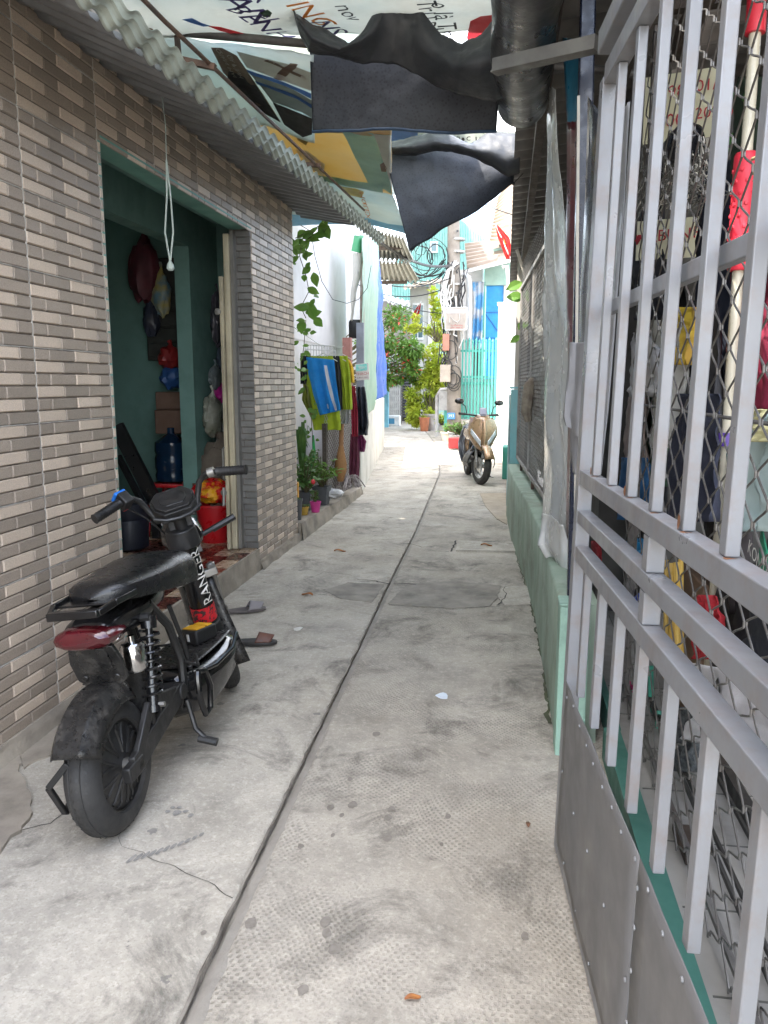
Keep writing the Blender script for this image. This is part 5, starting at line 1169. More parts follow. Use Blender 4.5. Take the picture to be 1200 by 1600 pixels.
cloth('pink_sun_hat', [(1060,972,985),(1085,968,1000),(1108,970,1004)], .70, fab('pink', (.62,.03,.2)), 'bright pink sun hat behind the lower gate bars', 'hat', seed=18)
mb = blob(onx(995, 862, .58), (.04,.10,.06), 8, .5); build(mb, 'blue_gloves', mat('blue_rubber', (.01,.20,.42), (.01,.14,.3), .5), label='crumpled bright blue rubber gloves behind the middle rails', cat='gloves')
mb = blob(onx(1000, 950, .58), (.035,.07,.06), 9, .4); build(mb, 'blue_packet', mat('royal_blue', (.01,.05,.4), rough=.4), label='royal blue packet behind the middle rails', cat='packet')
mb = MB(); q = onx(990, 838, .56); mb.lathe([(.022,0),(.02,.06),(.012,.075),(.012,.09)], 10, Matrix.Translation(q)); build(mb, 'white_bottle', mat('white_plastic', (.7,.7,.66), rough=.4), label='small white bottle standing above the blue gloves', cat='bottle')
mb = blob(onx(932, 862, .535), (.02,.2,.05), 12, .3); build(mb, 'red_bundle', fab('red', (.36,.012,.02)), label='dark red bundle behind the far end of the rails', cat='bundle')
# bamboo pole bundle
bb = thing('bamboo_bundle', 'bundle of yellow bamboo poles tied with wire behind the gate', 'bundle', onx(1052, 1045, .80))
for i in range(6):
    a = onx(1040+5*i, 1060, .62+.012*(i % 2)); t = onx(1040+5*i+rnd(-2,2), 875+rnd(-6,6), .62+.012*(i % 2)); mb = MB()
    mb.tube([a.lerp(t, k/6) for k in range(7)], [.009,.0095,.009,.0097,.009,.0095,.009], 8); build(mb, 'pole', mat('bamboo', (.55,.34,.06), (.62,.42,.10), .4, scale=10), bb)
# pale pole with red foam sleeve and purple ring
pp = thing('pole', 'cream pole with a red foam sleeve and a purple ring behind the gate', 'pole', (.74, onx(1150,500,.74).y, .11))
py_ = onx(1148, 500, .74).y
mb = MB(); mb.tube([(.74,py_+.02,.11),(.74,py_,1.3),(.74,py_-.0,2.9)], .018, 10); build(mb, 'shaft', mat('cream_pole2', (.60,.55,.42), rough=.35), pp)
z0 = onx(1150, 425, .74).z; z1 = onx(1150, 255, .74).z; mb = MB(); mb.tube([(.74,py_,z0),(.74,py_,z0+.01),(.74,py_,z1-.01),(.74,py_,z1)], [.032,.037,.037,.032], 16)
for i in range(9):
    for j in range(6):
        a = j*1.047 + (i % 2)*.52; mb.lathe([(.008,0),(.006,.004),(.001,.005)], 6, Matrix.Translation((.74,py_,z0+.03+i*(z1-z0-.05)/9)) @ Matrix.Rotation(a,4,'Z') @ Matrix.Translation((.036,0,0)) @ Matrix.Rotation(R(90),4,'Y'))
build(mb, 'foam_sleeve', mat('red_foam', (.68,.03,.05), (.55,.02,.04), .5), pp)
mb = MB(); z0 = onx(1150, 690, .74).z; mb.tube([(.74,py_,z0-.022),(.74,py_,z0+.022)], .032, 16); build(mb, 'purple_ring', mat('purple_plastic', (.11,.05,.33), rough=.4), pp)
z0 = onx(1150, 40, .74).z; mb = MB(); mb.tube([(.74,py_,z0-.12),(.74,py_,z0+.2)], .03, 14); build(mb, 'foam_sleeve', mat('red_foam', (.68,.03,.05)), pp)
# wire hangers bundle
hg = thing('hanger_bundle', 'thick bundle of wire clothes hangers behind the upper bars', 'hangers', onx(1060, 330, .82))
mb = MB()
for i in range(46):
    c = onx(1030+rnd(-30,70), 300+rnd(-34,36), .62+rnd(-.03,.05)); L = rnd(.14,.24); th = rnd(-.25,.25); ex = Vector((rnd(-.15,.15), -math.cos(th), math.sin(th)-.05)).normalized(); uz = Vector((0,.1,1))
    mb.tube([c-ex*L, c+ex*L, c+uz*.06, c-ex*L], .0022, 4, caps=False); mb.tube([c+uz*.06, c+uz*.1, c+uz*.12+ex*.015, c+uz*.10+ex*.03], .002, 4)
build(mb, 'wire', mat('hanger_wire', (.45,.45,.43), (.2,.2,.18), .3, metal=.8), hg)
# notice boards
M_NOT = mat('notice_cream', (.62,.60,.42), (.55,.52,.36), .6); P_NRED = mat('notice_red', (.42,.02,.03), rough=.6)
def notice(x, px, py, wpx, hpx, lines, label):
    o = thing('notice_board', label, 'sign', onx(px, py+hpx/2, x)); c = onx(px, py, x)
    sc = (c-CAM).dot(FW)/FPX; W_ = wpx*sc*1.05; H2 = hpx*sc
    M = frame(c, (.96,-.28,0), (0,0,1)); build(MB().box(-W_/2, W_/2, -H2/2, H2/2, -.008, .0, M), 'board', M_NOT, o, smooth=False)
    for tx, dx, dy, sz in lines: build(text_mb(tx, sz*.9, M @ Matrix.Translation((dx*W_, dy*H2, .004))), 'lettering', P_NRED, o)
notice(.80, 1072, 165, 120, 100, [('1981', -.12, .22, .09), ('01/12', .32, .25, .08), ('2005', -.12, -.2, .095), ('(2025)', .30, -.15, .08)], 'cream notice board with red numbers high behind the gate')
notice(.76, 1060, 372, 120, 60, [('ĐỊS', -.38, .0, .07), ('BÚN', -.05, .08, .08), ('PHỞ', .36, .1, .08)], 'cream sign strip with red letters below the wire hangers')
mb = blob(onx(1070, 228, .63), (.07,.10,.075), 4, .12); build(mb, 'helmet', mat('black_helmet', (.014,.014,.018), rough=.25), label='black helmet hanging above the wire hangers', cat='helmet')
pt = thing('pot_plant', 'broad-leaved green plant at the top right behind the fence', 'plant', onx(1190, 250, .9))
mb = MB()
for i in range(16):
    mb = MB(); c = onx(1185+rnd(-14,30), 185+rnd(-50,50), .9+rnd(-.1,.15)); mb.leaf(c, Vector((rnd(-1,1),rnd(-1,1),rnd(-.6,.3))), Vector((0,0,1)), rnd(.14,.22), rnd(.07,.11)); build(mb, 'leaf', mat('broad_leaf', (.045,.16,.03), (.07,.24,.05), .4, trans=.3), pt)
mb = MB(); q = onx(1180, 305, .62)
for i in range(12): mb.tube([q+Vector((0,.05-.01*i,-.02*i+.1)), q+Vector((.03,-.08-.01*i,-.02*i+.09))], .005, 5)
build(mb, 'straw_fan', mat('straw', (.45,.34,.18), rough=.7), label='ribbed straw basket edge beside the red foam sleeve', cat='basket')
# rods, clip and slab on the yard floor
mb = MB()
for (a, b) in (((.62,3.2,.16),(.62,.8,.16)), ((.70,3.2,.19),(.70,.8,.19)), ((.58,3.0,.22),(.58,1.0,.18))): mb.tube([a, b], .008, 6)
mb.bar((.76,3.2,.15),(.76,.6,.15), .03, .05); build(mb, 'steel_rods', mat('dark_rod', (.06,.058,.055), rough=.5, metal=.4), label='dark steel rods lying along the yard floor behind the fence', cat='rods')
q = onz(1072, 1305, .14); mb = MB().box(q.x-.025, q.x+.025, q.y-.11, q.y+.07, .113, .135); build(mb, 'wood_block', M_WOODD, smooth=False, bevel=.004, label='dark wooden block lying on the yard floor behind the gate', cat='block')
mb = MB(); q = onx(1025, 1115, .62); mb.tube([q+Vector((0,.1,-.02)), q, q+Vector((0,-.05,.03)), q+Vector((0,-.06,-.06))], .012, 6); mb.tube([q+Vector((0,.12,.02)), q+Vector((0,.16,.14))], .012, 6); build(mb, 'green_hook', mat('green_plastic', (.04,.28,.2), rough=.4), label='green plastic hook caught in the chain link', cat='hook')

# more laundry and clutter deeper in the yard
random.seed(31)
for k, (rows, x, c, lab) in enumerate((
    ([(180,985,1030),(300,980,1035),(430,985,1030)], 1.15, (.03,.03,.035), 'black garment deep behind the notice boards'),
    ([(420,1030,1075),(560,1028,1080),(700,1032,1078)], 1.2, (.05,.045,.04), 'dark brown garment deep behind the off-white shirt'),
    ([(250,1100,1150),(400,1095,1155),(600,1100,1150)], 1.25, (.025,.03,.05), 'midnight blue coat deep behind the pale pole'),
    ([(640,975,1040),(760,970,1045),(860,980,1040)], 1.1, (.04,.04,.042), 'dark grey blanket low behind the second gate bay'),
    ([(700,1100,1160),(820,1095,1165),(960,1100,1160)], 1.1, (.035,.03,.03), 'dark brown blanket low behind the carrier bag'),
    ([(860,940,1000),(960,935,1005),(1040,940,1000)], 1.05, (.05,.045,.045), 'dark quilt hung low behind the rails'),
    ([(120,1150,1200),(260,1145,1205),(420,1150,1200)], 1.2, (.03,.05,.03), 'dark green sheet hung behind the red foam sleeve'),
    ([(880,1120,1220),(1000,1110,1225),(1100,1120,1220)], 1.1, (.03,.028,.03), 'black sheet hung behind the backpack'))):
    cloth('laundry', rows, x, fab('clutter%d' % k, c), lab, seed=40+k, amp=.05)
mb = MB(); q = onx(1080, 975, .72); mb.box(.70, .9, q.y-.2, q.y+.2, .111, q.z+.1); mb.box(.705,.895,q.y-.195,q.y+.195,q.z+.101,q.z+.2)
build(mb, 'carton', mat('carton_brown', (.22,.14,.09), (.17,.11,.07), .85), smooth=False, bevel=.006, label='brown carton standing behind the bamboo bundle', cat='carton')
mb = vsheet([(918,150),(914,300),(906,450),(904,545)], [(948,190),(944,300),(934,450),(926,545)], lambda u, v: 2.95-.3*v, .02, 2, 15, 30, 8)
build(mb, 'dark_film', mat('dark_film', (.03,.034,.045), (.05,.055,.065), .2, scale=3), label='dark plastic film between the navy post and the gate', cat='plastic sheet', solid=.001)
# ================================================================== left, beyond the tiled house
M_WHITE = mat('white_wash', (.62,.585,.56), (.54,.515,.49), .85, scale=1.6, bump=.2, bscale=20, dirt=.4, dirtc=(.42,.37,.31), dscale=1.6)
M_WHITE2 = mat('white_low', (.62,.60,.55), (.52,.50,.45), .85, scale=2, bump=.25, bscale=20, dirt=.5, dirtc=(.30,.27,.20), stretch=(1,1,.4))
mb = MB().box(-3.4, -2.35, 6.895, 11.6, -.05, 6.9); mb.box(-3.4,-2.343,6.9,11.605,1.93,1.936)  # wall carried up out of view so it shades the lane
build(mb, 'white_house', M_WHITE, smooth=False, label='tall white plastered house wall behind the potted plants', cat='house')
mb = MB(); zt = lambda y: .165 - .07*(y-6.9)/3.1
mb.grid(lambda u, v: (-1.83+.015*fb(u*20, v*3, 5)+.02*(1-v), 6.89+3.12*u, -.03+(zt(6.89+3.12*u)+.03)*v), 60, 6)
mb.grid(lambda u, v: (-1.83-.52*v+.015*fb(u*20, 3, 5)*(1-v), 6.89+3.12*u, zt(6.89+3.12*u)+.004*fb(u*30, v*8)), 60, 6)
mb.add([(-1.83,6.89,-.05),(-2.35,6.89,-.05),(-2.35,6.89,.165),(-1.83,6.89,.165)], [(0,1,2,3)])
build(mb, 'ledge', M_PLINTH, label='cement ledge carrying the pots along the white house', cat='ledge')
W0 = Vector((-1.85,10.02,0)); W1 = Vector((-2.70,17.6,0)); wd_ = (W1-W0).normalized(); wn_ = Vector((-wd_.y, wd_.x, 0))
mb = MB()
A4 = [W0, W1, W1+wn_*.25, W0+wn_*.25]
mb.add([(*p.xy,-.05) for p in A4]+[(*p.xy,1.12) for p in A4], [(0,1,2,3),(4,5,6,7),(0,1,5,4),(1,2,6,5),(2,3,7,6),(3,0,4,7)])
build(mb, 'white_wall', M_WHITE2, smooth=False, label='low white plastered wall under the hanging green and blue sheets', cat='wall')
# screen with brown board and chicken wire
sc_ = thing('mesh_screen', 'brown board screen covered with chicken wire on the ledge', 'screen', (-1.93, 9.4, .1))
mb = MB().box(-1.985, -1.96, 8.55, 9.98, .10, 1.05); build(mb, 'board', mat('brown_board', (.14,.095,.085), (.09,.06,.05), .8, scale=5, stretch=(1,4,.3)), sc_, smooth=False)
mb = MB().box(-1.975, -1.93, 8.38, 8.46, .11, 1.0); build(mb, 'post', M_WOODD, sc_, smooth=False)
mb = MB(); chain_link(mb, (-1.945,9.98,.12), (0,-1,0), (0,0,1), 34, 17, .047, .0022, n=3); build(mb, 'wire_mesh', mat('pale_wire', (.42,.42,.40), rough=.5), sc_, kind='stuff')
pb = ony(548, 590, 10.6); mb = MB().box(pb.x-.05, pb.x+.06, 10.3, 10.42, .0, ony(549, 528, 10.4).z)
build(mb, 'brick_pillar', mat('pink_brick', (.36,.17,.14), (.28,.13,.11), .85, scale=14, bump=.4), smooth=False, label='narrow pinkish brick pillar at the white house corner', cat='pillar')
def pcloth(name, rows, y, m_, label, cat='garment', amp=.03, waves=2.5, seed=0, nu=20, nv=22, solid=.004, group=None, parent=None, dy=0):
    def fn(u, v):
        n = len(rows)-1; k = min(int(v*n), n-1); f = v*n-k; a, b = rows[k], rows[k+1]
        py = a[0]+(b[0]-a[0])*f; l = a[1]+(b[1]-a[1])*f; r = a[2]+(b[2]-a[2])*f; sk = (b[3]-a[3])*f+a[3] if len(a) > 3 else 0
        p = ony(l+(r-l)*u, py+sk*(u-.5), y+dy*u)
        return p + Vector((0, amp*(.25+.75*v)*math.sin(u*waves*6.28+seed+v) + amp*.7*fb(u*3+seed, v*4, seed), 0))
    return build(MB().grid(fn, nu, nv), name, m_, parent, label=label, cat=cat, solid=solid, group=group), fn
sh, shf = pcloth('shorts', [(560,478,522,4),(590,482,525,2),(625,492,530,-2),(645,499,533,-8)], 8.35, fab('azure', (.01,.20,.56), (.015,.24,.62)), 'bright blue sports shorts with a white side stripe on the rack', seed=1, amp=.035)
decal(shf, [[(.62,.12),(.70,.12),(.82,.97),(.70,.97)]], 'stripe', fab('white', (.62,.62,.63)), sh, .008)
decal(shf, [[(.50+.05*math.cos(a), .83+.07*math.sin(a)) for a in [i*.628 for i in range(10)]]], 'crest', fab('white', (.62,.62,.63)), sh, .009)
pcloth('shirt', [(556,476,520),(600,476,526),(650,486,532),(672,490,533,-4)], 8.55, fab('lime', (.36,.45,.02), (.30,.38,.02)), 'lime green shirt hanging behind the blue shorts', seed=2)
pcloth('shirt', [(556,520,543),(580,526,547),(610,532,549),(640,534,550)], 8.75, fab('lime', (.36,.45,.02)), 'lime green shirt hanging to the right of the blue shorts', seed=3)
pcloth('shirt', [(562,536,546),(575,540,552),(598,546,553)], 9.0, fab('yellow2', (.70,.42,.02)), 'yellow shirt with a black cuff on the rack', seed=4)
pcloth('shirt', [(552,470,486),(580,470,480),(600,470,478)], 8.45, fab('black', (.015,.015,.018)), 'black shirt at the left end of the rack', seed=5)
pcloth('shirt', [(556,520,530),(600,522,534),(640,526,536)], 8.65, fab('charcoal', (.03,.03,.033)), 'charcoal shirt between the two lime green shirts', seed=6)
pcloth('shorts', [(638,532,546),(655,533,546),(662,532,545)], 8.8, fab('greyj', (.33,.33,.33)), 'grey shorts hem under the lime shirt', seed=7)
pcloth('shirt', [(603,546,555),(640,548,559),(682,550,560,8)], 9.1, fab('cherry', (.36,.02,.05)), 'cherry red shirt next to the black bag', seed=8)
pcloth('bag', [(604,556,570),(625,557,573),(660,559,576),(680,560,574,6)], 9.25, mat('black_nylon', (.045,.05,.07), (.025,.027,.035), .4, scale=8), 'shiny dark nylon bag hung at the end of the rack', 'bag', seed=9, amp=.06)
pcloth('umbrella', [(680,560,567),(690,559,572),(706,563,569)], 9.3, fab('plum', (.18,.02,.09)), 'folded plum umbrella hanging under the dark bag', 'umbrella', seed=10)
pcloth('cloth_scrap', [(678,548,560),(720,546,562),(755,546,560)], 9.45, fab('plum2', (.14,.03,.06)), 'plum cloth hanging in front of the chicken wire', 'cloth', seed=11, amp=.02)
pcloth('shirt', [(600,474,480),(625,472,486),(650,484,490)], 8.5, fab('olive', (.22,.24,.03)), 'olive shirt edge at the left of the blue shorts', seed=12)
hk = thing('clothes_rack', 'white plastic clip rack hung on the white wall with clothes', 'rack', ony(505, 560, 8.5))
a = ony(477, 546, 8.4); b = ony(524, 548, 8.6); mb = MB()
for dz in (0, .05): mb.tube([a+Vector((0,0,dz)), b+Vector((0,0,dz))], .006, 6)
for i in range(12): p = a.lerp(b, i/11); mb.tube([p+Vector((0,0,.05)), p+Vector((0,0,-.07))], .004, 5)
mb.tube([a.lerp(b,.5)+Vector((0,0,.05)), a.lerp(b,.5)+Vector((-.3,.0,.25)), Vector((-2.34,a.y,2.0))], .004, 5)
for i in range(3):
    c = ony(505+14*i, 556, 8.6+.15*i); mb.tube([c+Vector((-.16,0,-.06)), c+Vector((0,0,.03)), c+Vector((.16,0,-.06))], .005, 5); mb.tube([c+Vector((0,0,.03)), c+Vector((0,0,.09)), c+Vector((.03,0,.11))], .004, 5)
build(mb, 'frame', mat('white_plastic2', (.62,.60,.55), rough=.5), hk)
br = thing('broom', 'straw broom hanging head down in front of the chicken wire', 'broom', ony(535, 755, 8.9))
mb = MB(); a = ony(534, 655, 8.9); b = ony(532, 752, 8.9); mb.tube([a, a.lerp(b,.45)], .028, 10); build(mb, 'handle', mat('broom_handle', (.34,.17,.07), rough=.6), br)
mb = MB(); mb.tube([a.lerp(b,k) for k in (.42,.55,.7,.82,.92,1)], [.028,.045,.07,.072,.05,.035], 12); build(mb, 'bristles', mat('broom_straw', (.38,.20,.08), (.26,.13,.05), .9, scale=30, stretch=(5,5,.6), bump=.6), br)
mb = MB(); c = ony(546, 760, 9.0)
for i in range(60):
    a = rnd(0, 6.28); l = rnd(.06,.2); mb.tube([c+Vector((0,0,.12)), c+Vector((math.cos(a)*l*.5,math.sin(a)*l*.5,.10+rnd(0,.04))), c+Vector((math.cos(a)*l,math.sin(a)*l,.0))], .007, 4)
build(mb, 'mop', mat('grey_mop', (.16,.13,.13), (.38,.34,.32), .95, scale=25), label='dark stringy mop head lying on the ledge', cat='mop')
mb = blob(ony(520, 771, 8.3), (.12,.09,.05), 4, .3); build(mb, 'plastic_scrap', mat('clear_scrap', (.5,.5,.5), (.3,.3,.3), .3), label='crumpled clear plastic lying on the ledge by the pots', cat='plastic')
# ---- pots and plants on the ledge
M_LEAF = mat('leaf_green', (.06,.14,.025), (.10,.20,.04), .5, scale=6, trans=.3)
M_LEAFB = mat('leaf_bright', (.10,.22,.03), (.16,.28,.05), .5, scale=6, trans=.3)
M_LIME = mat('leaf_lime', (.40,.52,.05), (.54,.56,.07), .55, scale=3, trans=.35)
M_STEM = mat('stem', (.12,.10,.05), rough=.8)
def potted(name, c, r, h, potm, n, fr, fh, lsz, leafm, label, square=False, strap=False, group='potted plants on the ledge', stem=.004):
    o = thing(name, label, 'plant', c, None, group); c = Vector(c); T = Matrix.Translation(c)
    mb = MB()
    if square: mb.lathe([(r*.8,0),(r*1.06,h*.92),(r*1.16,h*.92),(r*1.16,h),(r*.98,h),(r*.95,h*.85),(.001,h*.85)], 4, T @ Matrix.Rotation(R(40),4,'Z'))
    else: mb.lathe([(r*.72,0),(r*.74,.004),(r*.97,h*.9),(r*1.06,h*.9),(r*1.06,h),(r*.92,h),(r*.88,h*.85),(.001,h*.85)], 20, T)
    build(mb, 'pot', potm, o)
    ml = MB(); ms = MB(); base = c+Vector((0,0,h*.85))
    for i in range(n):
        a = rnd(0, 6.28); q = rnd(.1,1); tip = base + Vector((math.cos(a)*fr*q, math.sin(a)*fr*q, fh*rnd(.35,1)*(1.1-.4*q)))
        mid = base.lerp(tip,.5)+Vector((0,0,fh*.1))
        if strap:
            w_ = lsz*.09; d = Vector((math.cos(a+1.57), math.sin(a+1.57), 0))*w_
            tip2 = tip+Vector((math.cos(a)*fr*.3, math.sin(a)*fr*.3, -fh*.1)); ml.add([base-d*.6, base+d*.6, mid+d, mid-d, tip+d*.7, tip-d*.7, tip2], [(0,1,2,3),(3,2,4,5),(5,4,6)])
        else:
            ms.tube([base, mid, tip], stem, 4, caps=False)
            for k in range(7):
                f = rnd(.35,1.05); p = base.lerp(tip, f)+Vector((0,0,fh*.1*math.sin(f*3)))
                ml.leaf(p, Vector((rnd(-1,1),rnd(-1,1),rnd(-.4,.6))), Vector((rnd(-.3,.3),rnd(-.3,.3),1)), lsz*rnd(.6,1.2), lsz*rnd(.35,.55))
    build(ml, 'foliage', leafm, o)
    if ms.v: build(ms, 'stem', M_STEM, o)
    return o
M_POTG = mat('grey_planter', (.075,.08,.09), (.10,.105,.11), .6, scale=8, dirt=.3)
lz = lambda y: zt(y)
def lp(px, py, y): p = ony(px, py, y); return (p.x, y, lz(y)+.002)
potted('potted_plant', lp(478,790,7.75), .10, .19, M_POTG, 22, .22, .42, .10, M_LEAF, 'bushy green plant in a dark grey square pot at the ledge front', True)
potted('potted_plant', lp(503,780,8.2), .11, .2, M_POTG, 22, .24, .40, .09, M_LEAFB, 'leafy plant in a second grey square pot on the ledge', True)
potted('potted_plant', lp(474,782,8.1), .09, .15, M_POTG, 16, .16, .85, .30, M_LEAF, 'tall strap-leaved plant behind the square pots', False, True)
potted('potted_plant', lp(493,796,7.6), .055, .11, mat('magenta_pot', (.50,.04,.22), rough=.5), 10, .07, .13, .045, M_LEAF, 'tiny plant in a magenta pot at the ledge edge')
potted('potted_plant', lp(475,804,7.4), .05, .08, mat('ochre_pot', (.52,.32,.05), rough=.6), 5, .05, .05, .03, M_LEAF, 'small ochre yellow pot at the ledge edge')
potted('potted_plant', lp(465,818,7.08), .05, .2, M_POTG, 4, .05, .06, .04, M_LEAF, 'tall narrow grey pot against the tiled corner')
mb = MB(); p = ony(464, 770, 7.15); mb.box(p.x-.012, p.x+.016, 7.13, 7.17, p.z-.1, p.z+.1); build(mb, 'orange_tube', mat('orange_plastic', (.78,.36,.03), rough=.45), bevel=.006, smooth=False, label='small orange plastic tube sticking up by the tiled corner', cat='tube')
mb = MB(); c = ony(489,753,7.5); b_ = blob(c, (.022,.022,.025), 2, .2, 6); mb.add(b_.v, b_.f); build(mb, 'red_flower', mat('red_flower', (.6,.03,.04), rough=.6), label='single red flower bud above the grey pots', cat='flower')
mb = MB(); a = ony(489, 680, 8.3); mb.tube([a, a+Vector((.01,0,-.2)), a+Vector((-.02,0,-.38)), a+Vector((0,0,-.45))], [.012,.02,.024,.008], 6); build(mb, 'green_ribbon', mat('green_ribbon', (.02,.35,.08), rough=.5), label='green plastic ribbon hanging over the plants', cat='ribbon')
# vine on the tiled corner
_lm = {}
def leafmesh(m_):
    if m_.name not in _lm:
        mb = MB(); W_ = [(0,.02),(.15,.16),(.35,.27),(.6,.26),(.82,.13),(1,.0)]
        for s_ in (-1,1):
            for (a, b), (c, d) in zip(W_, W_[1:]): mb.add([(a,0,-.10*a*a),(c,0,-.10*c*c),(c,s_*d,.10*d*2-.10*c*c),(a,s_*b,.10*b*2-.10*a*a)], [(0,1,2,3) if s_ > 0 else (3,2,1,0)])
        _lm[m_.name] = mb.mesh('leaf', m_)
    return _lm[m_.name]
def vine(label, path, y, n, sz, spread, mleaf, name='vine', thick=.004):
    o = thing(name, label, 'plant', ony(*path[-1], y)); ms = MB(); ml = MB(); P = [ony(*p, y+rnd(-.1,.1)) for p in path]
    ms.tube(P, thick, 5)
    for i in range(n):
        k = random.randrange(len(P)-1); p = P[k].lerp(P[k+1], rnd(0,1)) + Vector((rnd(-1,1)*spread, rnd(-1,1)*spread, rnd(-1,1)*spread*.6))
        d = Vector((rnd(-1,1),rnd(-.8,.2),rnd(-1,.3))).normalized(); sd = d.cross(Vector((rnd(-.5,.5),-1,.4))).normalized(); k2 = sz*rnd(.7,1.3); k3 = k2*rnd(.8,1.2)
        up_ = sd.cross(d); inst(leafmesh(mleaf), 'leaf', o, Matrix(((d.x*k2,sd.x*k3,up_.x*k2,p.x),(d.y*k2,sd.y*k3,up_.y*k2,p.y),(d.z*k2,sd.z*k3,up_.z*k2,p.z),(0,0,0,1))))
    build(ms, 'stem', M_STEM, o); return o
vine('green vine trailing down the tiled corner of the house', [(470,352),(492,365),(472,380),(468,400),(478,430),(483,455),(470,480),(478,497)], 7.3, 34, .12, .09, M_LEAFB)
vine('thin vine climbing over the clothes rack', [(478,500),(475,540),(470,575),(480,610),(486,650),(489,690)], 8.2, 40, .07, .07, M_LEAFB)
vine('short leafy shoot at the top of the tiled corner', [(462,372),(480,362),(500,352),(512,344)], 7.4, 10, .13, .05, M_LEAFB)
mb = MB(); P = [(487,368),(492,400),(503,440),(520,468),(542,474),(560,468),(574,450),(580,415)]; mb.tube([ony(*p, 9.2+.1*i) for i, p in enumerate(P)], .004, 5); build(mb, 'cable', M_BLKM, label='thin black cable sagging in front of the white wall', cat='cable')
# sheets hung above the low white wall
M_GRN_T = mat('green_sheet', (.32,.50,.40), (.42,.56,.44), .45, scale=4, trans=.35, stretch=(3,3,.3), dirt=.3, dirtc=(.45,.5,.35))
def vs2(name, L, R_, dep, amp, fs, seed, m_, label, cat='plastic sheet', solid=.002):
    return build(vsheet(L, R_, dep, amp, fs, seed, 40, 18), name, m_, label=label, cat=cat, solid=solid, ang=70)
vs2('green_sheet', [(566,372),(566,450),(563,540),(562,620),(566,652)], [(590,372),(592,450),(588,540),(587,620),(584,640)], lambda u, v: 10.6+1.3*v, .06, 3, 21, M_GRN_T, 'pale green plastic sheet hanging above the low white wall')
vs2('blue_tarp', [(586,388),(588,470),(588,560),(584,628)], [(592,392),(598,470),(602,560),(606,616)], lambda u, v: 12.0+.7*v, .08, 3, 22, mat('blue_tarp', (.015,.12,.52), (.02,.16,.60), .4, scale=3, trans=.2, bump=.5, bscale=14), 'bright blue tarpaulin strip hanging beside the green sheet', 'tarpaulin')
vs2('green_cloth_roll', [(552,368),(548,392)], [(568,368),(566,396)], lambda u, v: 10.4+.3*v, .05, 3, 23, mat('deep_green_cloth', (.06,.30,.13), rough=.6, trans=.2), 'green cloth hung at the corner of the white house', 'cloth')
vs2('white_cloth', [(551,396),(549,440),(548,480),(547,500)], [(567,392),(564,430),(556,470),(550,502)], lambda u, v: 10.5+.2*v, .05, 4, 24, mat('dirty_white_cloth', (.52,.49,.43), rough=.8, trans=.2), 'dirty white cloth knotted below the green cloth', 'cloth')
mb = MB(); p = ony(556, 515, 10.9); mb.lathe([(.09,-.12),(.1,-.1),(.1,.1),(.08,.13),(.001,.13)], 16, Matrix.Translation(p)); build(mb, 'black_container', M_BLKM, label='black container standing in the gap by the white house', cat='container')
mb = MB(); a = ony(566, 400, 10.8); b = ony(565, 600, 10.8); mb.tube([a, Vector((b.x,b.y,.1))], .03, 8); build(mb, 'grey_drainpipe', mat('old_pipe', (.36,.33,.30), (.25,.18,.13), .7, scale=8), label='old grey pipe standing beside the pale green sheet', cat='pipe')
mb = MB().box(pb.x+.08, pb.x+.18, 10.6, 10.65, .9, ony(560,610,10.6).z+.9); build(mb, 'grey_board', mat('blue_grey_board', (.20,.22,.25), (.14,.15,.17), .7), smooth=False, label='blue grey board behind the brick pillar', cat='board')
so = thing('small_sign', 'small sign with teal and red lettering hung on the green sheet', 'sign', ony(566, 592, 10.3))
c = ony(566, 580, 10.3); SM2 = frame(c, (1,-.05,.08), (0,0,1)); build(MB().box(-.09,.09,-.115,.10,-.004,.004, SM2), 'board', mat('sign_white', (.66,.62,.58), rough=.5), so, smooth=False)
build(MB().box(-.078,.07,.005,.09,.005,.0065, SM2), 'teal_band', mat('sign_teal', (.10,.48,.42), (.3,.6,.55), .5, scale=40), so)
build(text_mb('Bán', .06, SM2 @ Matrix.Translation((0,.048,.009))), 'lettering', mat('sign_white', (.66,.62,.58)), so)
build(text_mb('THẠCH', .052, SM2 @ Matrix.Translation((.0,-.035,.008))), 'lettering', mat('sign_red', (.45,.10,.07), rough=.6), so)
build(text_mb('SƯƠNG SÂM', .026, SM2 @ Matrix.Translation((-.005,-.085,.008))), 'lettering', mat('sign_brown', (.18,.08,.07), rough=.6), so)
# ================================================================== far end of the lane
def tin_px(cs, dep, n, amp, m_, name, parent, along='v', res=8):
    """corrugated sheet from four photo corners (TL,TR,BR,BL) with a distance for each"""
    P = [ony(*c, d) for c, d in zip(cs, dep)]
    nrm = (P[1]-P[0]).cross(P[3]-P[0]).normalized(); mb = MB()
    def fn(u, v):
        p = P[0].lerp(P[1], u).lerp(P[3].lerp(P[2], u), v); t = u if along == 'v' else v
        return p + nrm*amp*trap(t*n)
    a, b = (n*res, 3) if along == 'v' else (3, n*res)
    mb.grid(fn, a, b); return build(mb, name, m_, parent, solid=.003, ang=25)
M_GTIN = mat('grey_green_tin', (.33,.34,.30), (.25,.25,.22), .6, scale=4, dirt=.35, dirtc=(.20,.15,.11))
cp = thing('tin_canopy', 'grey corrugated tin canopy in two steps over the lane', 'canopy', ony(620, 440, 15))
tin_px([(585,360),(632,372),(648,408),(585,405)], [14.2,14.2,16.2,16.2], 9, .03, M_GTIN, 'sheet', cp, 'v')
tin_px([(585,408),(640,410),(658,440),(585,440)], [15.5,15.5,17.5,17.5], 9, .03, M_GTIN, 'sheet', cp, 'v')
mb = MB(); 
for (a, b, d) in (((585,384),(628,382),15.0), ((585,413),(634,412),16.4), ((585,438),(636,437),17.3)): mb.bar(ony(*a,d)-Vector((0,0,.05)), ony(*b,d)-Vector((0,0,.05)), .06, .07)
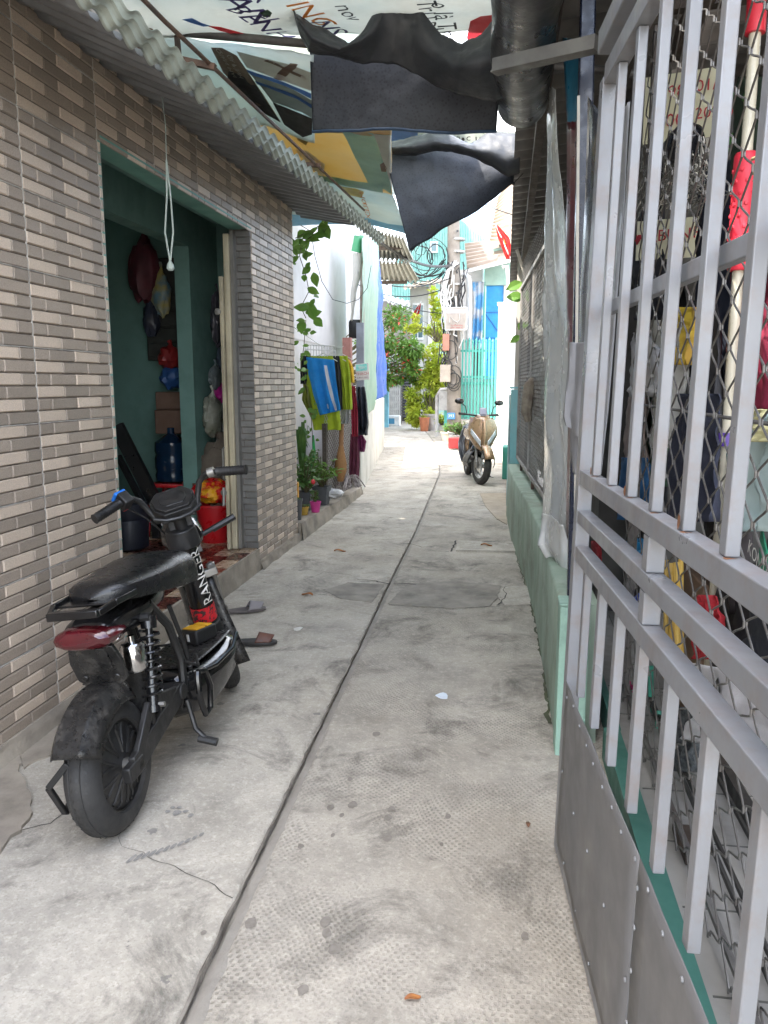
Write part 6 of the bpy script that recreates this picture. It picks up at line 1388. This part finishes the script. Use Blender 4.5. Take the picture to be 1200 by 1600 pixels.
build(mb, 'beam', M_WOODD, cp, smooth=False)
# teal clad building
M_TCLAD = mat('teal_cladding', (.17,.38,.33), (.21,.42,.37), .55, scale=3, dirt=.25, dirtc=(.40,.42,.36), stretch=(1,1,.3))
tb = thing('teal_building', 'tall building clad in pale teal corrugated sheet behind the pole', 'building', (-3, 34, 0))
Yb = 33.0; L_ = ony(612, 600, Yb).x; Rr = ony(760, 600, Yb).x; zt_l = ony(612, 415, Yb).z; zt_m = ony(700, 330, Yb).z; zt_r = ony(745, 378, Yb).z
mb = MB(); n = 60
def clad(u, v):
    x = L_ + (Rr-L_)*u; xm = (ony(700,600,Yb).x-L_)/(Rr-L_)
    top = zt_l+(zt_m-zt_l)*(u/xm) if u < xm else zt_m+(zt_r-zt_m)*((u-xm)/(1-xm))
    return (x, Yb + .04*trap(u*n), top*v)
mb.grid(clad, n*8, 2); build(mb, 'wall', M_TCLAD, tb, ang=25, solid=.01)
mb = MB(); mb.box(L_, Rr, Yb+.3, Yb+8, 0, zt_l); mb.add([(L_,Yb+.1,zt_l),(ony(700,600,Yb).x,Yb+.1,zt_m),(Rr,Yb+.1,zt_r),(L_,Yb+8,zt_l),(ony(700,600,Yb).x,Yb+8,zt_m),(Rr,Yb+8,zt_r)], [(0,1,4,3),(1,2,5,4)]); build(mb, 'body', M_TCLAD, tb, smooth=False)
for (px0, px1, py0, py1) in ((672,684,378,395),(640,652,500,540)):
    a = ony(px0, py0, Yb-.05); b = ony(px1, py1, Yb-.05); mb = MB().box(a.x, b.x, Yb-.12, Yb-.05, b.z, a.z); wo = build(mb, 'window', mat('win_frame', (.66,.68,.66), rough=.5), tb, smooth=False)
    mb = MB().box(a.x+.06, b.x-.06, Yb-.13, Yb-.121, b.z+.06, a.z-.06); build(mb, 'pane', mat('win_glass', (.10,.16,.17), rough=.1), wo, smooth=False)
# small house in front of it
sh_ = thing('small_house', 'small pale house with a thin porch roof left of the pole', 'house', (-3.2, 29, 0))
a = ony(641, 448, 29); b = ony(668, 640, 29); mb = MB().box(a.x, b.x, 29, 31.5, 0, a.z); build(mb, 'wall', mat('pale_grey_wall', (.40,.40,.36), (.46,.46,.42), .8), sh_, smooth=False)
mb = MB().box(b.x, b.x+.25, 28.95, 31.5, 0, a.z+.1); build(mb, 'corner', M_WHITE, sh_, smooth=False)
mb = MB().box(b.x+.25, b.x+2.6, 29.2, 31.5, 0, a.z+.2); build(mb, 'side_wall', mat('mint_wall', (.40,.62,.55), rough=.8), sh_, smooth=False)
tin_px([(632,446),(690,434),(690,442),(630,452)], [30,30,27.8,27.8], 8, .03, mat('porch_tin', (.46,.38,.26), (.36,.29,.2), .7), 'porch_roof', sh_, 'v')
mb = MB(); c = ony(653, 500, 28.96); mb.box(c.x-.2, c.x+.2, 28.94, 28.99, c.z-.7, c.z+.6); wo = build(mb, 'window', mat('win_frame', (.66,.68,.66)), sh_, smooth=False)
for k in (-1, 1): build(MB().box(c.x+k*.1-.08, c.x+k*.1+.08, 28.93, 28.938, c.z-.62, c.z+.52), 'pane', mat('win_glass', (.10,.16,.17)), wo, smooth=False)
# left far house with white roof, lattice and louvres
lh = thing('far_house', 'white far house with lattice wall and dark louvres behind flowers', 'house', (-5, 31, 0))
mb = MB().box(ony(560,600,31).x, ony(650,600,31).x, 31, 34, 0, ony(600,470,31).z); build(mb, 'wall', M_WHITE, lh, smooth=False)
tin_px([(585,455),(662,478),(650,492),(585,462)], [33,30,28.5,30], 10, .03, mat('white_roof', (.62,.62,.58), rough=.6), 'roof', lh, 'v')
a = ony(611, 548, 28); b = ony(624, 632, 28); mb = MB(); mb.box(a.x-.12, a.x-.02, 28, 28.1, .0, a.z)
nx, nz = 4, 11; wx = (b.x-a.x)/nx; hz_ = (a.z-.1)/nz
for i in range(nx+1): mb.box(a.x+i*wx-.03, a.x+i*wx+.03, 28, 28.08, .1, a.z)
for j in range(nz+1): mb.box(a.x-.02, b.x+.02, 28.005, 28.075, .1+j*hz_-.035, .1+j*hz_+.035)
build(mb, 'lattice', mat('lattice_white', (.48,.47,.44), rough=.7), lh, smooth=False)
mb = MB().box(a.x-.05, b.x+.05, 28.15, 28.2, 0, a.z); build(mb, 'lattice_back', mat('void_shade', (.04,.04,.04)), lh, smooth=False)  # dark sheet paints the shade behind the lattice
a = ony(628, 552, 28.2); b = ony(641, 625, 28.2)
for j in range(22): z = .25 + j*(a.z-.3)/22; build(MB().box(a.x, b.x, 28.2, 28.28, z, z+.06), 'slat', mat('dark_slat', (.10,.10,.11), rough=.6), lh, smooth=False)
mb = MB().box(a.x, b.x, 28.3, 28.36, .1, a.z); build(mb, 'louvre_back', mat('void_shade', (.04,.04,.04)), lh, smooth=False)  # dark sheet paints the shade behind the louvre slats
p = ony(602, 630, 26); mb = MB().box(p.x-.3, p.x+.12, 25.9, 26.0, 0, ony(602,565,26).z); build(mb, 'cyan_panel', mat('cyan_panel', (.20,.50,.62), rough=.6), smooth=False, label='light blue panel at the far left corner behind the blue tarpaulin', cat='panel')
p = ony(613, 632, 26.8); mb = MB().box(p.x-.28, p.x+.28, p.y-.15, p.y+.15, 0, .36); o = build(mb, 'styrofoam_box', mat('foam', (.72,.72,.70), rough=.8), bevel=.03, smooth=False, label='white foam box with a blue print on the far ground', cat='box')
build(MB().box(p.x-.14, p.x+.1, p.y-.158, p.y-.151, .08, .27), 'blue_print', mat('foam_print', (.06,.25,.4)), o, smooth=False)
mb = MB().box(-9.5, -5.3, 15.8, 30, 0, 17); build(mb, 'shade_block', mat('shade_block_plaster', (.45,.43,.40), (.38,.36,.33), .85), lh, smooth=False)  # unseen block added to shade the far end from the sun
# ---- utility pole with its boxes, sign and cables
pole = thing('utility_pole', 'concrete utility pole wrapped in tangled cables at the bend', 'pole', (-1.36, 20.9, 0))
pc = Vector((onz(706, 690).x, 20.6, 0)); pt_ = ony(708, 200, 20.6)
M_POLE = mat('pole_concrete', (.24,.21,.175), (.17,.15,.125), .9, scale=6, bump=.4, dirt=.5, dirtc=(.14,.11,.09), dscale=4)
mb = MB(); mb.tube([pc, pc.lerp(Vector((pt_.x,20.6,8)), .5), Vector((pt_.x,20.6,8.2))], [.19,.165,.14], 18); build(mb, 'shaft', M_POLE, pole)
for z in (3.9, 4.7, 5.0):
    mb = MB(); mb.tube([(pc.x+.02,20.6,z),(pc.x+.02,20.6,z+.05)], .185, 16); build(mb, 'band', M_STEEL, pole)
hol = MB()
for i in range(9): hol.lathe([(.03,0),(.03,.01)], 8, Matrix.Translation((pc.x+.02,20.6-.172,2.2+.5*i)) @ Matrix.Rotation(R(90),4,'X'))
build(hol, 'hole', mat('void_shade', (.04,.04,.04)), pole)  # dark discs paint the shade inside the pole holes
cb = MB(); cw = MB()
for i in range(26):
    z = 2.9+rnd(0,1.5); a = rnd(3.2,6.2); P = [Vector((pc.x+.2*math.cos(a), 20.6+.2*math.sin(a), z))]
    for k in range(5): a += rnd(-.5,.5); P.append(Vector((pc.x+(.2+rnd(0,.12))*math.cos(a)-.06*k*rnd(0,1), 20.6+(.2+rnd(0,.05))*math.sin(a), z+.1-.45*k*rnd(.4,1))))
    (cb if i % 3 else cw).tube(P, rnd(.012,.022), 5)
for i in range(16):
    P = [Vector((pc.x-.14+.28*rnd(0,1), 20.42, 4.5-rnd(0,.1)))]
    for k in range(1,7): P.append(Vector((pc.x-.1-.28*abs(math.sin(k*.5))*rnd(.4,1.2), 20.38, 4.5-k*.28*rnd(.85,1.1))))
    (cw if i % 4 else cb).tube(P, rnd(.01,.018), 5)
for i in range(10):
    c = Vector((pc.x-.16+rnd(-.14,.2), 20.36, rnd(1.2,2.4))); r = rnd(.06,.2); cb.tube([c+Vector((r*math.cos(q), rnd(-.01,.01), r*1.3*math.sin(q))) for q in [k*.45 for k in range(15)]], .012, 5)
build(cb, 'cable_tangle', M_BLKM, pole, kind='stuff'); build(cw, 'cable_tangle', mat('pale_cable', (.50,.49,.46), rough=.6), pole, kind='stuff')
sg = thing('pole_sign', 'square white notice with red lettering fixed to the pole', 'sign', ony(712, 515, 20.3))
a = ony(697, 482, 20.32); b = ony(728, 514, 20.32); SM3 = frame(((a.x+b.x)/2, 20.32, (a.z+b.z)/2), (1,0,0), (0,0,1)); w2 = (b.x-a.x)/2; h2 = (a.z-b.z)/2
build(MB().box(-w2, w2, -h2, h2, -.03, .0, SM3), 'board', mat('sign_cream', (.27,.235,.20), rough=.6), sg, smooth=False)
build(MB().box(-w2*.9, w2*.9, h2*.55, h2*.88, .002, .004, SM3), 'band', mat('sign_grey', (.42,.46,.50), rough=.6), sg, smooth=False)
mb = MB(); mb.tube([SM3 @ Vector(p) for p in ((-.16,-.1,.01),(-.15,.06,.01),(-.06,-.04,.01),(.04,-.09,.01),(.10,-.02,.01),(.09,.12,.01))], .012, 5); build(mb, 'emblem', mat('emblem_grey', (.38,.36,.33)), sg)
for tx, dy in (('TUYỂN SINH', -.17), ('0941 3904 47', -.225)): build(text_mb(tx, .055, SM3 @ Matrix.Translation((.02,dy,.005))), 'lettering', mat('sign_red2', (.32,.04,.03)), sg)
fr_ = MB()
for (u0,u1,v0,v1) in ((-w2-.02,w2+.02,h2,h2+.03),(-w2-.02,w2+.02,-h2-.03,-h2),(-w2-.03,-w2,-h2,h2),(w2,w2+.03,-h2,h2)): fr_.box(u0,u1,v0,v1,-.035,.012, SM3)
build(fr_, 'frame', mat('lattice_white', (.66,.65,.60)), sg, smooth=False)
for (x0,x1,y0,y1,m_,nm,lab) in ((692,702,522,548,mat('meter_red', (.36,.15,.10), rough=.6),'meter_box','reddish meter box on the pole below the notice'), (688,704,570,597,mat('meter_cream', (.36,.31,.25), rough=.6),'meter_box','cream meter box on the pole lower down')):
    a = ony(x0, y0, 20.4); b = ony(x1, y1, 20.4); build(MB().box(a.x, b.x, 20.3, 20.46, b.z, a.z), nm, m_, smooth=False, bevel=.01, label=lab, cat='box')
a = ony(699, 645, 20.38); b = ony(711, 655, 20.38); o = build(MB().box(a.x, b.x, 20.37, 20.40, b.z, a.z), 'number_plaque', mat('plaque_blue', (.08,.28,.62), rough=.5), smooth=False, label='blue number plaque low on the pole', cat='plaque')
build(text_mb('393', .11, frame(((a.x+b.x)/2,20.362,(a.z+b.z)/2), (1,0,0), (0,0,1))), 'lettering', mat('white_sticker', (.75,.73,.68)), o)
def wire(name, pts, r, label, m_=None):
    mb = MB(); mb.tube(pts, r, 5); return build(mb, name, m_ or M_BLKM, label=label, cat='cable', group='overhead cables')
def sag(a, b, s_, n=14): a = Vector(a); b = Vector(b); return [a.lerp(b, i/n)-Vector((0,0,s_*4*(i/n)*(1-i/n))) for i in range(n+1)]
wp = Vector((pc.x-.1, 20.5, 4.4))
wire('overhead_cable', sag(wp, ony(585,372,13.8), .2), .03, 'thick black cable running from the pole to the upper left')
wire('overhead_cable', sag(wp+Vector((0,0,-.3)), ony(560,430,18), .25), .014, 'thin cable running left from the pole below the thick one')
wire('overhead_cable', sag(wp+Vector((0,0,-.5)), ony(560,445,22), .3), .014, 'lowest thin cable running left from the pole')
wire('overhead_cable', sag(wp+Vector((0,0,-1.2)), ony(585,458,24), .15), .012, 'thin cable over the small house roof')
wire('overhead_cable', sag(Vector((pc.x,20.5,6.35)), ony(800,335,16), .1), .012, 'thin cable running right from the pole across the sky')
mb = MB()
for i in range(6):
    c = ony(655+rnd(-14,30), 405+rnd(-22,28), 20.4); r = rnd(.15,.42); mb.tube([c+Vector((r*math.cos(q)*rnd(.92,1.05), rnd(-.05,.05), r*1.2*math.sin(q)*rnd(.92,1.05))) for q in [k*.48 for k in range(15)]], rnd(.007,.014), 4)
for i in range(9): mb.tube(sag(ony(628+rnd(0,10), 400+rnd(0,40), 20.2), ony(694+rnd(-4,4), 415+rnd(-14,20), 20.4), rnd(.1,.4)), rnd(.008,.014), 4)
build(mb, 'cable_coils', M_BLKM, label='loose coils of black cable strung left of the pole', cat='cable', group=None, kind='stuff')
# ---- house on the right at the bend
M_MINT = mat('mint_plaster', (.33,.47,.40), (.28,.42,.36), .8, scale=2, dirt=.2)
rb = thing('gate_house', 'pale mint house with brown tin roof and blue door at the bend', 'house', (-.4, 22, 0))
Yh = 22.5
a = ony(757, 412, Yh); b = ony(802, 445, Yh); mb = MB().box(a.x, b.x, Yh, Yh+.2, b.z, a.z+.4); build(mb, 'lintel', M_MINT, rb, smooth=False)
a = ony(712, 440, Yh); b = ony(757, 660, Yh); mb = MB().box(a.x, b.x-.15, Yh+.6, Yh+.8, 0, a.z+.4); build(mb, 'wall', M_WHITE, rb, smooth=False)
a = ony(800, 440, Yh); mb = MB().box(a.x-.22, 2.5, Yh+.05, Yh+.25, 0, a.z+.6); build(mb, 'wall', M_WHITE, rb, smooth=False)
a = ony(760, 444, Yh+.1); b = ony(790, 640, Yh+.1); mb = MB().box(a.x, b.x+.1, Yh+.1, Yh+.16, 0, a.z); dd = build(mb, 'door', mat('blue_door', (.015,.22,.52), (.02,.27,.58), .5), rb, smooth=False)
mb = MB()
zc = (a.z+1.2)/2; mb.bar((a.x,Yh+.09,3.35),(b.x+.1,Yh+.09,2.4),.02,.03); mb.bar((a.x,Yh+.09,2.0),(b.x+.1,Yh+.09,3.0),.02,.03); mb.bar((a.x,Yh+.09,2.7),(b.x+.1,Yh+.09,2.7),.02,.03); mb.bar((a.x,Yh+.09,3.4),(b.x+.1,Yh+.09,3.4),.02,.03)
build(mb, 'door_brace', mat('blue_brace', (.01,.13,.36), rough=.5), dd, smooth=False)
mb = MB().box(a.x-.12, a.x-.03, Yh-.02, Yh+.1, 0, a.z+.05); build(mb, 'door_frame', mat('green_frame', (.08,.30,.22), rough=.5), rb, smooth=False)
mb = MB().box(a.x-.32, a.x-.121, Yh+.12, Yh+.2, 0, a.z+.05); build(mb, 'gap_shade_panel', mat('void_shade', (.04,.04,.04)), rb, smooth=False)  # solid dark panel paints the shade of a gap beside the door
M_BRTIN = mat('brown_roof_tin', (.26,.20,.145), (.19,.145,.105), .65, scale=2, dirt=.4, dirtc=(.20,.14,.10), stretch=(.5,2,1))
tin_px([(726,382),(806,372),(806,404),(730,422)], [24,24,21.3,21.3], 7, .035, M_BRTIN, 'roof_sheet', rb, 'h')
tin_px([(778,310),(826,250),(826,385),(764,378)], [24.5,24.5,21.8,22.2], 14, .03, M_BRTIN, 'roof_sheet', rb, 'h')
mb = MB(); mb.bar(ony(728,424,21.3), ony(806,405,21.3), .08, .09); build(mb, 'fascia', mat('lattice_white', (.66,.65,.60)), rb, smooth=False)
mb = MB(); mb.tube([ony(722,428,21), ony(732,434,21), ony(733,450,21), ony(732,548,21)], .07, 8); build(mb, 'downpipe', mat('grey_downpipe', (.45,.46,.46), rough=.5), rb)
mb = MB(); mb.tube([ony(785,418,20.8), ony(792,416,20.8), ony(795,440,20.8), ony(792,470,20.8)], .05, 8); build(mb, 'vent_pipe', mat('lattice_white', (.66,.65,.60)), rb)
cl_, _ = pcloth('curtain', [(440,738,757),(480,740,755),(520,738,754),(545,737,752)], 21.9, mat('blue_white_cloth', (.08,.28,.52), (.45,.47,.50), .7, scale=3, trans=.2, lo=.45, hi=.55), 'blue and white cloth hanging beside the blue door', 'cloth', amp=.06, seed=3)
# teal picket gate
gg = thing('picket_gate', 'turquoise steel picket gate in front of the mint house', 'gate', ony(750, 655, 20.9))
M_TGATE = mat('turquoise_paint', (.07,.36,.29), (.09,.40,.33), .5, dirt=.15)
x0 = ony(717, 600, 20.9).x; x1 = ony(779, 600, 20.9).x; zb = ony(750, 655, 20.9).z; ztp = ony(750, 535, 20.9).z; n = 12
for i in range(n+1):
    x = x0+(x1-x0)*i/n; mb = MB().box(x-.022, x+.022, 20.88, 20.92, zb, ztp+.04*(i % 2)); mb.lathe([(.03,0),(.035,.02),(.012,.07),(.001,.09)], 6, Matrix.Translation((x,20.9,ztp+.04*(i % 2)))); build(mb, 'picket', M_TGATE, gg, smooth=False)
for py in (548, 589, 599, 650): z = ony(750, py, 20.9).z; build(MB().box(x0-.03, x1+.03, 20.925, 20.96, z-.03, z+.03), 'rail', M_TGATE, gg, smooth=False)
build(MB().box(x0, x1, 20.965, 20.98, zb, ony(750,592,20.9).z), 'sheet', mat('pale_turq', (.40,.60,.56), rough=.6), gg, smooth=False)
build(MB().box(x0-.16, x0-.04, 20.85, 20.97, 0, ztp), 'post', mat('deep_turq', (.03,.36,.27), rough=.5), gg, smooth=False)
mb = MB().box(x0-.1, x1+.3, 20.85, 21.05, -.05, zb-.02); build(mb, 'gate_base_wall', M_WHITE2, smooth=False, label='low whitewashed base wall under the turquoise gate', cat='wall')
a = ony(779, 478, 20.7); b = ony(796, 690, 20.7); mb = MB().box(a.x, b.x, 20.6, 20.9, 0, a.z); mb.box(a.x-.03, b.x+.03, 20.57, 20.93, a.z+.002, a.z+.08)
build(mb, 'white_pillar', mat('bright_white', (.62,.61,.59), (.56,.55,.53), .8), smooth=False, label='bright white gate pillar right of the turquoise gate', cat='pillar')
mb = MB(); mb.grid(lambda u, v: (.10+.12*u, 9.3+11.2*u, 3.3*v+.0), 20, 6); mb.grid(lambda u, v: (.10+.12*u+.3*v, 9.3+11.2*u, 3.3), 20, 1); mb.add([(.1,9.3,0),(.4,9.3,0),(.4,9.3,3.3),(.1,9.3,3.3)], [(0,1,2,3)])
build(mb, 'side_wall', mat('cream_plaster', (.50,.45,.39), (.43,.40,.35), .85, scale=2, dirt=.3), label='cream plastered side wall running back to the white pillar', cat='wall')
# teal lower panels along that wall
mb = MB(); mb.grid(lambda u, v: (.05+.04*u, 9.25+4.5*u, 1.3*v), 10, 3); build(mb, 'teal_boarding', mat('teal_tile', (.36,.52,.52), (.44,.58,.57), .5), label='grey teal boarding at the foot of the cream side wall', cat='boarding', solid=.02)
for k, (px, py, d, sc2, lab) in enumerate(((786,378,18.6,1.0,'red flag with a yellow star hanging by the right roof'), (648,495,26,.8,'small red flag with a yellow star in front of the far house'))):
    o = thing('flag', lab, 'flag', ony(px, py+40, d), None, 'red flags'); c = ony(px, py, d)
    sgn = 1 if k == 0 else -1
    rows = [(352,774,778),(372,778,796),(392,786,800),(405,791,799)] if k == 0 else [(474,656,658),(486,647,656),(496,643,653),(503,645,649)]
    m_ = mat('flag_red', (.42,.015,.01), (.32,.01,.008), .7, trans=.3)
    f_, ffn = pcloth('cloth', rows, d, m_, None, None, amp=.03, seed=k, parent=o)
    star = [(.5+.13*(1 if i % 2 == 0 else .42)*math.sin(i*.628), .45+.12*(1 if i % 2 == 0 else .42)*math.cos(i*.628)) for i in range(10)]
    decal(ffn, [star], 'star', mat('flag_yellow', (.5,.3,.02), rough=.7), f_, .02)
    mb = MB(); mb.tube([ony(*( (774,350) if k == 0 else (658,470)), d), ony(*((801,412) if k == 0 else (643,512)), d)], .015, 6); build(mb, 'staff', mat('lattice_white', (.66,.65,.60)), o)
# ---- trees, bushes and far pots
def tree(name, label, base, crown, n, lsz, leafm, trunk, group=None, fl=None, seed=1, clumps=18, cat='tree'):
    random.seed(seed); o = thing(name, label, cat, base, None, group); ml = MB(); mt = MB(); mf = MB(); C_ = []
    for i in range(clumps):
        (c, r) = random.choice(crown); C_.append((Vector(c)+Vector((rnd(-1,1)*r[0], rnd(-1,1)*r[1], rnd(-1,1)*r[2])), rnd(.22,.42)*min(r)*1.3))
    for c, r in C_: mt.tube([Vector(base)+Vector((rnd(-.05,.05),0,.1)), Vector(base).lerp(c,.5)+Vector((rnd(-.2,.2),rnd(-.2,.2),.2)), c], [trunk, trunk*.6, trunk*.25], 5, caps=False)
    for i in range(n):
        c, r = random.choice(C_); d = Vector((random.gauss(0,1),random.gauss(0,1),random.gauss(0,1))).normalized()
        p = c + d*r*rnd(.3,1.05); tgt = mf if (fl and random.random() < .07) else ml
        tgt.leaf(p, (d+Vector((rnd(-.7,.7),rnd(-.7,.7),rnd(-.9,.3)))), Vector((rnd(-.6,.6),rnd(-.6,.6),1)), lsz*rnd(.6,1.3), lsz*rnd(.35,.6))
    build(mt, 'trunk', M_STEM, o); build(ml, 'crown', leafm, o)
    if mf.v: build(mf, 'flower', fl, o)
    return o
def P3(px, py, d): p = ony(px, py, d); return (p.x, p.y, p.z)
tree('flowering_tree', 'green tree with red flowers leaning out behind the blue tarpaulin', (onz(604,640).x-1.2, 25, 0), [(P3(600,500,25),(.7,.7,.7)),(P3(620,530,24.5),(.6,.6,.6)),(P3(612,560,24.5),(.6,.5,.5)),(P3(635,575,24.5),(.35,.4,.4)),(P3(608,600,24.6),(.35,.4,.4))], 3600, .17, M_LEAFB, .05, fl=mat('red_bloom', (.62,.10,.05), (.55,.05,.05), .6), seed=3, clumps=34)
tree('bamboo_shrub', 'bright lime green shrub in a white pot left of the pole', P3(672,664,24.6), [(P3(668,555,24.6),(.5,.4,.6)),(P3(664,600,24.6),(.55,.4,.6)),(P3(680,585,24.6),(.35,.4,.5)),(P3(655,640,24.6),(.4,.3,.4)),(P3(690,610,24.6),(.2,.3,.4))], 6000, .15, M_LIME, .02, seed=5, clumps=40)
tree('climbing_shrub', 'lime green creeper on the cables above the shrub', P3(682,540,22), [(P3(682,470,21.5),(.14,.2,.4)),(P3(672,505,22.5),(.4,.3,.2)),(P3(690,520,22.5),(.3,.3,.2)),(P3(655,515,22.5),(.35,.3,.12))], 1500, .13, M_LIME, .012, seed=6, clumps=22)
random.seed(21)
vine('green leaves growing over the right wire screen', [(824,440),(818,470),(822,500),(816,530)], 8.9, 9, .16, .06, M_LEAFB)
def fpot(px, py, r, h, potm, n, fr, fh, ls, lm, label, d=None): p = onz(px, py) if d is None else ony(px, py, d); return potted('potted_plant', (p.x, p.y, 0), r, h, potm, n, fr, fh, ls, lm, label, group='pots along the far right wall', stem=.008)
M_POTW = mat('white_pot', (.46,.43,.40), rough=.7, dirt=.3)
fpot(676, 668, .30, .52, M_POTW, 4, .1, .2, .1, M_LIME, 'large white pot holding the lime green shrub', 24.4)
fpot(663, 664, .16, .42, mat('terracotta', (.48,.17,.08), rough=.8), 5, .1, .15, .1, M_LIME, 'terracotta pot left of the large white pot', 24.0)
fpot(690, 676, .22, .22, M_POTW, 34, .34, .42, .12, M_LIME, 'low white pot with lime leaves in front of the pole')
fpot(702, 690, .22, .24, mat('cream_pot', (.62,.54,.44), rough=.8), 26, .3, .26, .10, M_LEAFB, 'cream pot with dark leaves beside the pole foot')
fpot(712, 692, .20, .28, mat('grey_pot', (.30,.31,.31), rough=.8), 40, .30, .30, .09, M_LEAF, 'grey pot with bushy dark green plant right of the pole')
fpot(722, 700, .22, .30, M_POTW, 46, .36, .34, .09, M_LEAF, 'white pot with bushy dark plant behind the gold scooter')
p = onz(712, 702); mb = MB().box(p.x-.16, p.x+.1, p.y-.12, p.y+.02, .02, .26); build(mb, 'red_box', mat('red_box', (.5,.04,.04), rough=.5), smooth=False, bevel=.02, label='red box in front of the bushy plant pot', cat='box')
p = ony(693, 630, 21.6); o = thing('white_stand', 'white curved stand with a board beside the pole', 'stand', (p.x, 21.6, 0))
mb = MB(); mb.tube([(p.x-.18,21.6,0),(p.x-.18,21.6,1.1),(p.x-.08,21.6,1.28),(p.x+.2,21.6,1.3)], .05, 8); build(mb, 'post', M_POTW, o)
build(MB().box(p.x-.12, p.x+.26, 21.5, 21.54, .72, 1.24), 'board', M_POTW, o, smooth=False); build(MB().box(p.x+.02, p.x+.26, 21.6, 21.64, .0, .72), 'green_panel', M_TGATE, o, smooth=False)
mb = MB(); pts = [onz(765,735), onz(785,760)]; mb.box(-.02,.10,11.9,12.3,0,.5); build(mb, 'green_bin', mat('green_bin', (.05,.32,.24), rough=.5), smooth=False, bevel=.02, label='small green bin behind the gold scooter', cat='bin')
pcloth('rain_cover', [(665,724,738),(690,716,736),(708,717,736),(722,722,736)], 11.9, mat('grey_nylon', (.18,.19,.21), (.30,.31,.33), .4, scale=6), 'crumpled grey rain cover hanging beside the gold scooter', 'cover', amp=.09, seed=4)
# ---- litter on the lane
M_DRY = mat('dry_leaf', (.40,.16,.04), (.25,.09,.03), .7, scale=30)
def p_z(c): return .018 if (-.4 < c.x < .12 and 6.6 < c.y < 7.1) else 0
def dry(px, py, L, ang, label, m_=M_DRY):
    c = onz(px, py); mb = MB(); d = Vector((math.cos(ang), math.sin(ang), 0)); s_ = Vector((-d.y, d.x, 0)); z = max(p_z(c), lane_z(c.x, c.y))+.004
    mb.grid(lambda u, v: Vector((c.x, c.y, z)) + d*L*(v-.5) + s_*L*.45*(u-.5)*math.sin(.25+v*2.6) + Vector((0,0,.10*L*(abs(u-.5)*2)**1.5+.08*L*math.sin(v*5))), 6, 10)
    return build(mb, 'dry_leaf', m_, label=label, cat='leaf', group='dry leaves on the lane', solid=.0008)
dry(645, 1562, .04, .4, 'orange dry leaf near the bottom of the lane'); dry(825, 1290, .035, 1.6, 'brown dry leaf on the right near the gate', mat('dry_leaf2', (.22,.10,.05), (.14,.07,.04), .8, scale=30))
dry(531, 862, .10, .2, 'brown dry leaf in the middle of the lane past the doorway'); dry(480, 930, .09, 2.8, 'small dry leaf left of the cracked patch'); dry(760, 856, .10, .1, 'orange dry leaf lying on the drain cover')

def scrap(px, py, r, m_, label):
    c = onz(px, py); blotch([(c.x+r*rnd(.6,1.2)*math.cos(a), c.y+r*1.1*rnd(.6,1.2)*math.sin(a)) for a in [i*.785 for i in range(8)]], .005, 'paper_scrap', m_, None, .004).update_tag()
    o = bpy.context.scene.collection.objects[-1] if False else [q for q in COL.objects if q.name.startswith('paper_scrap')][-1]
    tag(o, label, 'paper', 'scraps on the lane')
scrap(692, 1088, .03, mat('paper_blue', (.66,.72,.78), rough=.7), 'pale bluish paper scrap flat on the right slab')
scrap(466, 983, .03, mat('paper_white', (.66,.64,.58), rough=.7), 'pale paper scrap flat on the left slab beyond the slippers')
